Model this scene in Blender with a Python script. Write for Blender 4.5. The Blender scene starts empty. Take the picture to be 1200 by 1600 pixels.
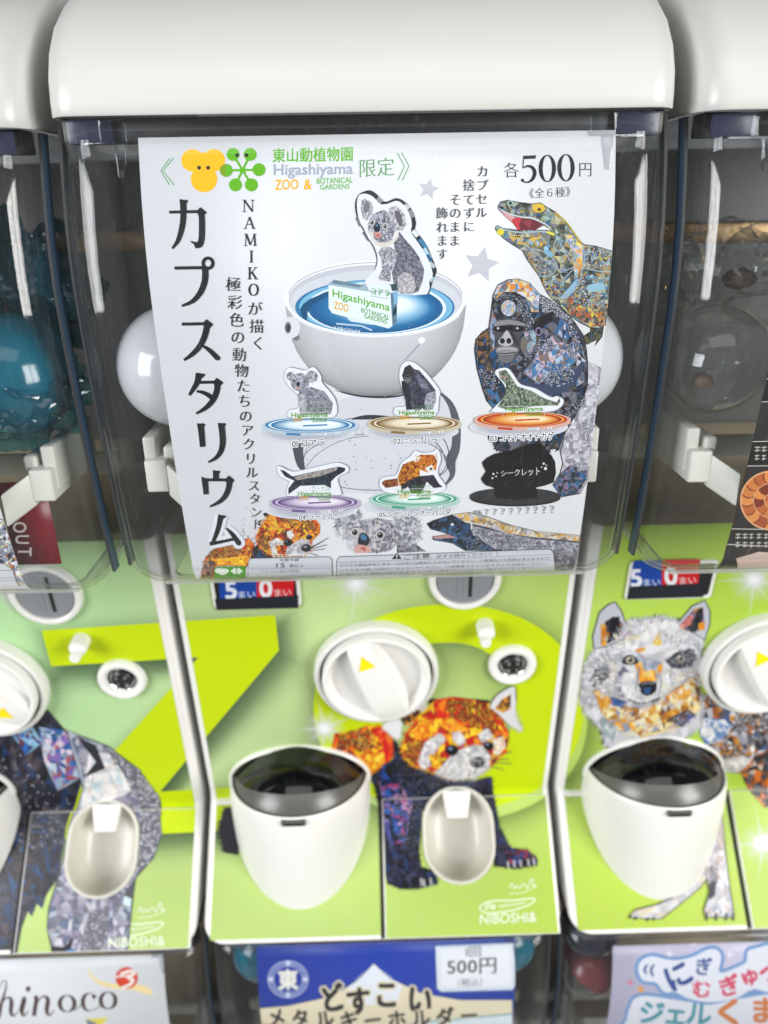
import bpy, bmesh, math, random
from mathutils import Vector, Matrix
from mathutils.geometry import tessellate_polygon, delaunay_2d_cdt

S = bpy.context.scene
COL = S.collection
R = math.radians
PI = math.pi

# ------------------------------------------------------------------ camera, world, lamps, exposure
CAM_Z = 1.25
CAM_PITCH, CAM_YAW, CAM_ROLL = 22.0, 0.85, -1.0
F_PX = 1200.0                                   # focal length for a frame 1200 wide
cam_data = bpy.data.cameras.new('camera')
cam = bpy.data.objects.new('camera', cam_data)
COL.objects.link(cam)
CAM_ROT = Matrix.Rotation(R(-CAM_YAW), 3, 'Z') @ Matrix.Rotation(R(90 - CAM_PITCH), 3, 'X') @ Matrix.Rotation(R(CAM_ROLL), 3, 'Z')
cam.matrix_world = Matrix.Translation((0, 0, CAM_Z)) @ CAM_ROT.to_4x4()
cam_data.sensor_fit = 'HORIZONTAL'
cam_data.sensor_width = 36.0
cam_data.lens = 36.0 * F_PX / 1200.0
cam_data.clip_start = 0.01
cam_data.clip_end = 50.0
cam_data.dof.use_dof = True
cam_data.dof.focus_distance = 0.385
cam_data.dof.aperture_fstop = 7.8
S.camera = cam
S.render.resolution_x, S.render.resolution_y = 768, 1024

world = bpy.data.worlds.new('World')
S.world = world
world.use_nodes = True
bg = world.node_tree.nodes['Background']
bg.inputs[0].default_value = (0.93, 0.97, 1.0, 1)
bg.inputs[1].default_value = 0.13

def area(name, loc, target, sx, sy, power, col):
    l = bpy.data.lights.new(name, 'AREA')
    l.shape = 'RECTANGLE'; l.size = sx; l.size_y = sy; l.energy = power; l.color = col
    o = bpy.data.objects.new(name, l); COL.objects.link(o)
    o.location = loc
    o.rotation_euler = (Vector(target) - Vector(loc)).to_track_quat('-Z', 'Y').to_euler()
    return o
for sx, x, y, w, c in ((1, 1.55, -0.85, 51, (1.0, 0.985, 0.955)), (-1, -1.62, -0.78, 46, (0.985, 0.99, 1.0))):
    t = (Vector((0.05 * sx, 0.45, 0)) - Vector((x, y, 0))).normalized(); u = Vector((-t.y, t.x, 0))
    for q in (-1, 1):                                # two panes of one window
        p = Vector((x, y, 1.50)) + u * q * 0.24
        area('window_light', p, p + Vector((t.x, t.y, -0.26)), 0.42, 1.2, w / 2, c)
area('ceiling_light', (0.0, -0.9, 2.75), (0, 0.4, 1.0), 1.8, 0.9, 9, (1.0, 0.985, 0.96))

S.view_settings.view_transform = 'Standard'
S.view_settings.look = 'None'
S.view_settings.exposure = 0.0
S.view_settings.gamma = 1.0
S.cycles.max_bounces = 10
S.cycles.transparent_max_bounces = 40
S.cycles.caustics_reflective = False
S.cycles.caustics_refractive = False
S.cycles.use_denoising = True

# ------------------------------------------------------------------ small helpers
def lin(c):
    if isinstance(c, str):
        c = c.lstrip('#'); c = tuple(int(c[i:i + 2], 16) for i in (0, 2, 4))
    out = []
    for v in c[:3]:
        v = v / 255.0
        out.append(v / 12.92 if v <= 0.04045 else ((v + 0.055) / 1.055) ** 2.4)
    return tuple(out)

def mat(name, base=(0.8, 0.8, 0.8), rough=0.4, metal=0.0, spec=0.5, coat=0.0, noise=0.0, nscale=40.0, bump=0.0, trans=0.0):
    m = bpy.data.materials.new(name); m.use_nodes = True
    nt = m.node_tree; b = nt.nodes['Principled BSDF']
    b.inputs['Base Color'].default_value = (*base, 1)
    b.inputs['Roughness'].default_value = rough
    b.inputs['Metallic'].default_value = metal
    b.inputs['Specular IOR Level'].default_value = spec
    b.inputs['Coat Weight'].default_value = coat
    b.inputs['Coat Roughness'].default_value = 0.08
    if noise or bump:
        tc = nt.nodes.new('ShaderNodeTexCoord')
        n = nt.nodes.new('ShaderNodeTexNoise'); n.inputs['Scale'].default_value = nscale; n.inputs['Detail'].default_value = 5
        nt.links.new(tc.outputs['Object'], n.inputs['Vector'])
        if noise:
            mx = nt.nodes.new('ShaderNodeMix'); mx.data_type = 'RGBA'
            mx.inputs[6].default_value = (*[c * (1 - noise) for c in base], 1)
            mx.inputs[7].default_value = (*[min(1, c * (1 + noise)) for c in base], 1)
            nt.links.new(n.outputs['Fac'], mx.inputs[0]); nt.links.new(mx.outputs[2], b.inputs['Base Color'])
        if bump:
            bp = nt.nodes.new('ShaderNodeBump'); bp.inputs['Strength'].default_value = bump; bp.inputs['Distance'].default_value = 0.001
            nt.links.new(n.outputs['Fac'], bp.inputs['Height']); nt.links.new(bp.outputs['Normal'], b.inputs['Normal'])
    return m

def clear_mat(name, tint=(0.97, 0.98, 0.985), edge=(0.90, 0.92, 0.925), ior=1.42, rough=0.045, scratch=True, haze=0.008):
    """clear plastic sheet: tinted transparency under a fresnel gloss, darker where one looks along the sheet"""
    m = bpy.data.materials.new(name); m.use_nodes = True
    nt = m.node_tree; nt.nodes.clear()
    out = nt.nodes.new('ShaderNodeOutputMaterial')
    tr = nt.nodes.new('ShaderNodeBsdfTransparent'); gl = nt.nodes.new('ShaderNodeBsdfGlossy')
    gl.inputs['Roughness'].default_value = rough
    lw = nt.nodes.new('ShaderNodeLayerWeight'); lw.inputs['Blend'].default_value = 0.5
    def mth(op, x, y):
        n = nt.nodes.new('ShaderNodeMath'); n.operation = op
        for i, v in enumerate((x, y)):
            if isinstance(v, (int, float)): n.inputs[i].default_value = v
            else: nt.links.new(v, n.inputs[i])
        return n.outputs[0]
    f0 = ((ior - 1) / (ior + 1)) ** 2
    fz = lw.outputs['Facing']
    mc = nt.nodes.new('ShaderNodeMix'); mc.data_type = 'RGBA'
    mc.inputs[6].default_value = (*tint, 1); mc.inputs[7].default_value = (*edge, 1)
    nt.links.new(mth('POWER', fz, 3.0), mc.inputs[0]); nt.links.new(mc.outputs[2], tr.inputs['Color'])
    fr = mth('ADD', mth('MULTIPLY', mth('POWER', fz, 5.0), 1 - f0), f0)          # Schlick reflectance
    mix = nt.nodes.new('ShaderNodeMixShader')
    nt.links.new(fr, mix.inputs[0]); nt.links.new(tr.outputs[0], mix.inputs[1]); nt.links.new(gl.outputs[0], mix.inputs[2])
    last = mix
    if scratch:
        tc = nt.nodes.new('ShaderNodeTexCoord')
        mp = nt.nodes.new('ShaderNodeMapping'); mp.inputs['Scale'].default_value = (90, 90, 12); mp.inputs['Rotation'].default_value = (0.3, 0.5, 0.2)
        n = nt.nodes.new('ShaderNodeTexNoise'); n.inputs['Scale'].default_value = 6; n.inputs['Detail'].default_value = 6; n.inputs['Roughness'].default_value = 0.7
        nt.links.new(tc.outputs['Object'], mp.inputs[0]); nt.links.new(mp.outputs[0], n.inputs['Vector'])
        cr = nt.nodes.new('ShaderNodeValToRGB')
        cr.color_ramp.elements[0].position = 0.56; cr.color_ramp.elements[0].color = (haze, haze, haze, 1)
        cr.color_ramp.elements[1].position = 0.80; cr.color_ramp.elements[1].color = (0.06 + haze, 0.06 + haze, 0.06 + haze, 1)
        nt.links.new(n.outputs['Fac'], cr.inputs[0])
        df = nt.nodes.new('ShaderNodeBsdfDiffuse'); df.inputs['Color'].default_value = (0.6, 0.6, 0.6, 1)
        m2 = nt.nodes.new('ShaderNodeMixShader')
        nt.links.new(cr.outputs[0], m2.inputs[0]); nt.links.new(mix.outputs[0], m2.inputs[1]); nt.links.new(df.outputs[0], m2.inputs[2])
        last = m2
    nt.links.new(last.outputs[0], out.inputs[0])
    return m

def ink_mat(name, gain=1.0, rough=0.35, alpha=False, spec=0.4):
    """printed ink: colour comes from the mesh's own colour attribute"""
    m = bpy.data.materials.new(name); m.use_nodes = True
    nt = m.node_tree; b = nt.nodes['Principled BSDF']
    a = nt.nodes.new('ShaderNodeVertexColor'); a.layer_name = 'Col'
    g = nt.nodes.new('ShaderNodeMix'); g.data_type = 'RGBA'; g.blend_type = 'MULTIPLY'; g.inputs[0].default_value = 1.0
    g.inputs[7].default_value = (gain, gain, gain, 1)
    nt.links.new(a.outputs['Color'], g.inputs[6]); nt.links.new(g.outputs[2], b.inputs['Base Color'])
    b.inputs['Roughness'].default_value = rough; b.inputs['Specular IOR Level'].default_value = spec
    if alpha:
        nt.links.new(a.outputs['Alpha'], b.inputs['Alpha'])
    return m

M = {
    'white': mat('white_plastic', (0.74, 0.735, 0.71), 0.28, spec=0.5, noise=0.015, nscale=60, bump=0.03),
    'cover': mat('white_cover_plastic', (0.55, 0.545, 0.53), 0.32, noise=0.02, nscale=25, bump=0.05),
    'cream': mat('cream_plastic', (0.62, 0.60, 0.52), 0.4, noise=0.03),
    'bracket': mat('milky_plastic', (0.66, 0.65, 0.59), 0.35),
    'dark': mat('dark_plastic', (0.012, 0.012, 0.013), 0.35),
    'gap': mat('black_rubber', (0.006, 0.006, 0.006), 0.7),
    'back': mat('dark_back_board', (0.085, 0.082, 0.076), 0.30, noise=0.5, nscale=9),
    'gold_reflection': mat('aged_brass', (0.42, 0.27, 0.13), 0.30, metal=0.9, noise=0.3, nscale=90, bump=0.5),
    'tray': mat('brown_tray', (0.46, 0.38, 0.26), 0.22, noise=0.35, nscale=16),
    'strip_in': mat('grey_edge_plastic', (0.045, 0.047, 0.050), 0.35),
    'navy': mat('navy_plastic', (0.035, 0.040, 0.075), 0.25),
    'blue': mat('steel_blue_plastic', (0.050, 0.088, 0.140), 0.35),
    'metal': mat('brushed_grey_metal', (0.36, 0.39, 0.42), 0.38, metal=0.6),
    'chrome': mat('chrome', (0.75, 0.75, 0.75), 0.12, metal=1.0),
    'smoke': mat('smoked_plastic', (0.0025, 0.003, 0.0035), 0.07, spec=0.6),
    'greyrim': mat('grey_smoked_rim', (0.10, 0.097, 0.09), 0.3, spec=0.6),
    'yellow': mat('yellow_print', lin('f0d800'), 0.4),
    'clear': clear_mat('clear_case_plastic'),
    'clip': clear_mat('clear_clip_plastic', (0.86, 0.88, 0.9), (0.35, 0.37, 0.4), 1.6, 0.05, False),
    'rim': clear_mat('frosted_case_rim', (0.92, 0.94, 0.90), (0.85, 0.88, 0.82), 1.5, 0.1, True, 0.40),
    'tealcase': clear_mat('teal_case_plastic', (0.80, 0.95, 1.0), (0.25, 0.45, 0.55)),
    'ink': ink_mat('printed_ink'),
    'ink_panel': ink_mat('printed_panel_film', 0.86, 0.3),
    'ink_soft': ink_mat('printed_soft_ink', 0.86, 0.3, True),
    'floor': mat('grey_floor', (0.25, 0.24, 0.22), 0.5, noise=0.1, nscale=3),
}

def link(name, me, m=None, parent=None, loc=(0, 0, 0)):
    o = bpy.data.objects.new(name, me); COL.objects.link(o)
    if m is not None:
        for x in (m if isinstance(m, (list, tuple)) else [m]):
            me.materials.append(x)
    if parent is not None: o.parent = parent
    o.location = loc
    return o

def bm_obj(name, bm, m, parent=None, smooth=True, angle=35, loc=(0, 0, 0)):
    me = bpy.data.meshes.new(name)
    bmesh.ops.recalc_face_normals(bm, faces=bm.faces)
    if smooth:
        for f in bm.faces: f.smooth = True
        for e in bm.edges:
            if len(e.link_faces) == 2 and e.calc_face_angle(0) > R(angle): e.smooth = False
    bm.to_mesh(me); bm.free()
    return link(name, me, m, parent, loc)

def thing(name, loc, label, cat, group=None):
    o = bpy.data.objects.new(name, None); COL.objects.link(o)
    o.empty_display_size = 0.02
    o.location = loc; tag(o, label, cat, group)
    return o

def tag(o, label, cat, group=None):
    o['label'] = label; o['category'] = cat
    if group: o['group'] = group

def grid(rows, close=False, cap=False):
    """bmesh from a list of equal-length rows of points"""
    bm = bmesh.new()
    vs = [[bm.verts.new(p) for p in r] for r in rows]
    n = len(rows[0])
    for j in range(len(rows) - 1):
        for i in range(n if close else n - 1):
            k = (i + 1) % n
            q = [vs[j][i], vs[j][k], vs[j + 1][k], vs[j + 1][i]]
            try: bm.faces.new(q)
            except ValueError: pass
    if cap:
        for r in (vs[0], vs[-1]):
            try: bm.faces.new(r)
            except ValueError: pass
    return bm

def lathe(prof, n=48, axis='Y', c=(0, 0, 0)):
    """prof: (r, d) pairs; axis Y: d runs towards the viewer (-Y)"""
    rows = []
    for r, d in prof:
        r = max(r, 1e-5)
        row = []
        for i in range(n):
            a = 2 * PI * i / n
            if axis == 'Y': row.append((c[0] + r * math.cos(a), c[1] - d, c[2] + r * math.sin(a)))
            else: row.append((c[0] + r * math.cos(a), c[1] + r * math.sin(a), c[2] + d))
        rows.append(row)
    bm = grid(rows, close=True)
    bmesh.ops.remove_doubles(bm, verts=bm.verts, dist=2e-6)
    return bm

def box(bm, lo, hi, rot=None, c=None):
    vs = [bm.verts.new((x, y, z)) for x in (lo[0], hi[0]) for y in (lo[1], hi[1]) for z in (lo[2], hi[2])]
    for q in ((0, 1, 3, 2), (4, 6, 7, 5), (0, 4, 5, 1), (2, 3, 7, 6), (0, 2, 6, 4), (1, 5, 7, 3)):
        bm.faces.new([vs[i] for i in q])
    return vs

def bevel(bm, w, seg=3):
    bmesh.ops.bevel(bm, geom=[e for e in bm.edges], offset=w, segments=seg, profile=0.5, affect='EDGES', clamp_overlap=True)

# ------------------------------------------------------------------ where a sight line meets a real sheet
CAM_O = Vector((0, 0, CAM_Z))
def ray(px, py):
    d = CAM_ROT @ Vector(((px - 600.0) / F_PX, -(py - 800.0) / F_PX, -1.0))
    return CAM_O, d
def on_plane_y(px, py, y):
    o, d = ray(px, py); t = (y - o.y) / d.y
    return o + d * t
def project(p):
    q = CAM_ROT.transposed() @ (Vector(p) - CAM_O)
    return (600 + F_PX * q.x / -q.z, 800 - F_PX * q.y / -q.z)
# ------------------------------------------------------------------ profiles shared by every machine (centre machine, world Y and Z)
HW = 0.1465                       # half width of the body
RC = 0.007                        # its corner radius
FLAT = HW - RC
CASE_TOP, CASE_BOT = 1.2870, 1.0405
HC = 0.1440                       # half width of the clear case
_CF = [(1.30, 0.3955), (1.285, 0.3905), (1.25, 0.3815), (1.2164, 0.3772), (1.17, 0.3790), (1.1196, 0.3835), (1.0815, 0.3885), (1.055, 0.3940), (1.03, 0.400)]
def case_front(z):                # the clear front is bowed
    if z >= _CF[0][0]: return _CF[0][1]
    for k in range(len(_CF) - 1):
        a, b = _CF[k], _CF[k + 1]
        if a[0] >= z >= b[0]:
            p = _CF[max(k - 1, 0)][1]; q = _CF[min(k + 2, len(_CF) - 1)][1]
            t = (a[0] - z) / (a[0] - b[0])
            m0 = (b[1] - p) / 2 if k else (b[1] - a[1]); m1 = (q - a[1]) / 2 if k < len(_CF) - 2 else (b[1] - a[1])
            return (2 * t**3 - 3 * t**2 + 1) * a[1] + (t**3 - 2 * t**2 + t) * m0 + (3 * t**2 - 2 * t**3) * b[1] + (t**3 - t**2) * m1
    return _CF[-1][1]

def arc_pts(p, a0, a1, r, n, cy, cz):
    return [(cy + r * math.sin(a0 + (a1 - a0) * i / n) * -1 if False else cy - r * math.cos(a0 + (a1 - a0) * i / n), cz - r * math.sin(a0 + (a1 - a0) * i / n)) for i in range(n + 1)]

# control panel: leaning upper face, soft bend, 45 degree lower face
P_TOP, P_BEND, P_LOW = (0.4880, 1.0402), (0.5235, 0.7763), (0.4485, 0.6946)
def panel_profile(off=0.0, lower_only=False):
    def nrm(a, b):
        t = Vector((b[0] - a[0], b[1] - a[1])).normalized(); return Vector((t.y, -t.x))
    n1, n2 = nrm(P_TOP, P_BEND), nrm(P_BEND, P_LOW)
    pts = []
    if not lower_only:
        pts.append(tuple(Vector(P_TOP) + n1 * off))
        k = 7
        b = Vector(P_BEND); u = (Vector(P_TOP) - b).normalized(); v = (Vector(P_LOW) - b).normalized()
        a0, a1 = b + u * 0.006, b + v * 0.006
        for i in range(k + 1):
            t = i / k
            p = a0 * (1 - t) ** 2 + b * 2 * t * (1 - t) + a1 * t * t
            n = (n1 * (1 - t) + n2 * t).normalized()
            pts.append(tuple(p + n * off))
    else:
        b = Vector(P_BEND); v = (Vector(P_LOW) - b).normalized()
        pts.append(tuple(b + v * 0.004 + n2 * off))
    pts.append(tuple(Vector(P_LOW) + n2 * off))
    return pts
N_LOW = Vector((0, (P_LOW[1] - P_BEND[1]), -(P_LOW[0] - P_BEND[0]))).normalized()     # normal of the lower face
T_LOW = Vector((0, P_LOW[0] - P_BEND[0], P_LOW[1] - P_BEND[1])).normalized()
N_UP = Vector((0, (P_BEND[1] - P_TOP[1]), -(P_BEND[0] - P_TOP[0]))).normalized()
T_UP = Vector((0, P_BEND[0] - P_TOP[0], P_BEND[1] - P_TOP[1])).normalized()
def up_pt(z, x=0.0, h=0.0):
    t = (P_TOP[1] - z) / (P_TOP[1] - P_BEND[1])
    return Vector((x, P_TOP[0] + t * (P_BEND[0] - P_TOP[0]), z)) + N_UP * h
def plane_hit(px, py, p0, n):
    o, d = ray(px, py); t = (p0 - o).dot(n) / d.dot(n); return o + d * t
def up_hit(px, py): return plane_hit(px, py, Vector((0, *P_TOP)), N_UP)
def low_hit(px, py): return plane_hit(px, py, Vector((0, *P_LOW)), N_LOW)

BASE = Vector((0, 0.60, 0.690))
def part(name, bm, m, parent, **k):
    bmesh.ops.translate(bm, verts=bm.verts, vec=-BASE)
    return bm_obj(name, bm, m, parent, **k)

def frame_bm(prof_rows):
    """lathe-like rings are made round Y; turn them so that they face along a sheet normal"""
    pass
def faced(bm, pos, n):
    """turn a shape built facing -Y at the origin so it faces n and stands at pos"""
    q = Vector((0, -1, 0)).rotation_difference(n)
    bmesh.ops.transform(bm, matrix=Matrix.Translation(pos) @ q.to_matrix().to_4x4(), verts=bm.verts)
    return bm

def stadium(w, h, n=10):
    """outline (x, z) of an upright stadium w wide, h high"""
    r = w / 2; out = []
    for i in range(n + 1):
        a = PI * i / n; out.append((r * math.cos(a), h / 2 - r + r * math.sin(a)))
    for i in range(n + 1):
        a = PI + PI * i / n; out.append((r * math.cos(a), -h / 2 + r + r * math.sin(a)))
    return out

def boolean_cut(bm, cutter):
    a = bpy.data.objects.new('tmp_a', bpy.data.meshes.new('tmp_a')); b = bpy.data.objects.new('tmp_b', bpy.data.meshes.new('tmp_b'))
    for o, x in ((a, bm), (b, cutter)):
        bmesh.ops.recalc_face_normals(x, faces=x.faces)
        x.to_mesh(o.data); x.free(); COL.objects.link(o)
    md = a.modifiers.new('cut', 'BOOLEAN'); md.object = b; md.operation = 'DIFFERENCE'; md.solver = 'EXACT'
    me = bpy.data.meshes.new_from_object(a.evaluated_get(bpy.context.evaluated_depsgraph_get()))
    out = bmesh.new(); out.from_mesh(me)
    for o in (a, b):
        d = o.data; bpy.data.objects.remove(o); bpy.data.meshes.remove(d)
    bpy.data.meshes.remove(me)
    return out

CUP_C = low_hit(716, 1303)        # centre of the coin return cup on the lower face
CUP_W, CUP_H = 0.0565, 0.0735
CHUTE = dict(x=-0.0672, y=0.5200, r=0.0578, ey=1.0)
DIAL_C = up_hit(588, 1046)
SLOT_C = up_hit(726, 902)
PORT_C = up_hit(800, 1036)
KNOB_C = up_hit(757, 976)
DISP_C = up_hit(400, 917)

def rounded_row(hw, r, y_front, z, y_back, n=6):
    """one horizontal row: back left, side, rounded corner, front, corner, side, back right"""
    row = [(-hw, y_back, z)]
    for i in range(n + 1):
        a = PI / 2 * i / n
        row.append((-hw + r - r * math.cos(a), y_front + r - r * math.sin(a), z))
    for i in range(n + 1):
        a = PI / 2 * (1 - i / n)
        row.append((hw - r + r * math.cos(a), y_front + r - r * math.sin(a), z))
    row.append((hw, y_back, z))
    return row

def build_cover(root):
    prof = [(0.3960, 1.2892), (0.3912, 1.2880), (0.3906, 1.2887), (0.3909, 1.2945), (0.3930, 1.3040), (0.3990, 1.3150), (0.4100, 1.3270),
            (0.4250, 1.3385), (0.4450, 1.3500), (0.4850, 1.3620), (0.5500, 1.3740), (0.6400, 1.3800), (0.74, 1.3800)]
    rows = []
    for k, (y, z) in enumerate(prof):
        hw = 0.1448 - (max(0, z - 1.325) * 0.10)
        rows.append(rounded_row(hw, 0.014, y, z, 0.75, 7))
    bm = grid(rows)
    return part('top_cover', bm, M['cover'], root, angle=50)

def build_case(root, m):
    rows = []
    r = 0.022
    zs = [CASE_TOP - i * (CASE_TOP - CASE_BOT - r) / 14 for i in range(15)]
    for z in zs: rows.append((0.0, z))
    for i in range(1, 11):
        a = PI / 2 * i / 10
        rows.append((r - r * math.cos(a), CASE_BOT + r - r * math.sin(a)))
    rr = []
    for ins, z in rows:
        hw = HC - ins
        rr.append(rounded_row(hw, max(0.021 - ins * 0.55, 0.008), case_front(z) + ins, z, 0.638, 8))
    bm = grid(rr)
    o = part('clear_case', bm, m, root, angle=60)
    # floor of the case, back to the panel
    s = o.modifiers.new('thick', 'SOLIDIFY'); s.thickness = 0.0024; s.offset = -1 if True else 1
    return o

def build_case_lip(root):
    """thick moulded rim along the lower front edge and up the inner corner"""
    bm = bmesh.new()
    z0 = CASE_BOT + 0.0026
    rows = []
    for t in range(9):
        a = 2 * PI * t / 8
        rows.append([(x, y + 0.0016 * math.cos(a), z + 0.0014 * math.sin(a)) for x, y, z in
                     [(-0.1240, case_front(CASE_BOT) + 0.0120, z0), (0.1240, case_front(CASE_BOT) + 0.0120, z0)]])
    b2 = grid(rows)
    bm.free()
    return part('case_rim', b2, M['rim'], root)

def build_machine():
    root = thing('capsule_machine', BASE, 'x', 'x')
    build_cover(root)
    build_case(root, M['clear'])
    build_case_lip(root)
    # dark moulded rail under the cover, behind the clear front
    bm = bmesh.new(); box(bm, (-0.1405, 0.4005, 1.2775), (0.1405, 0.4150, 1.2880)); bevel(bm, 0.001, 2)
    part('case_rail', bm, M['dark'], root)
    bm = bmesh.new(); box(bm, (-0.1300, 0.3938, 1.2755), (0.1300, 0.3958, 1.2778)); bevel(bm, 0.0006, 2)
    part('rail_lip', bm, M['clip'], root)
    for s in (-1, 1):
        bm = bmesh.new(); box(bm, (s * 0.1270 - 0.0105, 0.3970, 1.2768), (s * 0.1270 + 0.0105, 0.4000, 1.2870)); bevel(bm, 0.0008, 2)
        part('corner_block', bm, M['navy'], root)
        b = bm_clip(s * 0.1125)
        part('poster_clip', b, M['clip'], root)
        # added strip: blue and dark refraction at the case corner put into colour
        rows = []
        for z in [CASE_TOP - i * (CASE_TOP - CASE_BOT - 0.012) / 10 for i in range(11)]:
            x = s * (HC + 0.0010)
            y = case_front(z) + 0.0190
            rows.append([(x - s * 0.0008, y, z), (x + s * 0.0008, y, z), (x + s * 0.0008, y + 0.0085, z), (x - s * 0.0008, y + 0.0085, z)])
        b_ = grid(rows, close=True, cap=True); bmesh.ops.recalc_face_normals(b_, faces=b_.faces)
        for f in b_.faces: f.material_index = 0 if f.normal.x * s > 0.5 else 1
        part('side_strip', b_, [M['blue'], M['strip_in']], root)
    # inside: back board, tray, ledge and two milky brackets
    bm = bmesh.new(); box(bm, (-0.1425, 0.640, 1.046), (0.1425, 0.652, 1.285)); part('back_board', bm, M['back'], root)
    bm = bmesh.new(); box(bm, (-0.1420, 0.634, 1.2170), (0.1420, 0.6395, 1.2330)); bevel(bm, 0.0020, 3); part('brass_strip', bm, M['gold_reflection'], root)  # added bar, its metal colour imitates golden reflections inside the case
    rows = []
    for y, z in ((0.4883, 1.0406), (0.5080, 1.0440), (0.545, 1.0480), (0.557, 1.0555), (0.600, 1.0570), (0.612, 1.066), (0.637, 1.070)):
        rows.append([(-0.1375, y, z), (0.1375, y, z)])
    part('tray', grid(rows), M['tray'], root)
    bm = bmesh.new(); box(bm, (-0.1385, 0.470, 1.0950), (0.1385, 0.474, 1.1090)); bevel(bm, 0.001, 2)
    part('display_rail', bm, M['cream'], root)
    for s in (-1, 1):
        def add(bm, lo, hi, bv, fn=None):
            b2 = bmesh.new(); box(b2, (min(s * lo[0], s * hi[0]), lo[1], lo[2]), (max(s * lo[0], s * hi[0]), hi[1], hi[2]))
            if fn:
                for v in b2.verts: fn(v)
            bevel(b2, bv)
            me = bpy.data.meshes.new('t'); b2.to_mesh(me); b2.free(); bm.from_mesh(me); bpy.data.meshes.remove(me)
        bm = bmesh.new()
        add(bm, (0.1120, 0.4000, 1.1030), (0.1245, 0.4700, 1.1215), 0.0014)          # block under the capsule
        add(bm, (0.1180, 0.4060, 1.1080), (0.1256, 0.4700, 1.1330), 0.0014)          # stop on its outer side
        add(bm, (0.1075, 0.4060, 1.1180), (0.1150, 0.4300, 1.1275), 0.0020)
        def wing(v):
            if abs(v.co.x) < 0.105: v.co.y -= 0.010; v.co.z -= 0.009
        add(bm, (0.0990, 0.4010, 1.1005), (0.1130, 0.4070, 1.1195), 0.0012, wing)
        part('bracket', bm, M['bracket'], root)
    # body with the bent control face
    prof = panel_profile()
    rows = []
    for k, (y, z) in enumerate(prof[:-1]):
        rows.append(rounded_row(HW, RC, y, z, 0.745, 6))
    yl, zl = prof[-1]; yp, zp = prof[-2]
    L = math.hypot(yl - yp, zl - zp)
    rb = 0.012
    for i in range(0, 9):
        a = PI / 2 * i / 8
        d = rb - rb * math.sin(a)
        ins = rb - rb * math.cos(a)
        t = 1 - d / L
        rows.append(rounded_row(HW - ins * 0.9, RC, yp + (yl - yp) * t, zp + (zl - zp) * t, 0.745, 6))
    rows.append(rounded_row(HW - rb * 0.9, RC, yl + 0.004, zl - 0.0015, 0.745, 6))
    rows.append([(x, 0.745, zl - 0.002) for x, y, z in rows[-1]])
    bm = grid(rows)
    # close top
    top = [v for v in bm.verts if abs(v.co.z - prof[0][1]) < 1e-6]
    bmesh.ops.contextual_create(bm, geom=top)
    be = [e for e in bm.edges if len(e.link_faces) == 1]
    bmesh.ops.contextual_create(bm, geom=be)
    cut = grid([[tuple(CUP_C + Vector((x * 1.03, 0, 0)) - T_LOW * z * 1.03 + N_LOW * h) for x, z in stadium(CUP_W, CUP_H)] for h in (-0.0235, 0.02)], close=True, cap=True)
    bm = boolean_cut(bm, cut)
    part('body', bm, M['white'], root, angle=40)
    # coin door: right half of the lower face, a few millimetres proud, with an opening for the cup
    bm = bmesh.new()
    top = Vector((0, *P_BEND)) + T_LOW * 0.004; bot = Vector((0, *P_LOW)) - T_LOW * 0.0005
    vs = []
    for x, p in ((0.0015, top), (FLAT + 0.0045, top), (FLAT + 0.0045, bot), (0.0015, bot)):
        vs.append([bm.verts.new(Vector((x, 0, 0)) + p + N_LOW * h) for h in (0.0004, 0.0030)])
    for i in range(4):
        k = (i + 1) % 4; bm.faces.new([vs[i][0], vs[k][0], vs[k][1], vs[i][1]])
    bm.faces.new([v[1] for v in vs]); bm.faces.new([v[0] for v in vs][::-1])
    bevel(bm, 0.0009, 2)
    cut = grid([[tuple(CUP_C + Vector((x, 0, 0)) - T_LOW * z + N_LOW * h) for x, z in stadium(CUP_W, CUP_H)] for h in (-0.01, 0.02)], close=True, cap=True)
    bm = boolean_cut(bm, cut)
    part('coin_door', bm, M['white'], root, angle=40)
    bm = bmesh.new()
    box(bm, (-0.0016, 0, 0), (0.0010, 0.001, 0.1))
    for v in bm.verts:
        s = v.co.z / 0.1; h = 0.0006 if v.co.y < 0.0005 else 0.0001
        p = top * (1 - s) + bot * s + N_LOW * h; v.co = Vector((v.co.x, p.y, p.z))
    part('door_gap', bm, M['gap'], root, smooth=False)
    build_cup(root); build_chute(root); build_controls(root)
    return root

def bm_clip(x):
    bm = bmesh.new(); box(bm, (x - 0.0016, 0.3885, 1.2620), (x + 0.0016, 0.3915, 1.2765))
    for v in bm.verts:
        if v.co.z > 1.27:
            v.co.y += 0.003; v.co.x += -0.001 if v.co.x < x else 0.001
    bevel(bm, 0.0006, 2)
    b2 = bmesh.new(); box(b2, (x - 0.0085, 0.3918, 1.2768), (x + 0.0035, 0.3934, 1.2865)); bevel(b2, 0.0005, 2)
    me = bpy.data.meshes.new('t'); b2.to_mesh(me); b2.free(); bm.from_mesh(me); bpy.data.meshes.remove(me)
    return bm

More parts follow.
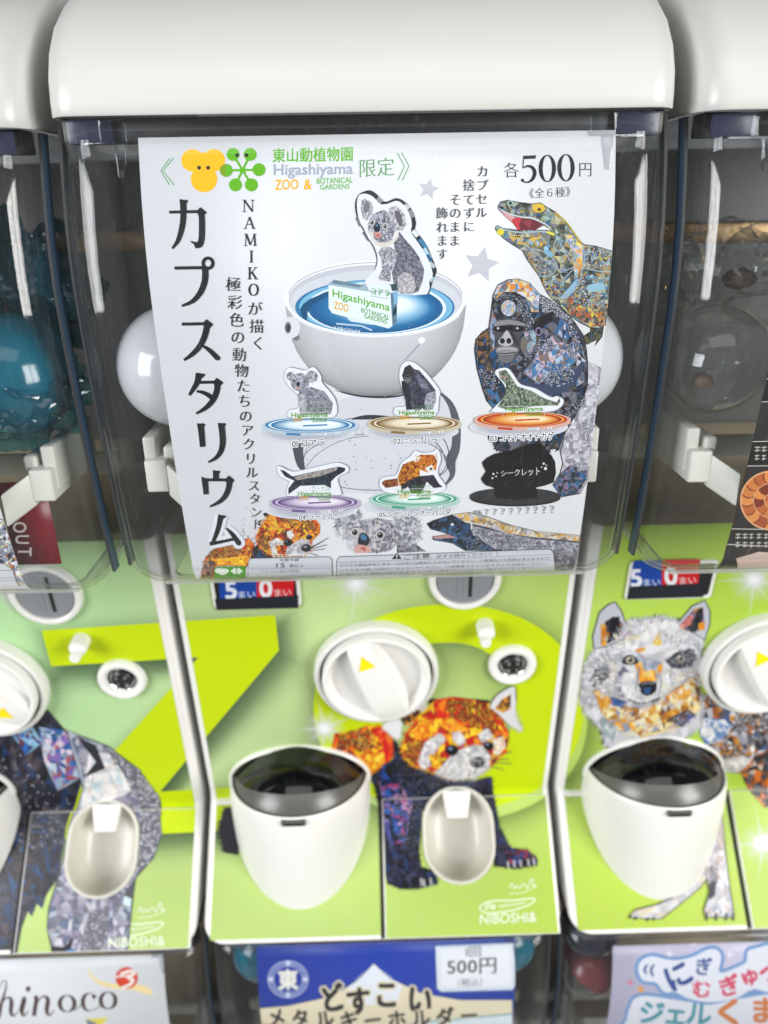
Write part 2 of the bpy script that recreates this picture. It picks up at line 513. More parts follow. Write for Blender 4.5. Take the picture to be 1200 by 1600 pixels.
def build_cup(root):
    out = stadium(CUP_W, CUP_H, 12)
    def row(sc, h, dz=0.0, sx=None):
        sx = sc if sx is None else sx
        return [tuple(CUP_C + Vector((x * sx, 0, 0)) - T_LOW * (z * sc + dz) + N_LOW * h) for x, z in out]
    rows = [row(1.055, 0.0022, sx=1.075), row(1.055, 0.0046, sx=1.075), row(1.04, 0.0056, sx=1.05), row(1.0, 0.0056), row(0.985, 0.0048, sx=0.975), row(0.96, 0.000, sx=0.95),
            row(0.93, -0.010, sx=0.90), row(0.86, -0.018, -0.001, sx=0.80), row(0.66, -0.0222, -0.003, sx=0.56), row(0.3, -0.0226, -0.005, sx=0.2)]
    bm = grid(rows, close=True); bm.faces.ensure_lookup_table()
    be = [e for e in bm.edges if len(e.link_faces) == 1 and all((v.co - CUP_C).length < 0.03 for v in e.verts)]
    bmesh.ops.contextual_create(bm, geom=be)
    cup = part('coin_cup', bm, M['cup'], root, angle=60)
    # tongue that hangs from the top of the opening
    bm = bmesh.new(); vs = []
    for x, z in ((-0.0120, 0.0345), (0.0125, 0.0345), (0.0085, 0.0125), (-0.0085, 0.0125)):
        vs.append([bm.verts.new(CUP_C + Vector((x, 0, 0)) - T_LOW * z + N_LOW * h) for h in (-0.004, 0.0042 if z > 0.02 else 0.0020)])
    for i in range(4):
        k = (i + 1) % 4; bm.faces.new([vs[i][0], vs[k][0], vs[k][1], vs[i][1]])
    bm.faces.new([v[1] for v in vs]); bm.faces.new([v[0] for v in vs][::-1])
    bevel(bm, 0.0008, 2)
    part('tongue', bm, M['white'], cup)

def build_chute(root):
    cx, cy, r, ey = CHUTE['x'], CHUTE['y'], CHUTE['r'], CHUTE['ey']
    n = 72
    tilt = -0.10
    def rim(y): return 0.8085 + (y - (cy - r * ey)) * tilt
    rows = []
    for dr, top in ((-0.0030, -0.001), (-0.0026, 0.0008), (-0.0012, 0.0017), (-0.0003, 0.0010), (0.0004, -0.002), (0.0010, -0.010), (0.0012, -0.020), (0.0010, -0.030), (0.0006, -0.040), (0.0002, -0.050), (-0.0002, -0.060), (-0.0006, -0.070), (-0.001, -0.078), (-0.0014, -0.086), (-0.0018, -0.092), (-0.002, -0.0965), (-0.002, -0.0995)):
        row = []
        for i in range(n):
            a = 2 * PI * i / n
            rr = r + dr; y = cy + rr * ey * math.sin(a); tt = min(1.0, max(0.0, -top - 0.012) / 0.0880)
            k = 1 - 0.02 * tt ** 2
            row.append((cx + rr * k * math.cos(a), y, rim(y) + top))
        rows.append(row)
    ch = part('chute', grid(rows, close=True), M['white'], root, angle=50)
    # smoked flap: a shallow dome inside the rim; its front edge is a grey see-through band
    rd = r - 0.0032
    def dome(f0, f1, k):
        rows = []
        for j in range(k + 1):
            t = j / k; row = []
            for i in range(n):
                a = 2 * PI * i / n
                p0, p1 = f0(a), f1(a); u, w = p0[0] + (p1[0] - p0[0]) * t, p0[1] + (p1[1] - p0[1]) * t
                y = cy + w * rd * ey
                row.append((cx + u * rd, y, rim(y) - 0.0012 + 0.0350 * max(0.0, 1 - u * u - w * w) ** 0.72))
            rows.append(row)
        return grid(rows, close=True)
    inner = lambda a: (0.985 * math.cos(a), 0.085 + 0.905 * math.sin(a)) if True else None
    def clampi(a):
        u, w = inner(a); L = math.hypot(u, w)
        return (u / L * 0.992, w / L * 0.992) if L > 0.992 else (u, w)
    fr = part('flap_rim', dome(lambda a: (math.cos(a), math.sin(a)), clampi, 5), M['greyrim'], ch)
    part('flap', dome(clampi, lambda a: (0.0005 * math.cos(a), 0.09 + 0.0005 * math.sin(a)), 14), M['smoke'], ch)
    yf = cy - r * ey
    bm = bmesh.new(); box(bm, (cx - 0.0095, yf - 0.0020, 0.8040), (cx + 0.0095, yf + 0.002, 0.8086)); bevel(bm, 0.0006, 2)
    la = part('latch', bm, M['greyrim'], ch)
    bm = bmesh.new(); box(bm, (cx - 0.0075, yf - 0.0025, 0.8046), (cx + 0.0075, yf + 0.002, 0.8068)); part('latch_slot', bm, M['gap'], la)
    rows = []                                     # raised lip where the hood meets the upper face
    for i in range(41):
        a = R(-4 + 188 * i / 40); c = up_pt(0.7985 + 0.0370 * max(-0.1, math.sin(a)), cx + (r + 0.0004) * math.cos(a), 0.0006)
        rad = Vector((math.cos(a), 0, math.sin(a) * 0.7)).normalized()
        rows.append([tuple(c + rad * 0.0019 * math.cos(t) + N_UP * 0.0032 * math.sin(t)) for t in [2 * PI * j / 8 for j in range(8)]])
    part('hood_lip', grid(rows, close=True, cap=True), M['white'], ch)
    # small ledge on the outer side, at the bend
    b = Vector((0, *P_BEND))
    bm = bmesh.new(); box(bm, (-FLAT - 0.001, b.y - 0.006, b.z - 0.0022), (cx - r + 0.006, b.y + 0.004, b.z + 0.0012)); bevel(bm, 0.0008, 2)
    part('ledge', bm, M['white'], root)

def build_controls(root):
    # dial: its collar, a sunk dark ring, the turning disc with its grip
    col = faced(lathe([(0.0478, 0.0), (0.0478, 0.006), (0.0470, 0.0085), (0.0455, 0.0092), (0.0436, 0.0088), (0.0430, 0.004), (0.0430, 0.002)], 80), DIAL_C, N_UP)
    part('dial_collar', col, M['white'], root)
    bm = faced(lathe([(0.0430, 0.0022), (0.0405, 0.0022)], 64), DIAL_C, N_UP); part('dial_gap', bm, M['gap'], root)
    disc = lathe([(0.0414, 0.001), (0.0414, 0.0125), (0.0408, 0.0140), (0.0395, 0.0146), (0.0380, 0.0143), (0.0366, 0.0110), (0.0345, 0.0066), (0.0001, 0.0040)], 80)
    q = Vector((0, -1, 0)).rotation_difference(N_UP)
    me = bpy.data.meshes.new('dial'); bmesh.ops.recalc_face_normals(disc, faces=disc.faces)
    for f in disc.faces: f.smooth = True
    for e in disc.edges:
        if len(e.link_faces) == 2 and e.calc_face_angle(0) > R(40): e.smooth = False
    disc.to_mesh(me); disc.free()
    d = link('dial', me, M['white'], root, DIAL_C - BASE)
    d.rotation_mode = 'QUATERNION'; d.rotation_quaternion = q
    rows = []                                     # grip bar across the disc, crowned along its length
    for i in range(13):
        t = -1 + 2 * i / 12; z = 0.0392 * t
        w = 0.0108 + 0.0025 * (1 - t * t) - 0.0015 * t
        h = 0.0142 + 0.0046 * (1 - t ** 4)
        rows.append([(-w - 0.003, -0.003, z), (-w, -h + 0.0035, z), (-w + 0.0014, -h + 0.0006, z), (-w * 0.5, -h, z), (w * 0.5, -h, z), (w - 0.0014, -h + 0.0006, z), (w, -h + 0.0035, z), (w + 0.003, -0.003, z)])
    g = bm_obj('grip', grid(rows, cap=True), M['white'], d, angle=40)
    bm = bmesh.new()
    vs = [bm.verts.new((x, -0.0221 + 0.002 * abs(z - 0.02) * 10 * 0.5, z)) for x, z in ((-0.0066, 0.0180), (0.0066, 0.0180), (0.0, 0.0300))]
    for v in vs:
        t = v.co.z / 0.0392; v.co.y = -(0.0142 + 0.0046 * (1 - t ** 4)) - 0.0005
    bm.faces.new(vs)
    bm_obj('arrow', bm, M['yellow'], d, smooth=False)
    # coin slot
    bm = faced(lathe([(0.0262, 0.0), (0.0262, 0.003), (0.0250, 0.0048), (0.0228, 0.0052), (0.0212, 0.0044), (0.0208, 0.001)], 64), SLOT_C, N_UP)
    part('slot_ring', bm, M['white'], root)
    bm = faced(lathe([(0.0206, 0.0012), (0.0206, 0.0024), (0.0200, 0.0032), (0.0001, 0.0032)], 56), SLOT_C, N_UP)
    sl = part('coin_slot', bm, M['metal'], root)
    for x0, x1, mm in ((0.0028, 0.0052, 'gap'), (-0.0052, -0.0020, 'metal')):
        bm = bmesh.new(); box(bm, (x0, -0.0039, -0.0150), (x1, -0.002, 0.0150)); bevel(bm, 0.0003, 1); faced(bm, SLOT_C, N_UP)
        part('slot_opening' if mm == 'gap' else 'slot_ridge', bm, M[mm], sl)
    # card port
    bm = faced(lathe([(0.0186, 0.0), (0.0186, 0.0022), (0.0176, 0.0046), (0.0155, 0.0054), (0.0128, 0.0046), (0.0112, 0.0020), (0.0106, 0.0006)], 56), PORT_C, N_UP)
    part('port_ring', bm, M['white'], root)
    bm = faced(lathe([(0.0110, 0.0022), (0.0100, 0.0010), (0.0078, 0.0006)], 40), PORT_C, N_UP); part('port_well', bm, M['chrome'], root)
    bm = faced(lathe([(0.0082, 0.0005), (0.0080, 0.0030), (0.0066, 0.0042), (0.0001, 0.0042)], 40), PORT_C, N_UP)
    po = part('port', bm, M['dark'], root)
    bm = bmesh.new()
    for sx in (-1, 1):
        for sz in (-1, 1):
            b = lathe([(0.0014, 0.004), (0.0012, 0.0052), (0.0001, 0.0056)], 12, c=(sx * 0.0033, 0, sz * 0.0033))
            me = bpy.data.meshes.new('t'); b.to_mesh(me); b.free(); bm.from_mesh(me); bpy.data.meshes.remove(me)
    part('port_pins', faced(bm, PORT_C, N_UP), M['chrome'], po)
    # small knob
    bm = lathe([(0.0066, 0.0), (0.0066, 0.010), (0.0060, 0.0118), (0.0001, 0.0120)], 28)
    b = lathe([(0.0040, 0.0), (0.0040, 0.0165), (0.0034, 0.0178), (0.0014, 0.0180), (0.0010, 0.0170), (0.0001, 0.0170)], 22, c=(-0.001, 0, -0.0040))
    me = bpy.data.meshes.new('t'); b.to_mesh(me); b.free(); bm.from_mesh(me); bpy.data.meshes.remove(me)
    part('knob', faced(bm, KNOB_C, N_UP), M['white'], root)
    # coin display
    def plate(w, h, d, rr, dz=0.0):
        bm = bmesh.new(); o = []
        for cx, cz, a0 in ((w - rr, h - rr, 0), (-w + rr, h - rr, PI / 2), (-w + rr, -h + rr, PI), (w - rr, -h + rr, 1.5 * PI)):
            for i in range(5):
                a = a0 + PI / 2 * i / 4; o.append((cx + rr * math.cos(a), cz + rr * math.sin(a)))
        rows = [[(x, -hh, z) for x, z in o] for hh in (0, d)]
        bm = grid(rows, close=True, cap=True)
        return bm
    di = part('coin_display', faced(plate(0.0318, 0.0165, 0.0020, 0.003), DISP_C, N_UP), M['white'], root, angle=30)
    part('screen', faced(plate(0.0292, 0.0138, 0.0024, 0.002), DISP_C, N_UP), M['screen'], di, angle=30)

M['cup'] = mat('cup_plastic', (0.60, 0.585, 0.52), 0.32, noise=0.22, nscale=28)
M['screen'] = mat('dark_display_glass', (0.01, 0.01, 0.012), 0.08)

# ------------------------------------------------------------------ floor
bm = bmesh.new(); vs = [bm.verts.new(p) for p in ((-4, -3, 0), (4, -3, 0), (4, 3, 0), (-4, 3, 0))]; bm.faces.new(vs)
fl = bm_obj('floor', bm, M['floor']); fl['kind'] = 'structure'

# ------------------------------------------------------------------ upper machines
def copy_tree(o, parent=None):
    c = o.copy(); COL.objects.link(c)
    if parent is not None: c.parent = parent
    for ch in list(o.children): copy_tree(ch, c)
    return c

DX, DZ = {0: 0.0, -1: -0.30, 1: 0.30}, {0: 0.0, -1: -0.0040, 1: -0.0015}
mach = {0: build_machine()}
def find(root, stem):
    return [c for c in root.children if c.name.split('.')[0] == stem]
for k in (-1, 1):
    m = copy_tree(mach[0]); m.location = BASE + Vector((DX[k], 0.0, DZ[k])); mach[k] = m
UG = 'capsule machines in the upper row'
tag(mach[0], 'white capsule machine with the red panda on its green front, middle of upper row', 'capsule machine', UG)
tag(mach[-1], 'white capsule machine with a dark gorilla on its green front, left of upper row', 'capsule machine', UG)
tag(mach[1], 'white capsule machine with a wolf on its green front, right of upper row', 'capsule machine', UG)
def spin(k, ang):
    d = find(mach[k], 'dial')[0]
    q = Vector((0, -1, 0)).rotation_difference(N_UP)
    d.rotation_quaternion = q @ Matrix.Rotation(R(ang), 3, 'Y').to_quaternion()
spin(0, -21); spin(1, -34); spin(-1, 130)
# ------------------------------------------------------------------ printing on sheets
class Sheet:
    """a real sheet bent in one direction: a profile of (Y, Z) points running down, straight along X; s is the length along it"""
    def __init__(self, prof, xlo, xhi, off=(0, 0, 0), s_end=None):
        self.p = [(y + off[1], z + off[2]) for y, z in prof]
        self.xlo, self.xhi = xlo + off[0], xhi + off[0]
        self.seg = []; s = 0
        for a, b in zip(self.p, self.p[1:]):
            L = math.hypot(b[0] - a[0], b[1] - a[1]); t = ((b[0] - a[0]) / L, (b[1] - a[1]) / L)
            self.seg.append((a, t, (t[1], -t[0]), s, L)); s += L
        self.len = s; self.s_lo, self.s_hi = 0.0, s_end or s
        self.lev = 0; self.last = 0; self.step = 2.6e-6
    def height(self):
        self.lev += 1
        return 4e-5 + self.lev * self.step
    def hit(self, px, py):
        o, d = ray(px, py)
        n = len(self.seg); best = None
        order = [self.last] + [k for k in range(n) if k != self.last]
        for k in order:
            a, t, nn, s0, L = self.seg[k]
            den = d.y * nn[0] + d.z * nn[1]
            if abs(den) < 1e-9: continue
            tt = ((a[0] - o.y) * nn[0] + (a[1] - o.z) * nn[1]) / den
            if tt <= 0: continue
            u = (o.y + d.y * tt - a[0]) * t[0] + (o.z + d.z * tt - a[1]) * t[1]
            lo = -1e9 if k == 0 else 0; hi = 1e9 if k == n - 1 else L
            if lo - 1e-7 <= u <= hi + 1e-7 and den < 0:
                self.last = k
                return (o.x + d.x * tt, s0 + u)
            miss = max(lo - u, u - hi)
            if best is None or miss < best[0]: best = (miss, (o.x + d.x * tt, s0 + min(max(u, 0), L)))
        return best[1]
    def at(self, x, s, h=0.0):
        k = 0
        while k < len(self.seg) - 1 and s > self.seg[k][3] + self.seg[k][4]: k += 1
        a, t, nn, s0, L = self.seg[k]; u = s - s0
        return (x, a[0] + t[0] * u + nn[0] * h, a[1] + t[1] * u + nn[1] * h)

_glyphs = {}
DEBUG = False
def glyph(ch, off=0.0, thin=0.0):
    """filled outline of one character: points and triangles, em box about 0..1"""
    key = (ch, off, thin)
    if key in _glyphs: return _glyphs[key]
    c = bpy.data.curves.new('glyph', 'FONT'); c.body = ch; c.size = 1.0; c.resolution_u = 3; c.offset = off
    o = bpy.data.objects.new('glyph', c); COL.objects.link(o)
    me = bpy.data.meshes.new_from_object(o.evaluated_get(bpy.context.evaluated_depsgraph_get()))
    bm = bmesh.new(); bm.from_mesh(me)
    bmesh.ops.remove_doubles(bm, verts=bm.verts, dist=1e-5)
    if thin:                                        # lean horizontals, as in a roman or ming face
        nr = {}
        for e in bm.edges:
            if len(e.link_faces) == 1:
                a, b = e.verts; f = e.link_faces[0]
                d = (b.co - a.co); n = Vector((d.y, -d.x, 0))
                if n.length < 1e-9: continue
                n.normalize()
                if n.dot(f.calc_center_median() - a.co) > 0: n = -n
                for v in (a, b): nr[v] = nr.get(v, Vector((0, 0, 0))) + n
        for v, n in nr.items():
            if n.length > 1e-6:
                n.normalize(); v.co.y -= n.y * thin; v.co.x += n.x * thin * 0.25
    bm.verts.index_update()
    pts = [(v.co.x, v.co.y) for v in bm.verts]; tris = [[v.index for v in f.verts] for f in bm.faces]
    adv = max((p[0] for p in pts), default=0.3)
    bm.free(); bpy.data.objects.remove(o); bpy.data.curves.remove(c); bpy.data.meshes.remove(me)
    _glyphs[key] = (pts, tris, adv)
    return _glyphs[key]

def text_outline(st, off=0.0, thin=0.0, gap=0.06):
    """one line of text as points and triangles with a tight box from 0,0 to w,h"""
    key = ('line', st, off, thin, gap)
    if key in _glyphs: return _glyphs[key]
    if all(ord(c) < 0x2000 for c in st) and not gap < 0:
        p, t, a = glyph(st, off, thin)
    else:
        p, t, x = [], [], 0.0
        for c in st:
            if c == ' ': x += 0.3; continue
            q, r, a = glyph(c, off, thin)
            if ord(c) >= 0x2000: w, sh = 1.0, 0.0
            else:
                lo = min(v[0] for v in q); w, sh = a - lo + 0.10, -lo + 0.05
            b = len(p); p += [(v[0] + x + sh, v[1]) for v in q]; t += [[i + b for i in f] for f in r]; x += w
    x0, x1 = min(v[0] for v in p), max(v[0] for v in p); y0, y1 = min(v[1] for v in p), max(v[1] for v in p)
    out = ([((v[0] - x0) / (x1 - x0), (v[1] - y0) / (y1 - y0)) for v in p], t)
    _glyphs[key] = out
    return out

def darker(c, f): return tuple(v * f for v in c)
def mixc(a, b, t): return tuple(a[i] * (1 - t) + b[i] * t for i in range(3))
def inside(p, poly):
    x, y = p; r = False; j = len(poly) - 1
    for i in range(len(poly)):
        xi, yi = poly[i]; xj, yj = poly[j]
        if (yi > y) != (yj > y) and x < (xj - xi) * (y - yi) / (yj - yi) + xi: r = not r
        j = i
    return r
def smooth_line(pts, n=4, close=False):
    """Catmull-Rom through the points"""
    out = []; N = len(pts)
    rng = N if close else N - 1
    for i in range(rng):
        if close: p0, p1, p2, p3 = pts[(i - 1) % N], pts[i], pts[(i + 1) % N], pts[(i + 2) % N]
        else: p0, p1, p2, p3 = pts[max(i - 1, 0)], pts[i], pts[i + 1], pts[min(i + 2, N - 1)]
        for k in range(n):
            t = k / n
            out.append(tuple(0.5 * (2 * p1[a] + (p2[a] - p0[a]) * t + (2 * p0[a] - 5 * p1[a] + 4 * p2[a] - p3[a]) * t * t + (3 * p1[a] - p0[a] - 3 * p2[a] + p3[a]) * t ** 3) for a in range(len(p1))))
    if not close: out.append(tuple(pts[-1]))
    return out
def ell(cx, cy, rx, ry, n=40, rot=0.0, a0=0.0, a1=360.0):
    out = []; c, s = math.cos(R(rot)), math.sin(R(rot)); full = abs(a1 - a0) >= 360
    for i in range(n if full else n + 1):
        a = R(a0 + (a1 - a0) * i / n); x, y = rx * math.cos(a), ry * math.sin(a)
        out.append((cx + x * c - y * s, cy + x * s + y * c))
    return out
def star(cx, cy, r, r2, n=5, rot=-90):
    return [(cx + (r if i % 2 == 0 else r2) * math.cos(R(rot + 180 * i / n)), cy + (r if i % 2 == 0 else r2) * math.sin(R(rot + 180 * i / n))) for i in range(2 * n)]
def crop(sc, ox, oy, pts): return [(ox + p[0] / sc, oy + p[1] / sc) + tuple(p[2:]) for p in pts]

class Print:
    """ink of one printed motif; everything is drawn in the photograph's measure and laid on the sheet itself"""
    def __init__(self, sheet, seed=1, base=0):
        self.sh = sheet; self.sh.lev = base; self.v = []; self.f = []; self.c = []; self.r = random.Random(seed)
    def _add(self, pts, tris, cols, h):
        """pts in px; cols: one colour or one per point"""
        b = len(self.v)
        for p in pts:
            x, s = self.sh.hit(p[0], p[1]); self.v.append((x, s, h))
        per = isinstance(cols, list)
        for t in tris:
            self.f.append([i + b for i in t])
            self.c.append([cols[i] for i in t] if per else [cols] * len(t))
    def _lv(self): return self.sh.height()
    def poly(self, pts, col, sm=0, h=None):
        if sm: pts = smooth_line(pts, sm, True)
        c = lin(col) if isinstance(col, str) else col
        tr = tessellate_polygon([[Vector((p[0], p[1], 0)) for p in pts]])
        self._add(pts, [list(t) for t in tr], c, h or self._lv()); return pts
    def line(self, pts, w, col, sm=4, close=False, h=None):
        """stroke: pts (x, y[, width]) """
        pts = [(p[0], p[1], p[2] if len(p) > 2 else w) for p in pts]
        if sm: pts = smooth_line(pts, sm, close)
        c = lin(col) if isinstance(col, str) else col
        P, T = [], []; n = len(pts)
        for i in range(n):
            a = pts[(i - 1) % n] if (i or close) else pts[0]; b = pts[(i + 1) % n] if (i < n - 1 or close) else pts[-1]
            dx, dy = b[0] - a[0], b[1] - a[1]; L = math.hypot(dx, dy) or 1
            nx, ny = -dy / L, dx / L; w2 = pts[i][2] / 2
            P += [(pts[i][0] + nx * w2, pts[i][1] + ny * w2), (pts[i][0] - nx * w2, pts[i][1] - ny * w2)]
        for i in range(n if close else n - 1):
            k = (i + 1) % n; T.append([2 * i, 2 * k, 2 * k + 1, 2 * i + 1])
        self._add(P, T, c, h or self._lv())
    def disc(self, cx, cy, rx, ry, col, n=28, rot=0, h=None):
        self.poly(ell(cx, cy, rx, ry, n, rot), col, h=h)
    def radial(self, cx, cy, rx, ry, stops, n=40, rot=0, shift=(0, 0), alpha=None, h=None):
        """stops: (t, colour[, alpha]) from the middle outwards, shaded smoothly"""
        P, C, T = [], [], []
        for j, st in enumerate(stops):
            t = max(st[0], 1e-3); c = lin(st[1]) if isinstance(st[1], str) else st[1]
            if len(st) > 2: c = (*c, st[2])
            for p in ell(cx + shift[0] * (1 - t), cy + shift[1] * (1 - t), rx * t, ry * t, n, rot): P.append(p); C.append(c)
        for j in range(len(stops) - 1):
            for i in range(n):
                k = (i + 1) % n; T.append([j * n + i, j * n + k, (j + 1) * n + k, (j + 1) * n + i])
        T.append(list(range(n)))
        self._add(P, T, C, h or self._lv())
    def text(self, st, tl, tr, br, bl, col, off=0.0, thin=0.0, halo=None, hoff=0.05):
        """a line of text fitted to the four corners of its tight box"""
        w = math.hypot(tr[0] - tl[0], tr[1] - tl[1]); hh = math.hypot(bl[0] - tl[0], bl[1] - tl[1])
        pts, tris = text_outline(st, 0.0, thin)
        base = []
        for u, v in pts:
            base.append(((bl[0] * (1 - u) + br[0] * u) * (1 - v) + (tl[0] * (1 - u) + tr[0] * u) * v, (bl[1] * (1 - u) + br[1] * u) * (1 - v) + (tl[1] * (1 - u) + tr[1] * u) * v))
        if halo: self._copies(base, tris, halo, hh * hoff * 1.6, 8)
        if halo: self.sh.lev += 1
        self._copies(base, tris, col, hh * max(off, 0) * 0.9, 4 if off > 0.004 else 1)
    def _copies(self, base, tris, col, rad, n):
        h = self._lv(); c = lin(col) if isinstance(col, str) else col
        for k in range(n):
            a = 2 * PI * (k + 0.5) / n; dx, dy = (rad * math.cos(a), rad * math.sin(a)) if n > 1 else (0, 0)
            self._add([(q[0] + dx, q[1] + dy) for q in base], tris, c, h + k * 0.12 * self.sh.step)
    def glyph(self, ch, cx, cy, w, h, col, rot=0.0, off=0.0, thin=0.0, halo=None, hoff=0.05, skew=0.0):
        """one character whose em box is centred at cx, cy"""
        cs, sn = math.cos(R(rot)), math.sin(R(rot))
        pts, tris, adv = glyph(ch, 0.0, thin)
        q = []
        ax = 0.5 if ord(ch) >= 0x2000 else (adv + min(p[0] for p in pts)) / 2
        for u, v in pts:
            x = (u - ax) * w; y = -(v - 0.38) * h; x += skew * y
            q.append((cx + x * cs - y * sn, cy + x * sn + y * cs))
        if halo: self._copies(q, tris, halo, h * hoff, 8)
        if halo: self.sh.lev += 1
        self._copies(q, tris, col, h * max(off, 0) * 0.9, 4 if off > 0.004 else 1)
    def column(self, st, path, sizes, col, rot=0, thin=0.0, off=0.0):
        """upright column of characters along a path of centres"""
        n = len(st)
        for i, ch in enumerate(st):
            t = i / max(1, n - 1) * (len(path) - 1); k = min(int(t), len(path) - 2) if len(path) > 1 else 0; f = t - k
            x = path[k][0] * (1 - f) + path[k + 1][0] * f; y = path[k][1] * (1 - f) + path[k + 1][1] * f
            sz = sizes[0] + (sizes[1] - sizes[0]) * i / max(1, n - 1)
            self.glyph(ch, x, y, sz, sz, col, rot, off, thin)
    def mosaic(self, poly, pal, cell, jit=0.0, dark=None, line=None):
        """facets: random points, triangulated, each triangle one tone of the palette"""
        r = self.r
        x0, x1 = min(p[0] for p in poly), max(p[0] for p in poly); y0, y1 = min(p[1] for p in poly), max(p[1] for p in poly)
        pts = [Vector((p[0], p[1])) for p in poly]; N = len(pts)
        nx, ny = int((x1 - x0) / cell) + 1, int((y1 - y0) / cell) + 1
        for i in range(nx):
            for j in range(ny):
                p = (x0 + (i + 0.1 + 0.8 * r.random()) * cell, y0 + (j + 0.1 + 0.8 * r.random()) * cell)
                if inside(p, poly): pts.append(Vector(p))
        res = delaunay_2d_cdt(pts, [(i, (i + 1) % N) for i in range(N)], [list(range(N))], 1, 1e-5)
        vs, fs = res[0], res[2]
        P, T, C = [], [], []
        P = [(v.x, v.y) for v in vs]
        lp = [lin(c) if isinstance(c, str) else c for c in pal]
        h = self._lv(); b = len(self.v)
        for p in P:
            x, s = self.sh.hit(*p); self.v.append((x, s, h))
        prev = r.choice(lp)
        for f in fs:
            c = prev if r.random() < 0.25 else r.choice(lp); prev = c
            k = 1 + (r.random() - 0.5) * (jit or 0.35); c = tuple(min(1, v * k) for v in c)
            self.f.append([i + b for i in f]); self.c.append([c] * len(f))
        if line:
            h2 = self._lv()
            for f in fs:
                if r.random() < 0.7:
                    a, d = P[f[0]], P[f[1]]
                    self.line([a, d], line[0], line[1], sm=0, h=h2 + r.random() * 0.5 * self.sh.step)
    def outline(self, poly, w, col='1a1a20'): self.line(poly, w, col, sm=0, close=True)
    def bubbles(self, poly, n, r0, r1, pal, rim='15161c', gl='f4f6fa', asp=0.9, ring=False):
        r = self.r
        x0, x1 = min(p[0] for p in poly), max(p[0] for p in poly); y0, y1 = min(p[1] for p in poly), max(p[1] for p in poly)
        h0 = self._lv(); self.sh.lev += 2; k = 0; n = int(n * 1.25); tries = 0
        while k < n and tries < n * 30:
            tries += 1
            p = (r.uniform(x0, x1), r.uniform(y0, y1))
            if not inside(p, poly): continue
            k += 1; rr = r.uniform(r0, r1); e = r.random() * 2 * self.sh.step
            o = ell(*p, rr, rr * asp, 10); q = ell(*p, rr * 0.74, rr * 0.74 * asp, 10)
            self._add(o + q, [[i, (i + 1) % 10, 10 + (i + 1) % 10, 10 + i] for i in range(10)], lin(rim), h0 + e)
            self._add(q, [list(range(10))], lin(r.choice(pal)), h0 + e)
            if gl: self.disc(p[0] - rr * 0.22, p[1] - rr * 0.25, rr * 0.34, rr * 0.34 * asp, gl, 6, h=h0 + e + 0.3 * self.sh.step)
    def fur(self, path, ln, w, cols, spread=35, step=3.0, inner=0.3, base=None, close=False):
        """tufts along a path, pointing to its left-hand side (or away from the point base)"""
        r = self.r; h = self._lv(); self.sh.lev += 1
        pts = path + ([path[0]] if close else [])
        for a, b in zip(pts, pts[1:]):
            L = math.hypot(b[0] - a[0], b[1] - a[1]); m = max(1, int(L / step))
            for i in range(m):
                t = (i + r.random()) / m; x, y = a[0] + (b[0] - a[0]) * t, a[1] + (b[1] - a[1]) * t
                if base: dx, dy = x - base[0], y - base[1]
                else: dx, dy = (b[1] - a[1]), -(b[0] - a[0])
                an = math.atan2(dy, dx) + R(r.uniform(-spread, spread)); q = ln * r.uniform(0.6, 1.25)
                ux, uy = math.cos(an), math.sin(an); c = r.choice(cols)
                bx, by = x - ux * q * inner, y - uy * q * inner
                self._add([(bx - uy * w / 2, by + ux * w / 2), (bx + uy * w / 2, by - ux * w / 2), (x + ux * q, y + uy * q)], [[0, 1, 2]], lin(c) if isinstance(c, str) else c, h + r.random() * self.sh.step)
    def strands(self, poly, n, ln, w, cols, base, spread=20):
        """fine hairs all over a patch, lying away from a point"""
        r = self.r; h = self._lv(); self.sh.lev += 1
        x0, x1 = min(p[0] for p in poly), max(p[0] for p in poly); y0, y1 = min(p[1] for p in poly), max(p[1] for p in poly); k = t = 0
        while k < n and t < n * 20:
            t += 1; x, y = r.uniform(x0, x1), r.uniform(y0, y1)
            if not inside((x, y), poly): continue
            k += 1; an = math.atan2(y - base[1], x - base[0]) + R(r.uniform(-spread, spread)); q = ln * r.uniform(0.5, 1.2); ux, uy = math.cos(an), math.sin(an)
            self._add([(x - uy * w / 2, y + ux * w / 2), (x + uy * w / 2, y - ux * w / 2), (x + ux * q, y + uy * q)], [[0, 1, 2]], lin(r.choice(cols)), h + r.random() * self.sh.step)
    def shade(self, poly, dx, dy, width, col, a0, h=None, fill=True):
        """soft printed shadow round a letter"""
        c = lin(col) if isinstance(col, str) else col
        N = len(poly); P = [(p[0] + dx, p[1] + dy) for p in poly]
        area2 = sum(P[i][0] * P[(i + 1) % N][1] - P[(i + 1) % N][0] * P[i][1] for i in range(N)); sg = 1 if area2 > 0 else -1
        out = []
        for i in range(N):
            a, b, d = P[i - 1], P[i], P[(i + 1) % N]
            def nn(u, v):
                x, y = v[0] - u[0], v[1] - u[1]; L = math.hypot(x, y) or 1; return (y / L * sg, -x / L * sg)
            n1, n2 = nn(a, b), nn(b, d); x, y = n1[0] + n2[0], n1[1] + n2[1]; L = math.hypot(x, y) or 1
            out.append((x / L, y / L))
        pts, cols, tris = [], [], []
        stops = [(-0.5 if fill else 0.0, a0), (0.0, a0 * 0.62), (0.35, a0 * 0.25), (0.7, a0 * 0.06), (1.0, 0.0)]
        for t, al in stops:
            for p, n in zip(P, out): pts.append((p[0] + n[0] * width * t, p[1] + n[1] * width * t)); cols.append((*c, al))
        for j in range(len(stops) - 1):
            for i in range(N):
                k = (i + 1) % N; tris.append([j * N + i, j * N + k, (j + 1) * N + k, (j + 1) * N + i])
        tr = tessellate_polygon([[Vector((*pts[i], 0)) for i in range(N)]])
        if fill: tris += [list(t) for t in tr]
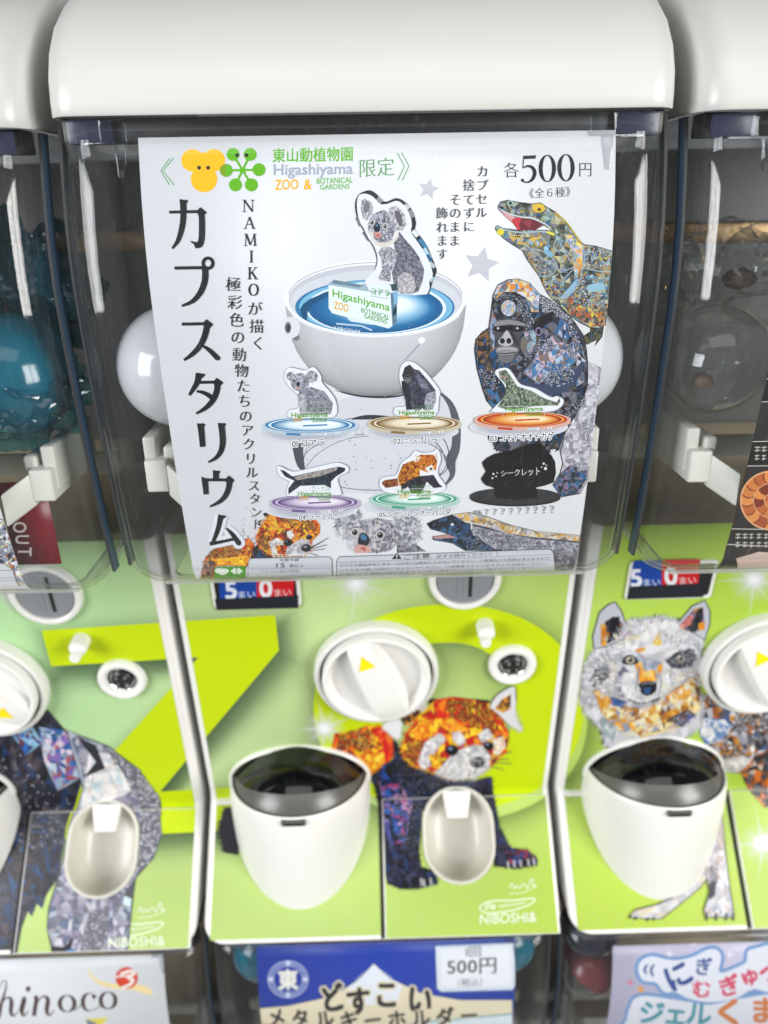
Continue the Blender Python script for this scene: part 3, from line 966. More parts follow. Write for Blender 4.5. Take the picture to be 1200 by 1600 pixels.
        self._add(pts, tris, cols, h or self._lv())
    def build(self, name, m, parent, hole=None, rel=None):
        sh = self.sh
        if not self.v: return None
        if DEBUG: print('LEV', name, sh.lev)
        bm = bmesh.new(); lay = bm.loops.layers.float_color.new('Col')
        vs = [bm.verts.new(v) for v in self.v]
        for f, c in zip(self.f, self.c):
            try: fc = bm.faces.new([vs[i] for i in f])
            except ValueError: continue
            for l, k in zip(fc.loops, c): l[lay] = (k[0], k[1], k[2], k[3] if len(k) > 3 else 1.0)
        loose = [v for v in bm.verts if not v.link_faces]
        if loose: bmesh.ops.delete(bm, geom=loose, context='VERTS')
        def cut(co, no, clear):
            bmesh.ops.bisect_plane(bm, geom=bm.verts[:] + bm.edges[:] + bm.faces[:], dist=1e-9, plane_co=co, plane_no=no, clear_outer=clear, clear_inner=False)
        if bm.verts:
            if max(v.co.x for v in bm.verts) > sh.xhi: cut((sh.xhi, 0, 0), (1, 0, 0), True)
        if bm.verts:
            if min(v.co.x for v in bm.verts) < sh.xlo: cut((sh.xlo, 0, 0), (-1, 0, 0), True)
        if bm.verts:
            if max(v.co.y for v in bm.verts) > sh.s_hi: cut((0, sh.s_hi, 0), (0, 1, 0), True)
        if bm.verts:
            if min(v.co.y for v in bm.verts) < sh.s_lo: cut((0, sh.s_lo, 0), (0, -1, 0), True)
        if not bm.verts: bm.free(); return None
        lo, hi = min(v.co.y for v in bm.verts), max(v.co.y for v in bm.verts)
        for sg in sh.seg[1:]:
            if lo < sg[3] < hi: cut((0, sg[3], 0), (0, 1, 0), False)
        if hole:
            n = len(hole)
            for i in range(n):
                a, b = hole[i], hole[(i + 1) % n]
                cut((a[0], a[1], 0), (b[1] - a[1], -(b[0] - a[0]), 0), False)
            dead = [f for f in bm.faces if inside((f.calc_center_median().x, f.calc_center_median().y), hole)]
            bmesh.ops.delete(bm, geom=dead, context='FACES')
        rel = rel if rel is not None else Vector((0, 0, 0))
        # every face turned towards the viewer
        for f in bm.faces:
            f.normal_update()
            if f.normal.z < 0: f.normal_flip()
        for v in bm.verts:
            p = sh.at(v.co.x, v.co.y, v.co.z); v.co = Vector(p) - rel
        for f in bm.faces: f.normal_flip()
        me = bpy.data.meshes.new(name); bm.to_mesh(me); bm.free()
        return link(name, me, m, parent)
# ------------------------------------------------------------------ poster in the middle case
def poster_profile(gap=0.0042, top=1.2790, dep=62, r=0.0188):
    zc = CASE_BOT + 0.022
    pts = [(case_front(z) + gap, z) for z in [top - (top - zc) * i / 18 for i in range(19)]]
    y0 = pts[-1][0]
    for i in range(1, 9):
        a = R(dep) * i / 8
        pts.append((y0 + r - r * math.cos(a), zc - r * math.sin(a)))
    return pts

def make_paper(root, sheet, name, m, rel):
    n = len(sheet.p)
    rows = [[(x, p[0], p[1]) for x in (sheet.xlo, sheet.xhi)] for p in sheet.p]
    bm = grid(rows)
    for f in bm.faces: f.smooth = True
    bmesh.ops.translate(bm, verts=bm.verts, vec=-rel)
    bmesh.ops.recalc_face_normals(bm, faces=bm.faces)
    me = bpy.data.meshes.new(name); bm.to_mesh(me); bm.free()
    o = link(name, me, m, root)
    if me.polygons[0].normal.y > 0: me.flip_normals()
    s = o.modifiers.new('thick', 'SOLIDIFY'); s.thickness = 0.00025; s.offset = -1
    return o

M['paper'] = mat('poster_paper', (0.765, 0.77, 0.805), 0.42, noise=0.02, nscale=120, bump=0.02)
PS = Sheet(poster_profile(), -0.1040, 0.1162)
PB = Vector((0.002, 0.385, 1.06))
poster = thing('poster', PB, 'white poster with koala figure in a bowl behind the middle clear case front', 'poster')
make_paper(poster, PS, 'paper', M['paper'], PB)
INK = M['ink']
def PR(seed, base=0): return Print(PS, seed, base)
BLK, GRN, YEL, GRY = '17191c', '5fb000', 'f5b400', 'a3a8ba'

# --- large soft grey line picture of the clear lower capsule (printed far back)
p = PR(2)
p.poly(crop(3.75, 400, 560, [(250, 470), (380, 300), (600, 215), (900, 200), (1110, 215), (1185, 380), (1180, 600), (1130, 740), (900, 800), (600, 790), (340, 760), (250, 620)]), 'd3d4de', 3)
for e in (ell(585, 722, 113, 44, 60), ell(588, 690, 122, 38, 60, 0, 185, 290)):
    p.line(e, 1.2, '5a5c66', sm=0, close=len(e) == 60)
p.line(crop(3.75, 400, 560, [(245, 455, 22), (247, 540, 16), (262, 620, 12), (285, 662, 4)]), 3, '4a4c55')
for q in ([(280, 590), (300, 520), (340, 470)], [(290, 640), (360, 560), (480, 490), (600, 460), (760, 452)], [(265, 560), (285, 500), (320, 455)]):
    p.line(crop(3.75, 400, 560, q), 1.0, '6a6c76')
p.line(crop(3.75, 400, 560, [(1080, 200, 3), (1140, 270, 9), (1172, 380, 13), (1170, 520, 14), (1140, 600, 16), (1150, 680, 8), (1110, 740, 3)]), 3, '565862')
for q in ([(1060, 430), (1110, 490), (1130, 560), (1120, 640)], [(1040, 470), (1090, 540), (1110, 600)], [(1160, 580), (1110, 660), (1050, 700)]):
    p.line(crop(3.75, 400, 560, q), 1.5, '44464f')
p.line(crop(3.75, 400, 560, [(560, 355, 2), (640, 345, 7), (740, 345, 6), (860, 352, 2)]), 3, '33353c')
rr = random.Random(5)
for i in range(70):
    x, y = rr.uniform(480, 690), rr.uniform(618, 765); a = rr.uniform(0.5, 1.5); p.disc(x, y, a, a * 0.8, '7d7f8a', 7, h=4e-5 + 130e-6)
p.build('capsule_drawing', INK, poster, rel=PB)

# --- white bowl with blue water, printed
p = PR(3, 24)
def B(pts): return crop(3.529, 420, 390, pts)
P_, C_, T_ = [], [], []
prof = [(300, 498), (360, 492), (430, 482), (500, 462), (560, 436), (610, 405), (660, 365), (700, 325), (740, 270), (770, 215), (795, 150), (812, 60)]
tone = [0.86, 0.845, 0.83, 0.815, 0.80, 0.785, 0.765, 0.74, 0.705, 0.66, 0.58, 0.44]
NB = 25
for (y, hw), g in zip(prof, tone):
    for i in range(NB):
        u = -1 + 2 * i / (NB - 1)
        bulge = (1 - u * u) ** 0.5
        drop = 205 * max(0, (hw / 498)) * bulge * (1 - (y - 300) / 512.0)
        P_.append(B([(590 + u * hw, y + drop * 0.9)])[0])
        v = g * 0.955 - 0.17 * abs(u) ** 3 + (0.03 if u < -0.5 else 0)
        C_.append(tuple(max(0.05, v) ** 2.2 * k for k in (0.98, 0.98, 1.04)))
for j in range(len(prof) - 1):
    for i in range(NB - 1): T_.append([j * NB + i, j * NB + i + 1, (j + 1) * NB + i + 1, (j + 1) * NB + i])
p._add(P_, T_, C_, p._lv())
p.poly(B([(360, 772), (480, 800), (600, 808), (730, 800), (840, 755), (760, 800), (660, 818), (540, 816), (440, 800)]), '2a2b31', 3)
p.poly(B(ell(588, 270, 502, 212, 60)), 'f0f1f6')
p.poly(B(ell(588, 276, 478, 192, 60)), 'c3c5cf')
p.poly(B(ell(588, 292, 470, 178, 60)), 'd2d4dd')
p.poly(B(ell(585, 318, 440, 152, 60)), '2f77a8')
p.radial(*B([(590, 318)])[0], 120, 42, [(0, 'e9f4fb'), (0.35, 'cfe6f4'), (0.7, '6fb0d6'), (1, '7db9da')], 50, shift=(28, -4))
p.poly(B(ell(590, 322, 388, 142, 60)), 'e6f1f8'); p.poly(B(ell(588, 324, 372, 135, 60)), '1d5f94')
p.radial(*B([(585, 326)])[0], 100, 37, [(0, 'f4fafd'), (0.3, 'e3f0f8'), (0.55, '8cc0e0'), (0.8, '2a76ac'), (1, '175a90')], 50, shift=(36, -9))
p.poly(B([(170, 330), (230, 270), (330, 235), (360, 240), (260, 290), (215, 345), (210, 400)]), '175079', 2)
p.line(B(ell(588, 270, 490, 201, 60, 0, 20, 160)), 2.4, 'f6f7fb', sm=0)
p.line(B(ell(588, 266, 480, 194, 60, 0, 185, 355)), 1.2, '9a9ca8', sm=0)
# hinge and catch
p.poly(B([(90, 380), (130, 372), (165, 395), (172, 440), (150, 485), (115, 488), (92, 450)]), 'dcdde5', 2); p.disc(*B([(106, 430)])[0], 5, 9, '70727c'); p.disc(*B([(108, 432)])[0], 3, 6, '3b3d45')
p.poly(B([(130, 490), (165, 470), (172, 490), (150, 505)]), '74767f'); p.poly(B([(825, 490), (850, 480), (865, 500), (845, 520), (825, 512)]), 'eef0f6'); p.line(B([(830, 520), (795, 560), (750, 610)]), 2.2, 'a0a2ad')
# acrylic sign
p.poly(B([(330, 185), (358, 166), (520, 195), (690, 175), (708, 200), (706, 400), (662, 436), (350, 352), (330, 325)]), '9fb4c2')
p.poly(B([(330, 195), (540, 230), (670, 235), (690, 250), (684, 420), (660, 434), (350, 350), (330, 322)]), 'e4eef4')
p.poly(B([(670, 232), (706, 198), (706, 400), (682, 424)]), '5b7c92'); p.poly(B([(685, 330), (706, 310), (704, 350), (684, 370)]), '1c3542'); p.poly(B([(650, 190), (692, 178), (706, 205), (675, 232)]), '33444d')
p.poly(B([(358, 166), (520, 196), (500, 210), (345, 186)]), '6b8596')
p.text('Higashiyama', B([(352, 218)])[0], B([(668, 300)])[0], B([(664, 352)])[0], B([(352, 272)])[0], '5fae0a', 0.025)
p.text('ZOO', B([(360, 285)])[0], B([(440, 302)])[0], B([(438, 345)])[0], B([(360, 325)])[0], 'eab020', 0.03)
p.text('BOTANICAL', B([(510, 320)])[0], B([(665, 360)])[0], B([(662, 388)])[0], B([(510, 345)])[0], '4f9a14', 0.02)
p.text('GARDENS', B([(525, 352)])[0], B([(652, 385)])[0], B([(650, 410)])[0], B([(525, 376)])[0], '4f9a14', 0.02)
p.text('コアラ', B([(565, 218)])[0], B([(668, 232)])[0], B([(666, 260)])[0], B([(565, 248)])[0], '4c9e3c', 0.01)
p.line(B([(560, 255), (665, 272)]), 0.8, '7a96a0', sm=0)
p.poly(B([(430, 375), (560, 400), (580, 415), (450, 395)]), 'd9e8f1')
p.text('NIBOSHI&', B([(362, 422)])[0], B([(510, 445)])[0], B([(505, 468)])[0], B([(358, 440)])[0], 'dbe6ef', 0.02); p.line(B([(372, 408), (510, 420), (570, 445)]), 2.6, 'b9d2e4', sm=0)
r_ = random.Random(4); hh_ = p._lv()
for _ in range(150):
    a, q = r_.uniform(0, 2 * PI), r_.random() ** 0.5; x, y = B([(590 + 430 * q * math.cos(a), 560 + 190 * q * math.sin(a))])[0]
    p.disc(x, y, r_.uniform(0.3, 0.7), r_.uniform(0.3, 0.6), r_.choice(['a9abb6', 'c9cbd4', 'b9bbc5']), 6, h=hh_ + r_.random() * 2e-6)
p.build('bowl_picture', INK, poster, rel=PB)

# --- koala cut-out figure in the bowl
KP = ['6f707c', '858694', '9a9baa', '5a5b67', 'b4b3bf', '7a7684', 'a49aa4', '4c4d58']
def koala_big():
    p = PR(4, 70)
    def K(pts): return crop(6.667, 540, 290, pts)
    edge = [(130, 100), (190, 62), (260, 50), (330, 95), (385, 160), (440, 165), (515, 132), (580, 145), (650, 200), (710, 290), (735, 400), (722, 460), (780, 530), (850, 630), (905, 760), (950, 880), (935, 930), (925, 960), (905, 1010), (870, 1120), (840, 1110), (330, 1000), (300, 890), (325, 770), (285, 640), (225, 545), (180, 460), (130, 370), (105, 280), (98, 180)]
    p.poly(K(edge), '2a2f34', 2)
    for a, b, c in (((610, 205), (660, 240), 'c9ccd4'), ((665, 260), (705, 330), '8a8d94'), ((700, 470), (750, 530), 'dfe6ea'), ((770, 560), (840, 650), '3f7fa6'), ((820, 650), (880, 760), 'a9c9de'), ((850, 720), (890, 790), '2c5f86'), ((330, 130), (380, 170), '8b8e95'), ((870, 800), (930, 850), 'b4bfc8'), ((120, 330), (160, 420), '707379'), ((190, 480), (250, 570), '5c6067'), ((880, 1000), (910, 950), '9db8c8')):
        p.line(K([a, b]), 6, c, sm=0)
    white = [(125, 130), (150, 95), (200, 85), (260, 100), (320, 150), (370, 195), (440, 190), (520, 160), (580, 180), (640, 250), (680, 340), (690, 420), (680, 480), (730, 560), (800, 660), (860, 770), (900, 880), (905, 950), (870, 1000), (850, 1130), (560, 1130), (230, 1060), (215, 970), (300, 890), (335, 770), (300, 640), (240, 550), (190, 450), (150, 380), (125, 290), (118, 190)]
    p.poly(K(white), 'e3e5ec', 2)
    p.mosaic(K([(500, 600), (560, 480), (620, 560), (700, 650), (770, 750), (820, 880), (800, 1000), (760, 1100), (690, 1130), (560, 1130), (500, 1020), (480, 900), (530, 780)]), ['5f606d', '72727f', '868694', '4e4f5a', '8f8d9a', '6b6574'], 2.6)
    p.mosaic(K([(380, 640), (470, 640), (540, 700), (520, 800), (470, 900), (470, 1000), (360, 990), (340, 960), (380, 870), (370, 760), (340, 700)]), ['9a9aa8', '85858f', 'b3b2bd', 'c9c5c8', '74747f'], 2.6)
    p.mosaic(K([(540, 960), (600, 900), (680, 920), (720, 990), (730, 1060), (690, 1130), (560, 1130), (540, 1050)]), ['b9b5bb', 'a3a0a8', '94929c', 'cfcacb'], 2.6)
    p.mosaic(K([(250, 350), (290, 290), (400, 250), (450, 290), (500, 380), (520, 480), (480, 570), (420, 620), (330, 600), (270, 540), (235, 480), (230, 400)]), ['8c8c9a', 'a3a3b0', '73737f', 'bcbac6', '61616c'], 2.6)
    for ear in ([(165, 160), (200, 140), (260, 170), (290, 230), (270, 300), (220, 370), (180, 330), (160, 250)], [(450, 240), (510, 215), (570, 250), (620, 320), (630, 400), (590, 470), (530, 470), (490, 380), (450, 300)]):
        p.fur(K(ear), 2.2, 1.4, ['c9c7cf', 'a8a6b0', 'd9d4d2'], 40, 1.5, 0.5, base=K([(sum(a[0] for a in ear) / len(ear), sum(a[1] for a in ear) / len(ear))])[0], close=True)
        p.mosaic(K(ear), ['bab7be', '9b99a5', 'd3cdca', '7f7e8b'], 2.6)
    p.poly(K([(190, 190), (240, 170), (250, 230), (215, 290), (190, 260)]), '74757f', 2); p.poly(K([(510, 270), (560, 270), (590, 340), (590, 410), (560, 420), (520, 340)]), '62636d', 2)
    p.poly(K([(295, 420), (320, 385), (355, 410), (360, 460), (340, 485), (300, 478)]), '1f2c38', 2); p.disc(*K([(325, 415)])[0], 2.2, 1.6, '5d88a8', 10)
    p.poly(K([(300, 490), (350, 485), (375, 520), (340, 550), (310, 540)]), 'c98f88', 2); p.poly(K([(320, 520), (355, 510), (345, 535)]), '8e3a3a')
    for x, y in ((275, 385), (410, 425)):
        p.disc(*K([(x, y)])[0], 4.0, 5.0, 'd5d2d0', 14); p.disc(*K([(x, y)])[0], 2.8, 3.6, '3a2f2c', 12); p.disc(*K([(x - 6, y - 8)])[0], 0.8, 0.9, 'f4f4f4', 6)
    p.poly(K([(240, 470), (290, 500), (300, 560), (380, 600), (500, 560), (545, 480), (550, 540), (470, 620), (380, 640), (300, 600)]), 'd8d0cb', 2)
    p.poly(K([(455, 1030), (520, 1020), (540, 1090), (490, 1100)]), '2e4650'); p.poly(K([(495, 1110), (540, 1090), (540, 1230), (500, 1240)]), '7fb2d4')
    p.poly(K([(225, 1030), (470, 1040), (480, 1100), (240, 1090)]), 'dfe9ee')
    p.text('コアラ', K([(265, 1062)])[0], K([(460, 1090)])[0], K([(458, 1150)])[0], K([(262, 1115)])[0], '4f9d40', 0.0)
    p.build('koala_picture', INK, poster, rel=PB)
koala_big()

# --- lizard
def lizard():
    p = PR(6, 0)
    def L(pts): return crop(5.925, 760, 290, pts)
    pal = ['4a4a40', '67665a', '8a8a7a', '9a9a84', 'a88a55', '3b3b36', '5f8296', '3a6078', '93aeb4', '98aca2', '77788a', 'b5b08c', '2a2b2a', '5a5c50', '74766a', '50564c']
    out = [(105, 195), (130, 150), (200, 135), (300, 155), (420, 170), (500, 160), (560, 200), (650, 250), (730, 330), (800, 430), (860, 500), (900, 545), (1010, 560), (1200, 615), (1200, 1300), (1090, 1290), (1060, 1320), (960, 1315), (870, 1270), (780, 1210), (740, 1180), (680, 1110), (610, 1050), (560, 990), (520, 910), (490, 840), (430, 760), (380, 690), (330, 600), (240, 545), (160, 490), (85, 410), (80, 385), (100, 368), (150, 395), (290, 412), (250, 350), (180, 290), (110, 215)]
    claw = [(960, 1300), (1090, 1290), (1075, 1400), (1000, 1490), (1020, 1430), (930, 1475), (890, 1440), (900, 1390), (960, 1350)]
    p.mosaic(L(claw), ['23221f', '37342f', '47504f', '5b5a3a', '2d4a5c'], 5)
    p.mosaic(L(out), pal, 7.0, 0.4); p.outline(L(out), 1.3)
    p.mosaic(L([(880, 1050), (1110, 1150), (1105, 1290), (960, 1310), (780, 1200), (690, 1080), (780, 1030)]), ['b5683a', 'b8924a', '6b6258', '3f5f78', 'a09078', '9a4f34', '8a8378', 'c9bc4a', '3b3936', '55544a'], 5)
    p.mosaic(L([(200, 470), (330, 480), (520, 470), (600, 560), (640, 680), (520, 600), (400, 560), (280, 540)]), ['8fb4cc', 'a9a070', '7d7a52', 'c9a04a', '5d8aa8', '54504a'], 6)
    p.mosaic(L([(720, 440), (800, 460), (890, 560), (890, 740), (830, 860), (800, 760), (850, 650), (770, 560)]), ['d99a4a', 'b9aec4', '8fb2c8', '3f86b0', 'd9bcb0', 'e0c860'], 5)
    p.poly(L([(720, 1000), (840, 860), (850, 930), (740, 1040), (680, 1045)]), '8db3cb', 2)
    p.poly(L([(940, 920), (1080, 900), (1090, 960), (980, 985), (935, 970)]), '8fb6cc', 2); p.poly(L([(530, 600), (600, 605), (620, 650), (570, 660)]), '74a9cc', 2)
    for q, n in ((([(345, 600), (480, 640), (600, 730), (560, 830), (490, 800), (400, 690)]), 60), (([(900, 550), (1010, 565), (1150, 610), (1145, 750), (930, 745), (905, 640)]), 70), (([(520, 860), (690, 900), (720, 1000), (620, 1040), (560, 980)]), 60), (([(900, 1000), (1120, 990), (1115, 1150), (960, 1150), (800, 1060)]), 90), (([(870, 790), (930, 800), (930, 950), (850, 1010), (830, 930)]), 40), (([(200, 200), (330, 230), (430, 260), (560, 330), (600, 400), (500, 330), (330, 270)]), 34)):
        p.bubbles(L(q), n, 1.1, 2.6, ['b3bec8', '8492ac', 'd2b08a', '9aa5b5', '5d7fa8', 'c9c4cf', 'd8c84a', '3b4a60', 'c27a50'], '23242a', None)
    # mouth
    p.poly(L([(110, 205), (200, 255), (260, 290), (330, 305), (330, 412), (290, 412), (250, 350), (175, 285)]), 'd59aa0')
    p.poly(L([(230, 320), (280, 290), (330, 300), (340, 412), (290, 412)]), 'c23a44'); p.poly(L([(325, 305), (420, 305), (525, 358), (460, 412), (320, 412), (300, 370)]), '6b2530'); p.poly(L([(330, 330), (420, 320), (400, 400)]), '8f3a44')
    p.poly(L([(460, 408), (530, 372), (590, 410)]), 'e9ecf0')
    p.line(L([(108, 205, 1), (200, 258, 2), (320, 290, 2), (430, 305, 2.4), (540, 355, 2), (600, 405, 1)]), 2, 'c4d2d8'); p.line(L([(84, 378), (180, 412), (330, 435), (500, 425), (615, 440)]), 2.6, '9fb4bb'); p.line(L([(560, 430), (630, 455)]), 4, 'd8cc3c')
    p.disc(*L([(130, 430)])[0], 5.5, 5, 'ded03a', 14)
    for i in range(9): p.disc(*L([(240 + i * 20, 465 - i * 1.2)])[0], 1.4, 1.2, ['d5a85a', 'd8d0b0'][i % 2], 8)
    p.poly(L([(420, 185), (500, 165), (545, 210), (500, 250), (440, 240)]), 'd9b43c', 2); p.disc(*L([(488, 222)])[0], 3.6, 2.6, '7a5a20', 12); p.disc(*L([(488, 222)])[0], 1.6, 1.4, '17120c', 10)
    p.disc(*L([(222, 163)])[0], 5, 4, 'a7c0c0', 16); p.disc(*L([(222, 163)])[0], 3, 2.6, '20282a', 12)
    for q in ([(330, 540), (420, 585), (520, 605), (620, 680), (660, 750)], [(310, 590), (420, 600), (540, 690), (640, 745), (600, 830), (490, 838)], [(620, 570), (645, 500), (690, 485)], [(620, 570), (660, 605), (720, 600), (750, 650), (770, 690), (820, 705), (860, 750)], [(1180, 795), (1050, 795), (900, 765), (880, 830), (840, 930), (720, 1030), (640, 1050)], [(680, 770), (740, 780), (820, 750)], [(690, 930), (730, 850), (800, 780)], [(895, 560), (905, 660), (895, 760)], [(700, 500), (690, 560), (760, 620)]):
        p.line(L(q), 1.5, '9fb2bd')
    p.line(L([(640, 250), (740, 340), (820, 450), (880, 530)]), 2.6, 'b9a24a')
    p.build('lizard_picture', INK, poster, rel=PB)
lizard()

# --- gorilla
GP = ['22242c', '33353f', '484a55', '1d3550', '28527a', '5a524c', '6a6c7a', '2a2c34', '6f687c', '3c3a44', '1b1c22']
def gorilla():
    p = PR(7, 50)
    def G(pts): return crop(4.446, 720, 420, pts)
    leg = [(880, 640), (975, 690), (975, 860), (950, 1080), (920, 1260), (890, 1440), (830, 1560), (700, 1585), (640, 1500), (690, 1420), (710, 1350), (690, 1270), (725, 1140), (785, 1035), (855, 925)]
    p.mosaic(G(leg), ['c6c4cd', 'b2b0bc', 'd3d1d8', '9a98a4', 'bfb8c0', '8a8894'], 6); p.outline(G(leg), 1.1)
    p.mosaic(G([(690, 1420), (760, 1360), (880, 1400), (870, 1460), (820, 1560), (700, 1585), (640, 1500)]), ['2a4a70', '3d3f49', '5e606c', '7b6a8c', '246a9a', '23242a'], 5)
    p.bubbles(G([(800, 1080), (930, 1020), (900, 1240), (860, 1400), (790, 1420), (850, 1240)]), 90, 1.2, 2.6, ['c5c5cf', '9fa0ae', 'b6b0bd'], '33343c', None)
    out = [(200, 370), (215, 260), (225, 180), (260, 110), (330, 75), (400, 70), (480, 100), (545, 175), (620, 215), (720, 290), (790, 370), (850, 460), (872, 560), (880, 640), (880, 800), (850, 900), (780, 1030), (720, 1130), (680, 1260), (640, 1240), (580, 1290), (480, 1215), (330, 1270), (240, 1255), (225, 1180), (190, 1170), (205, 1090), (240, 985), (180, 915), (150, 830), (112, 690), (96, 560), (105, 490), (150, 440), (195, 410)]
    p.fur(G([(680, 1260), (640, 1240), (580, 1290), (480, 1215), (330, 1270), (240, 1255), (225, 1180), (190, 1170)]), 5, 3, ['22242c', '2f323c', '26405c'], 25, 2.5, 0.6)
    p.mosaic(G(out), GP, 7.0, 0.4); p.outline(G(out), 1.3)
    # facets of colour on the crown, chest and shoulder
    p.mosaic(G([(225, 190), (260, 112), (330, 78), (400, 72), (480, 102), (545, 178), (540, 300), (490, 300), (450, 200), (380, 160), (300, 160), (240, 210)]), ['d9a548', 'c9c6d6', '8f93a6', '4a7fa6', 'b9b4c9', '6f6a70', 'd98a3a', 'd4c9a8'], 6)
    p.mosaic(G([(540, 560), (640, 460), (760, 540), (800, 640), (740, 700), (620, 720), (540, 800), (430, 720), (500, 640)]), ['a9a3bb', 'bdb7c9', '8a86a0', '4a80ac', 'c9a9b4', '9fb5cb', '6f6b78', '2f659a', '7d6a62'], 6)
    p.mosaic(G([(560, 400), (680, 330), (780, 420), (840, 540), (870, 640), (860, 780), (800, 820), (790, 640), (700, 480)]), ['355f8c', '5f6070', '8d8aa2', '2a2c34', '7f6a5e', 'b5b2c6', '23639a'], 6)
    p.mosaic(G([(110, 480), (190, 420), (240, 560), (240, 700), (170, 720), (120, 680)]), ['22242c', '5f5348', '1f4f80', '2d2f38', '7d5a3a', '3b3d48'], 6)
    p.mosaic(G([(200, 380), (225, 300), (250, 360), (230, 560), (205, 540)]), ['6f8fb5', '9a9fb8', '8f6a50', '355f8c', '5a5c68'], 5)
    p.mosaic(G([(440, 440), (520, 420), (520, 520), (470, 590), (440, 500)]), ['7fa9bd', 'a9bcc6', 'c9a9b2', '5f6070', '8f93a6'], 5)
    p.mosaic(G([(180, 830), (250, 850), (290, 960), (240, 985), (190, 920)]), ['2a6aa0', '6a4a3a', '23242a', '3f6f96'], 5)
    p.poly(G([(500, 380), (640, 290), (650, 320), (560, 420), (540, 480)]), '17181e', 2)
    p.poly(G([(400, 760), (520, 800), (720, 780), (840, 640), (850, 700), (740, 850), (560, 880), (440, 860)]), '3a4560', 2)
    for q, n, pal in ((([(230, 260), (270, 170), (400, 180), (470, 260), (520, 380), (430, 360), (400, 220), (290, 220)]), 90, ['22242c', '2a4a70', '8a8c98', '4a4c58']), (([(545, 180), (620, 220), (720, 300), (790, 380), (700, 340), (560, 300)]), 120, ['b9bac6', '9a9cac', 'a59fb4']), (([(430, 640), (640, 560), (640, 500), (560, 470), (470, 560)]), 70, ['355f8c', '8a8ca0', 'a9a4b9', '23242a']), (([(560, 780), (600, 680), (700, 650), (790, 690), (780, 780), (660, 830)]), 110, ['9fa2b4', '6f7286', '3f5f88', 'b9b4c6']), (([(130, 690), (240, 700), (280, 830), (180, 820)]), 60, ['22405f', '6a6c78', '2a2c34', '9a9ca8']), (([(700, 480), (790, 560), (800, 640), (720, 560)]), 40, ['355f8c', '7a7c8c', 'a9a4b9']), (([(620, 1040), (860, 880), (860, 940), (760, 1050), (640, 1100)]), 80, ['22242c', '4a4c58', '9a9ca8']), (([(720, 330), (800, 420), (850, 560), (800, 560), (740, 430)]), 60, ['8a8ca0', 'b0aebe', '2f3a50']), (([(460, 260), (510, 380), (460, 420), (430, 380)]), 40, ['23242a', '3a5f86', '9a9ca8'])):
        p.bubbles(G(q), n, 1.0, 2.3, pal, '17181d', 'd5d8e0')
    p.mosaic(G(ell(330, 272, 54, 58, 16)), ['c9c9d6', '9fb0c6', '6fa3c6', 'd9b46a', 'a9a3b4', 'c2a8a2'], 5); p.outline(G(ell(330, 272, 54, 58, 24)), 1.0)
    # face
    p.poly(G([(235, 370), (320, 345), (440, 375), (445, 430), (405, 480), (410, 560), (375, 630), (315, 658), (262, 625), (243, 560), (250, 500), (222, 440)]), '4b4b50', 2)
    p.poly(G([(235, 372), (330, 352), (440, 378), (436, 398), (330, 384), (240, 400)]), '87868a', 2)
    p.poly(G([(228, 405), (300, 392), (320, 400), (345, 392), (440, 398), (430, 432), (370, 436), (322, 425), (290, 440), (240, 432)]), '131318', 2)
    p.poly(G([(318, 425), (350, 470), (362, 515), (330, 535), (280, 530), (258, 505), (290, 465)]), 'b4b3b8', 2)
    p.poly(G([(335, 425), (362, 440), (400, 500), (395, 540), (362, 500)]), '2f2f35', 2)
    for x in (288, 333): p.disc(*G([(x, 500)])[0], 4.0, 4.6, '1a1a1f', 14)
    p.poly(G([(248, 550), (310, 535), (390, 548), (388, 585), (310, 600), (252, 590)]), '8d8c91', 2); p.line(G([(250, 582), (310, 588), (388, 578)]), 1.6, '2a2a30'); p.poly(G([(262, 600), (320, 605), (372, 595), (355, 640), (310, 654), (268, 630)]), '6c6b70', 2); p.line(G([(255, 560), (310, 552), (385, 560)]), 1.2, 'c6c5c9')
    for x in (258, 392): p.disc(*G([(x, 412)])[0], 2.0, 1.7, 'd0cdc6', 8)
    p.poly(G([(420, 480), (455, 475), (462, 530), (440, 580), (415, 550)]), '6f6862', 2)
    p.line(G(ell(540, 435, 20, 26, 20)), 2.2, '8a78a0', sm=0, close=True)
    p.build('gorilla_picture', INK, poster, rel=PB)
gorilla()

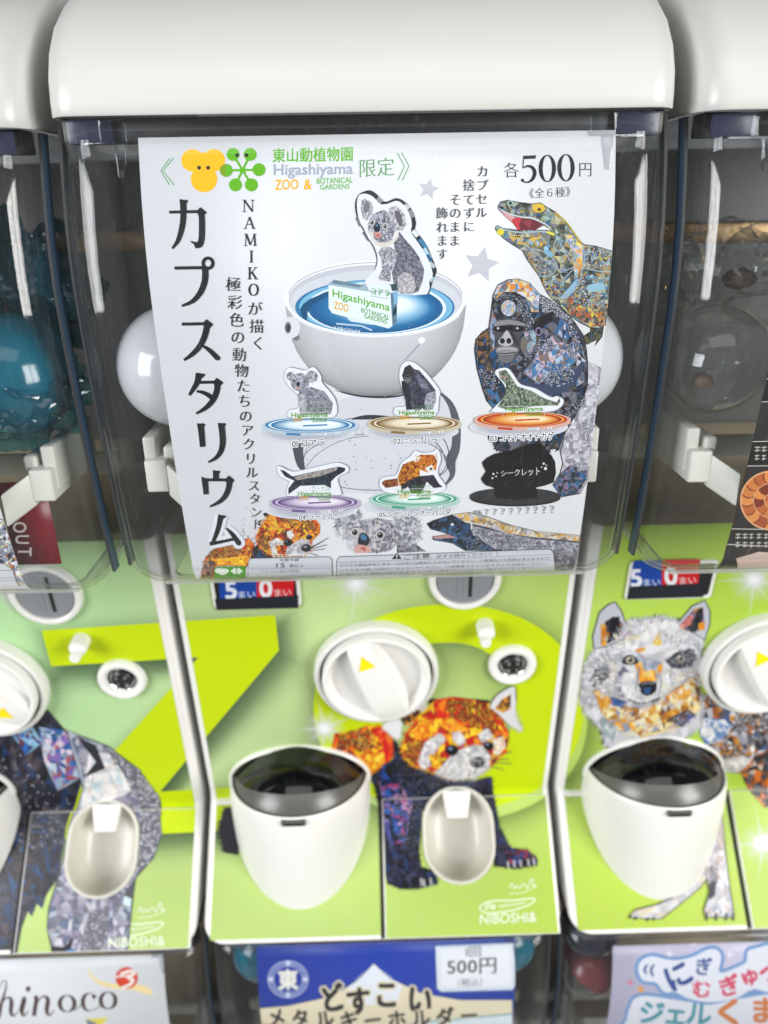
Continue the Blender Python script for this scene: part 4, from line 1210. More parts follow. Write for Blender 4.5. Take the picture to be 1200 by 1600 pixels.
# --- animals along the lower edge
def red_panda_low():
    p = PR(8, 12)
    def A(pts): return crop(3.75, 300, 780, pts)
    RP = ['c23a1e', 'd9601e', 'e58a1c', 'e0b02a', '7d3a20', '5a2a1e', 'c98a4a', 'a8301c', 'd9761f']
    tail = [(52, 470), (55, 430), (75, 350), (120, 300), (200, 265), (262, 282), (330, 220), (366, 270), (345, 350), (322, 395), (235, 388), (140, 392), (118, 470)]
    p.poly(A([(320, 340), (355, 290), (400, 250), (470, 335), (470, 500), (315, 500), (330, 390)]), '17171d'); p.mosaic(A([(340, 310), (400, 280), (450, 340), (360, 345)]), ['1b2f55', '1a1b22', '27405f'], 5)
    p.mosaic(A(tail), RP, 5); p.bubbles(A([(75, 350), (120, 300), (200, 265), (300, 270), (280, 330), (140, 345)]), 110, 1.4, 2.6, ['b57a3a', '8f4a20', 'd0a050', 'a8602a'], '4a2415', None)
    p.mosaic(A([(55, 470), (56, 420), (80, 360), (130, 360), (120, 470)]), ['6f5a50', '8a6a58', '4f3a34', 'b08a70'], 4); p.mosaic(A([(150, 350), (330, 330), (320, 392), (240, 386), (150, 388)]), ['e5a81c', 'e08a1a', 'd0601c', 'f0c030'], 5)
    p.fur(A(tail), 4, 1.6, ['8f3a1a', '6a2a18', 'c06a2a'], 30, 3)
    head = [(375, 215), (400, 160), (440, 110), (465, 60), (560, 70), (640, 108), (720, 112), (752, 150), (750, 200), (705, 245), (705, 290), (660, 328), (560, 332), (455, 332), (410, 295), (378, 258)]
    p.poly(A([(415, 85), (450, 65), (475, 110), (430, 110)]), '22201f')
    p.poly(A([(297, 80), (320, 50), (345, 70), (395, 150), (400, 180), (370, 240), (335, 225), (300, 190), (310, 130)]), 'd3d2d8', 2); p.fur(A([(400, 180), (365, 235), (300, 200), (305, 130), (297, 80), (320, 50)]), 5, 1.6, ['dcdbe0', '8a8a92', 'c6c5cc'], 30, 2.5)
    p.mosaic(A([(385, 130), (440, 95), (455, 130), (410, 170)]), ['c9b9a8', '8a5a40', '3a2a24'], 5)
    p.mosaic(A(head), RP + ['e8b830', 'e09a20'], 5); p.fur(A(head[-6:] + head[:3]), 5, 1.6, ['c9601e', 'e0a02a', '8f3a1a'], 35, 2.6)
    p.bubbles(A([(500, 80), (600, 80), (700, 120), (740, 190), (640, 170), (520, 130)]), 120, 1.3, 2.6, ['a8702e', '7d4a1e', 'c9953a', '8a5a24'], '4a2a12', None)
    p.bubbles(A([(385, 240), (440, 200), (450, 300), (410, 285)]), 40, 1.3, 2.4, ['a8702e', '8a5a24'], '4a2a12', None)
    p.mosaic(A([(450, 250), (500, 225), (540, 250), (530, 325), (470, 330)]), ['e9e6e2', 'd8d3cf', 'b9b2ac'], 4); p.mosaic(A([(490, 270), (535, 265), (540, 320), (500, 320)]), ['e0a020', 'c0501e', '7d2a1a'], 4)
    p.mosaic(A([(555, 190), (580, 180), (600, 210), (580, 235), (560, 220)]), ['e6e4e4', 'cfcdd2'], 4)
    p.mosaic(A([(545, 330), (560, 280), (640, 230), (690, 240), (705, 290), (660, 328)]), ['c9c6cc', 'b2afb6', 'dad7da', '9f9ca4'], 5)
    for x, y, r in ((562, 255, 7), (686, 222, 5)): p.disc(*A([(x, y)])[0], r, r * 0.8, '15151b', 16); p.disc(*A([(x - 8, y - 8)])[0], 1.5, 1.2, '5a7fb0', 8)
    p.disc(*A([(670, 285)])[0], 8, 6.2, '1c1c22', 18); p.disc(*A([(664, 278)])[0], 3.2, 1.8, '8a8c98', 10)
    for a, b in (((700, 280), (800, 225)), ((705, 290), (790, 265)), ((705, 300), (780, 290)), ((690, 315), (740, 330)), ((700, 285), (775, 240))): p.line(A([a, b]), 1.1, '3a3a40', sm=0)
    p.poly(A([(715, 100), (795, 160), (740, 120)]), '55565e')
    p.poly(A([(133, 396), (312, 392), (318, 480), (133, 480)]), '4d9a1c'); p.disc(*A([(160, 418)])[0], 7, 4.4, 'dfeadb'); p.disc(*A([(190, 420)])[0], 7, 4.2, 'dfeadb'); p.disc(*A([(178, 430)])[0], 6, 3.6, 'dfeadb')
    for i in range(6): p.disc(*A([(262 + 24 * math.cos(i * PI / 3), 420 + 12 * math.sin(i * PI / 3))])[0], 2.8, 2.0, 'dfeadb', 12)
    p.line(A([(240, 420), (284, 420)]), 1.4, 'dfeadb', sm=0)
    p.build('red_panda_picture', INK, poster, rel=PB)
red_panda_low()
def koala_low():
    p = PR(9, 12)
    def A(pts): return crop(3, 520, 780, pts)
    p.mosaic(A([(300, 200), (360, 190), (440, 245), (300, 252)]), ['4f5058', '6f707a', '8a8a94'], 5)
    for ear, c in (([(10, 100), (50, 50), (110, 40), (135, 70), (110, 140), (60, 190), (20, 150)], (70, 110)), ([(290, 90), (350, 60), (410, 110), (410, 180), (360, 220), (310, 200)], (350, 140))):
        p.fur(A(ear), 7, 2.2, ['c6c5cc', '9a99a3', '55555d', 'd8d7dc', 'c9b9b0'], 30, 1.8, 0.9, base=A([c])[0], close=True); p.mosaic(A(ear), ['b3b2bb', '94939e', 'cdcbd0', '76757f'], 4.5)
    head = [(75, 140), (120, 100), (200, 85), (280, 100), (310, 150), (312, 200), (270, 242), (190, 252), (100, 252), (70, 210), (55, 180)]
    p.mosaic(A(head), ['9d9ca8', 'b5b4be', '84838f', 'cbc9d0', '6c6b76', 'c9bfc0'], 5); p.bubbles(A([(200, 190), (300, 130), (310, 200), (270, 240), (200, 250)]), 60, 1.3, 2.4, ['8a8995', '9f9eaa', '75747f'], '4a4a54', None)
    p.mosaic(A([(60, 190), (100, 200), (110, 250), (75, 240)]), ['d8d4d6', 'c6c3c8'], 4)
    p.poly(A([(118, 185), (140, 155), (165, 170), (172, 200), (150, 225), (122, 215)]), '1c2630', 2); p.poly(A([(128, 178), (142, 162), (160, 178), (150, 195)]), '46779c', 2); p.poly(A([(100, 232), (122, 212), (165, 222), (180, 240), (150, 252), (110, 250)]), 'd59f9a', 2); p.poly(A([(125, 228), (150, 222), (155, 245)]), 'b25a58')
    for x, y, r in ((103, 155, 4.6), (222, 168, 5)): p.disc(*A([(x, y)])[0], r + 2.2, r + 2.2, 'c9c6ca', 18); p.disc(*A([(x, y)])[0], r, r, '3a2e2a', 16); p.disc(*A([(x, y)])[0], r * 0.5, r * 0.5, '0f0f12', 10); p.disc(*A([(x - 4, y - 5)])[0], 1, 1, 'ffffff', 6)
    p.build('koala_head_picture', INK, poster, rel=PB)
koala_low()
def badger_low():
    p = PR(10, 12)
    def A(pts): return crop(3, 520, 780, pts)
    out = [(440, 115), (470, 100), (560, 72), (640, 62), (720, 80), (830, 120), (950, 150), (1180, 172), (1180, 400), (1020, 400), (1030, 240), (900, 235), (740, 240), (620, 240), (560, 205), (470, 190), (465, 175), (540, 165), (500, 150), (460, 140)]
    p.mosaic(A(out), ['15181f', '1d2a40', '24456c', '2a2f3a', '3a5f86', '16181c'], 5.5); p.outline(A(out), 1.2)
    p.mosaic(A([(560, 72), (640, 63), (720, 82), (830, 122), (950, 150), (1180, 172), (1180, 200), (940, 178), (820, 160), (720, 130), (620, 108)]), ['c9b48f', 'd3cbb8', 'b98f4a', 'a7a3a8', '8a7a66', 'd9a84a', 'c4c2c8'], 5)
    p.mosaic(A([(640, 120), (720, 140), (940, 185), (1180, 205), (1180, 280), (1030, 240), (760, 235), (660, 170)]), ['8f8e9c', 'a6a5b2', '74737f', 'b9b7c2', '5f5e6a'], 5); p.bubbles(A([(650, 130), (940, 185), (1120, 205), (1120, 260), (1030, 240), (780, 235), (680, 190)]), 240, 1.3, 2.6, ['a3a2b0', '8a8997', 'bdbbc6', '787784'], '44444e', None)
    p.mosaic(A([(1020, 245), (1140, 250), (1140, 420), (1015, 420)]), ['6b6a70', '8a8990', '55545b'], 5); p.bubbles(A([(600, 170), (700, 200), (760, 238), (630, 238)]), 60, 1.0, 2.0, ['1b2a44', '2a4a70'], '0e1016', 'cfd3da')
    p.poly(A([(465, 176), (540, 165), (580, 180), (480, 186)]), 'b98a8a'); p.disc(*A([(560, 118)])[0], 2.6, 2.2, 'd5dae2', 10); p.disc(*A([(632, 130)])[0], 6, 6, '20486f', 14); p.line(A([(620, 105), (648, 108), (650, 140)]), 2.4, 'd8d5cc'); p.poly(A([(440, 115), (470, 105), (470, 135)]), '0c0d10')
    p.build('honey_badger_picture', INK, poster, rel=PB)
badger_low()

# --- the six small figures
def C8(pts): return crop(3.75, 400, 560, pts)
def C7(pts): return crop(3, 560, 540, pts)
def stand(name, seed, cx, cy, rx, ry, cols, outline, draw, lab, tx):
    p = PR(seed, 118)
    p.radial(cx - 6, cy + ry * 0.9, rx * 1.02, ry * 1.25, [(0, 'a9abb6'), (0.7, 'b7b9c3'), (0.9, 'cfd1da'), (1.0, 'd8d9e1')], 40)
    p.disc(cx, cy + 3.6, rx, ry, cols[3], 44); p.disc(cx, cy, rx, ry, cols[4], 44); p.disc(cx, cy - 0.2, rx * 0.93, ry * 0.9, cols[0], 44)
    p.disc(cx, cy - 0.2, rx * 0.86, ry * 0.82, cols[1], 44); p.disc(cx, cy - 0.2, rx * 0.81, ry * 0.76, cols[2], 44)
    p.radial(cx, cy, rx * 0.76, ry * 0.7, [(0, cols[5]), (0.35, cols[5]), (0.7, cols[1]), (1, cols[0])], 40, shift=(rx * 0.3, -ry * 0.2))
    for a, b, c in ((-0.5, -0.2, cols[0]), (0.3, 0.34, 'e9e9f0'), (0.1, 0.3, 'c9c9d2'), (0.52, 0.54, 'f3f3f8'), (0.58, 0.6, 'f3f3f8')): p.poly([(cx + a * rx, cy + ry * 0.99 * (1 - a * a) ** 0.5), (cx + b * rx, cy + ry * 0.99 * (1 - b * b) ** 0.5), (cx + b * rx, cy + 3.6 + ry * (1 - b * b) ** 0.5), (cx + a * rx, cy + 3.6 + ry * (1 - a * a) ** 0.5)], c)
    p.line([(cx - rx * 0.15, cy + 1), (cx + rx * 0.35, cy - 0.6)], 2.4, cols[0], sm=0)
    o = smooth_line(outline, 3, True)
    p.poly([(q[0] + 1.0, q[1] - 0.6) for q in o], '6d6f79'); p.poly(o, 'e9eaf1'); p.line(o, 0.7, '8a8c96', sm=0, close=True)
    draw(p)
    x0, y0, x1, y1 = tx
    p.line([(x0 - 4, y0 + 14), (x0 - 4, y0 - 1), (x1 + 2, y0 - 2), (x1 + 2, y0 + 13)], 0.8, 'c9d0d2', sm=0)
    p.text('Higashiyama', (x0, y0), (x1, y0 - 1), (x1, y0 + 7.2), (x0, y0 + 8), '5a9a1e', 0.05); p.text('ZOO', (x0 + 2, y0 + 7.6), (x0 + 17, y0 + 7.2), (x0 + 17, y0 + 13), (x0 + 2, y0 + 13.4), 'dca11c', 0.05)
    p.text('BOTANICAL', (x0 + 30, y0 + 7), (x1, y0 + 6.4), (x1, y0 + 10), (x0 + 30, y0 + 10.4), '5a9a1e', 0.04); p.text('GARDENS', (x0 + 32, y0 + 11), (x1 - 2, y0 + 10.6), (x1 - 2, y0 + 13.6), (x0 + 32, y0 + 14), '5a9a1e', 0.04)
    p.text(lab[0], (x1 - 30, y0 - 8.5), (x1 - 2, y0 - 9), (x1 - 2, y0 - 2.6), (x1 - 30, y0 - 2.2), '6aa05a')
    p.build(name, INK, poster, rel=PB)
    p = PR(seed + 50, 160)
    st, q = lab[1], lab[2]
    p.text(st, *q, '17181c', 0.02, 0.008, halo='f3f4f8', hoff=0.10)
    p.build('caption', INK, poster, rel=PB)
def d_koala(p):
    p.mosaic(C8([(250, 190), (320, 165), (400, 190), (452, 262), (440, 325), (262, 328), (258, 250)]), ['7c7d8a', '8f909d', '696a76', 'a3a3ae'], 2.6)
    for x, y, r in ((203, 103, 25), (328, 105, 34)): p.fur(C8(ell(x, y, r, r, 14)), 2, 1.4, ['b9b8c0', '9a99a4'], 40, 1.6, 0.5, base=C8([(x, y)])[0], close=True); p.mosaic(C8(ell(x, y, r, r, 12)), ['a8a7b1', '8d8c98', '73727e', 'c4c0c4'], 2.6)
    p.mosaic(C8(ell(258, 138, 56, 54, 16)), ['8d8d9a', 'a3a3af', '777784', 'b7b6c0'], 2.6); p.disc(*C8([(247, 150)])[0], 2.8, 4, '1d2a36', 12); p.disc(*C8([(250, 175)])[0], 3, 2, 'c58f8c', 10)
    for x, y in ((222, 130), (283, 132)): p.disc(*C8([(x, y)])[0], 1.7, 1.9, '1d1a1c', 8)
    p.mosaic(C8([(245, 205), (290, 210), (300, 320), (258, 325)]), ['a9a8b3', 'c2bfc5', '8f8e9a'], 2.6)
stand('koala_stand_picture', 20, *C8([(318, 390)])[0], 76, 13.2, ['3d7fb0', 'dcebf5', '2f74a8', 'b4c6d4', 'c3ccd8', 'f0f7fb'], C8([(165, 90), (190, 52), (240, 58), (290, 68), (340, 48), (382, 100), (388, 140), (440, 200), (472, 260), (462, 340), (330, 350), (190, 345), (195, 300), (245, 290), (245, 215), (200, 175), (170, 130)]), d_koala,
      ('コアラ', '01 コアラ', C8([(212, 480), (398, 472), (398, 512), (212, 518)])), (*C8([(208, 320)])[0], *C8([(420, 372)])[0]))
def d_gor(p):
    p.mosaic(C8([(885, 150), (920, 60), (955, 68), (1010, 130), (1052, 185), (1055, 250), (1035, 300), (990, 305), (960, 280), (940, 305), (900, 290)]), ['3c3f4c', '4d5061', '2f313b', '5c5f72', '45485a'], 2.8)
    p.mosaic(C8([(1000, 205), (1050, 190), (1055, 250), (1035, 300), (1000, 300), (985, 260)]), ['9a9ba6', 'aeafb8', '83848f'], 2.6)
    p.mosaic(C8([(940, 90), (1000, 140), (1020, 190), (960, 170)]), ['6d7084', '7f8294', '5a5d70'], 2.6)
    arm = C8([(852, 130), (895, 140), (905, 200), (900, 250), (915, 300), (880, 305), (878, 240), (858, 180)]); p.mosaic(arm, ['25272f', '34363f', '2b2d37'], 2.6); p.outline(arm, 0.8, '101116')
    arm = C8([(925, 150), (965, 165), (960, 230), (970, 300), (935, 305), (930, 240)]); p.mosaic(arm, ['2b2d37', '3a3d49', '474a59'], 2.6); p.outline(arm, 0.8, '101116')
    p.mosaic(C8([(855, 100), (870, 52), (900, 34), (925, 60), (928, 120), (905, 148), (870, 145)]), ['2a2b32', '3a3a42', '4a4440', '1f2027'], 2.4)
    p.poly(C8([(868, 98), (905, 96), (912, 125), (890, 145), (868, 130)]), '55565d', 2); p.poly(C8([(872, 118), (902, 118), (900, 140), (876, 138)]), '74757c', 2); p.line(C8([(866, 100), (888, 104), (908, 99)]), 1.5, '0f0f13'); p.disc(*C8([(884, 118)])[0], 0.9, 0.8, '15151a', 6); p.disc(*C8([(892, 118)])[0], 0.9, 0.8, '15151a', 6); p.line(C8([(876, 132), (898, 131)]), 0.9, '2a2a30', sm=0)
stand('gorilla_stand_picture', 21, *C8([(928, 380)])[0], 74, 13.2, ['8a6a3c', 'e6d9be', '6b5230', 'c9bea8', 'c6bda9', 'f3ead8'], C8([(838, 110), (852, 38), (900, 14), (960, 45), (1030, 120), (1078, 190), (1072, 235), (1052, 335), (920, 340), (815, 332), (815, 285), (880, 275), (862, 200)]), d_gor,
      ('ニシゴリラ', '02 ニシゴリラ', C8([(805, 462), (1060, 456), (1060, 496), (805, 500)])), (*C8([(838, 305)])[0], *C8([(1045, 358)])[0]))
def d_liz(p):
    p.mosaic(C7([(655, 120), (690, 112), (720, 150), (745, 190), (810, 210), (870, 245), (930, 265), (942, 240), (945, 262), (935, 280), (860, 280), (700, 300), (650, 285), (690, 230), (690, 180), (662, 150)]), ['5f6b5f', '74806f', '48534c', '8f9a85', '3a443e', '9aa293'], 2.6)
    p.line(C7([(662, 140), (700, 150)]), 1.2, 'c98a80', sm=0)
p = None
stand('lizard_stand_picture', 22, *C7([(768, 346)])[0], 76, 13.2, ['c23a1c', 'e9a04a', '8f2a18', 'd9a898', 'd3b0a4', 'f6e3b8'], C7([(640, 130), (655, 108), (700, 105), (730, 140), (760, 180), (830, 200), (900, 240), (930, 235), (962, 255), (945, 290), (880, 310), (640, 312), (630, 295), (690, 230), (680, 180)]), d_liz,
      ('コモドオオトカゲ', '03 コモドオオトカゲ', C7([(618, 418), (915, 402), (915, 440), (618, 448)])), (*C7([(688, 288)])[0], *C7([(865, 335)])[0]))
def d_bad(p):
    p.mosaic(C8([(140, 650), (165, 655), (215, 690), (300, 670), (400, 650), (480, 632), (525, 640), (520, 660), (470, 690), (440, 720), (440, 760), (400, 740), (260, 745), (190, 795), (190, 760), (225, 715), (170, 690)]), ['1b212b', '27303e', '333f50', '12161d'], 2.6)
    p.mosaic(C8([(225, 695), (300, 672), (400, 652), (480, 634), (470, 655), (370, 690), (240, 712)]), ['8d8a8c', 'a39f9e', '77747a', 'b9a994'], 2.6)
stand('honey_badger_stand_picture', 23, *C8([(345, 842)])[0], 72, 12.6, ['6a4f86', 'cfc3dc', '54406f', 'b4a9c2', 'bdb6c9', 'f0eaf5'], C8([(120, 640), (140, 628), (215, 660), (300, 645), (400, 622), (480, 608), (540, 632), (538, 665), (480, 700), (500, 780), (480, 800), (235, 805), (180, 800), (185, 745), (195, 720), (140, 690)]), d_bad,
      ('ラーテル', '04 ラーテル', C8([(252, 912), (455, 905), (455, 940), (252, 946)])), (*C8([(245, 780)])[0], *C8([(440, 832)])[0]))
def d_pan(p):
    p.mosaic(C8([(830, 690), (860, 620), (920, 595), (960, 620), (960, 690), (900, 740), (840, 745)]), ['b5651d', 'd9941f', '8f3f1a', 'c9801f', '6a2f1a'], 2.6)
    p.mosaic(C8([(735, 730), (750, 712), (830, 700), (835, 745), (760, 758)]), ['7d3f20', 'a8622a', '3a2018', '8f4a22'], 2.6)
    p.mosaic(C8([(850, 740), (940, 690), (1040, 680), (1070, 730), (1095, 752), (1040, 758), (1000, 720), (970, 790), (910, 790), (890, 750), (850, 780)]), ['1f1f28', '2c2c38', '3a3550', '15151b'], 2.6)
    p.mosaic(C8([(935, 590), (960, 562), (1040, 562), (1062, 600), (1055, 650), (1010, 670), (960, 650)]), ['b5581d', 'd98a2a', '9a3f1c', 'c9761f'], 2.6)
    for q in ([(930, 560), (968, 580), (945, 605)], [(1045, 570), (1060, 548), (1068, 595)]): p.poly(C8(q), 'd9c9b9')
    p.mosaic(C8([(990, 640), (1030, 620), (1045, 655), (1010, 672)]), ['d5cfcb', 'e5e1de'], 2.4); p.disc(*C8([(1025, 645)])[0], 2.2, 2.0, '17171c', 10)
    for x, y in ((985, 622), (1040, 618)): p.disc(*C8([(x, y)])[0], 1.6, 1.4, '17171c', 8)
stand('red_panda_stand_picture', 24, *C8([(930, 822)])[0], 71, 12.4, ['3f9a80', 'cfe9df', '2f8a70', 'a9cabf', 'b9cfc9', 'edf8f4'], C8([(725, 710), (760, 690), (820, 680), (850, 610), (905, 570), (930, 538), (975, 550), (1030, 545), (1065, 528), (1085, 590), (1065, 670), (1110, 740), (1100, 775), (980, 800), (790, 790), (730, 760)]), d_pan,
      ('シセンレッサーパンダ', '05 シセンレッサーパンダ', C8([(722, 895), (1140, 878), (1140, 914), (722, 930)])), (*C8([(830, 768)])[0], *C8([(1025, 815)])[0]))
p = PR(25, 118)
p.disc(*C7([(735, 712)])[0], 71, 13.6, '0d0e10', 40); p.disc(*C7([(735, 704)])[0], 71, 13.2, '2a2c2f', 40)
p.poly(C7([(575, 622), (598, 588), (580, 545), (640, 505), (720, 490), (780, 465), (850, 455), (885, 490), (922, 545), (915, 640), (832, 665), (836, 715), (650, 715), (640, 668), (600, 655)]), '08080a', 2)
p.text('シークレット', *C7([(668, 585), (850, 568), (850, 606), (668, 612)]), 'e6e6ea', 0.0, 0.01)
for x, y, r in ((632, 600, 1.6), (645, 612, 1.2), (628, 620, 1.4), (650, 595, 1.0), (868, 552, 1.8), (858, 568, 1.0), (876, 575, 2.4), (880, 560, 1.0)): p.disc(*C7([(x, y)])[0], r, r, 'dddde2', 10)
p.build('secret_stand_picture', INK, poster, rel=PB)
p = PR(26, 160)
p.text('06 ？？？？？？？？？', *C7([(542, 768), (918, 748), (918, 782), (542, 792)]), '17181c', 0.01, 0.008, halo='eceef4', hoff=0.04)
p.build('caption', INK, poster, rel=PB)

# --- head line: logo and words
p = PR(30)
def Q(pts): return crop(2.609, 200, 200, pts)
for x, y, r in ((263, 132, 46), (350, 132, 46), (310, 208, 54)): p.disc(*Q([(x, y)])[0], r / 2.609, r / 2.609, 'fbb900', 40)
p.poly(Q([(263, 100), (350, 100), (350, 190), (263, 190)]), 'fbb900')
for x in (290, 327): p.disc(*Q([(x, 162)])[0], 3.2, 3.2, '1a1a18', 16)
ct = (467, 172); arms = ((428, 108), (498, 108), (400, 173), (534, 170), (438, 232), (503, 232))
for a in arms: p.line(Q([ct, a]), 3.6, GRN, sm=0)
p.disc(*Q([ct])[0], 5, 5, GRN)
for a in arms: p.disc(*Q([a])[0], 10.2, 10.2, '7f9a12' if a[0] == 400 else GRN, 30)
p.poly(Q(ell(400, 173, 26, 26, 20, 0, -75, 75) + [(397, 195), (397, 150)]), GRN)
for x in (445, 483): p.disc(*Q([(x, 111)])[0], 3.1, 3.1, '1a1a18', 16)
p.build('logo', INK, poster, rel=PB)
p = PR(31)
p.text('東山動植物園', (426, 232), (551, 229), (551, 251.5), (426, 254), GRN, 0.022)
p.text('Higashiyama', (428, 257), (551, 255), (551, 277), (428, 279), GRY, 0.03)
p.text('ZOO', (430, 281), (466, 280), (466, 295.5), (430, 297), YEL, 0.035); p.text('&', (475, 281), (486.5, 280.5), (486.5, 295.5), (475, 296.5), YEL, 0.04)
p.text('BOTANICAL', (495, 278.5), (551, 276.5), (551, 285.5), (495, 287.5), GRN, 0.02); p.text('GARDENS', (500, 288.5), (546, 287), (546, 295), (500, 296.5), GRN, 0.02)
p.text('限定', (562, 249), (616, 245.5), (616, 274), (562, 277.5), '5f9a5a', -0.012, 0.012)
for q in ([(271, 247), (255, 267), (272, 289)], [(264.5, 248), (251.5, 267), (265, 289)], [(621, 239.5), (632, 260), (621.5, 282)], [(627.5, 238.5), (639, 259.5), (628.5, 282)]): p.line(q, 1.4, '55a055', sm=0)
p.build('zoo_lettering', INK, poster, rel=PB)

# --- title, drawn as brush strokes with swelling widths
def k1(st): return crop(5.333, 240, 280, [(a[0], a[1]) + ((a[2] / 5.333,) if len(a) > 2 else ()) for a in st])
def k2(st): return crop(5.333, 260, 570, [(a[0], a[1]) + ((a[2] / 5.333,) if len(a) > 2 else ()) for a in st])
TITLE = [
    (k1, 'l', [(130, 275, 24), (370, 270, 26)]), (k1, 'p', [(362, 262), (390, 233), (443, 277), (420, 300), (370, 300)]), (k1, 'l', [(395, 270, 50), (402, 330, 50), (402, 400, 50), (400, 490, 50), (385, 545, 48), (352, 566, 22)]), (k1, 'p', [(305, 514), (350, 524), (390, 520), (385, 572), (350, 577), (335, 541), (310, 525)]), (k1, 'l', [(245, 172, 55), (248, 260, 50), (245, 340, 48), (232, 420, 46), (203, 510, 36), (155, 578, 16)]), (k1, 'p', [(216, 166), (286, 178), (283, 192), (266, 202), (218, 196)]),
    (k1, 'l', [(175, 740, 27), (410, 737, 27)]), (k1, 'ring', (453, 700, 54, 27)), (k1, 'l', [(428, 735, 52), (430, 800, 52), (420, 870, 50), (385, 950, 46), (322, 1018, 34), (235, 1055, 18)]),
    (k1, 'l', [(235, 1207, 26), (440, 1203, 26)]), (k1, 'p', [(412, 1195), (440, 1165), (496, 1208), (470, 1238), (420, 1240)]), (k1, 'l', [(446, 1208, 52), (430, 1290, 50), (390, 1380, 46), (330, 1450, 38), (252, 1507, 18)]), (k1, 'l', [(395, 1380, 12), (460, 1420, 34), (532, 1490, 44)]), (k1, 'disc', (534, 1490, 20)),
    (k2, 'l', [(272, 72, 56), (257, 140, 46), (230, 190, 38), (190, 252, 20)]), (k2, 'p', [(248, 64), (321, 75), (318, 92), (290, 112), (255, 100)]), (k2, 'l', [(280, 145, 25), (430, 143, 25)]), (k2, 'p', [(392, 135), (420, 107), (474, 148), (445, 178), (400, 180)]), (k2, 'l', [(428, 145, 50), (418, 220, 48), (388, 290, 46), (330, 355, 36), (248, 405, 17)]), (k2, 'l', [(252, 218, 18), (320, 235, 32), (388, 278, 42)]),
    (k2, 'l', [(282, 488, 53), (291, 560, 49), (302, 682, 45)]), (k2, 'p', [(254, 485), (321, 492), (318, 508), (300, 518), (260, 520)]), (k2, 'l', [(455, 485, 52), (466, 580, 50), (468, 650, 48), (452, 720, 42), (410, 775, 30), (348, 810, 15)]), (k2, 'p', [(428, 481), (494, 488), (491, 505), (474, 514), (432, 512)]),
    (k2, 'l', [(412, 880, 48), (412, 950, 48)]), (k2, 'p', [(385, 877), (446, 882), (443, 900), (430, 908), (390, 905)]), (k2, 'l', [(300, 957, 25), (520, 957, 25)]), (k2, 'l', [(318, 945, 52), (324, 1010, 46), (331, 1078, 42)]), (k2, 'p', [(290, 930), (330, 944), (344, 965), (300, 970)]), (k2, 'p', [(492, 948), (520, 921), (566, 958), (545, 988), (500, 985)]), (k2, 'l', [(526, 955, 48), (519, 1020, 46), (490, 1090, 42), (440, 1140, 32), (362, 1180, 14)]),
    (k2, 'l', [(457, 1250, 52), (441, 1330, 44), (420, 1400, 40), (383, 1490, 28)]), (k2, 'p', [(431, 1246), (498, 1255), (495, 1271), (478, 1282), (436, 1280)]), (k2, 'l', [(362, 1490, 34), (460, 1472, 27), (570, 1448, 25)]), (k2, 'l', [(500, 1358, 16), (552, 1412, 36), (602, 1480, 46)]), (k2, 'disc', (604, 1482, 22)),
]
p = PR(32, 66)
for e in TITLE[-5:]:                                     # pale surround of the last sign, over the picture behind it
    if e[1] == 'l': p.line([(a[0], a[1], a[2] + 11) for a in e[0](e[2])], 1, 'dfe0e9')
    elif e[1] == 'disc': p.disc(*e[0]([e[2][:2]])[0], e[2][2] / 5.333 + 5.5, e[2][2] / 5.333 + 5.5, 'dfe0e9')
for fn, kind, d in TITLE:
    if kind == 'l': p.line(fn(d), 1, BLK)
    elif kind == 'p': p.poly(fn(d), BLK)
    elif kind == 'disc': p.disc(*fn([d[:2]])[0], d[2] / 5.333, d[2] / 5.333, BLK)
    elif kind == 'ring': p.line([(a[0], a[1], (d[2] - d[3]) / 5.333) for a in fn(ell(d[0], d[1], (d[2] + d[3]) / 2, (d[2] + d[3]) / 2 + 2, 30))], 1, BLK, sm=0, close=True)
p.build('title_lettering', INK, poster, rel=PB)

# --- upright text columns
p = PR(33, 66)
SER = {'N': [[(0, 1), (0, 0), 's'], [(0, 1), (1, 0), 'b'], [(1, 1), (1, 0), 's']], 'A': [[(0.5, 1), (0, 0), 's'], [(0.5, 1), (1, 0), 'b'], [(0.2, 0.36), (0.8, 0.36), 's']], 'M': [[(0.05, 1), (0, 0), 's'], [(0.08, 1), (0.5, 0.05), 'b'], [(0.5, 0.05), (0.92, 1), 's'], [(0.92, 1), (1, 0), 'b']], 'I': [[(0.5, 1), (0.5, 0), 'b']], 'K': [[(0.15, 1), (0.15, 0), 'b'], [(0.9, 1), (0.2, 0.42), 's'], [(0.42, 0.6), (0.95, 0), 'b']]}
FEET = {'N': [(0, 1), (0, 0), (1, 1)], 'A': [(0, 0), (1, 0)], 'M': [(0.02, 1), (0, 0), (1, 0), (0.95, 1)], 'I': [(0.5, 1), (0.5, 0)], 'K': [(0.15, 1), (0.15, 0), (0.9, 1), (0.95, 0)]}
for ch, x, y, w in (('N', 388, 321.8, 13), ('A', 389.6, 348.2, 13), ('M', 391.0, 374.8, 15), ('I', 392.6, 400.8, 10), ('K', 394.5, 427, 13)):
    h = 18
    def U(q): return (x - w / 2 + q[0] * w, y + h / 2 - q[1] * h)
    for a, b, t in SER[ch]: p.line([U(a), U(b)], 2.5 if t == 'b' else 1.1, BLK, sm=0)
    for f in FEET[ch]: p.line([(U(f)[0] - 2.9, U(f)[1]), (U(f)[0] + 2.9, U(f)[1])], 1.0, BLK, sm=0)
p.line([(396 + 6.6 * math.cos(a), 452.6 + 9 * math.sin(a), 1.0 + 1.7 * abs(math.cos(a))) for a in [2 * PI * i / 28 for i in range(28)]], 1, BLK, sm=0, close=True)
p.column('が描く', [(398.2, 482), (400.8, 509.5), (403.4, 536)], (23.5, 23.5), BLK, 1.5, 0.012, -0.006)
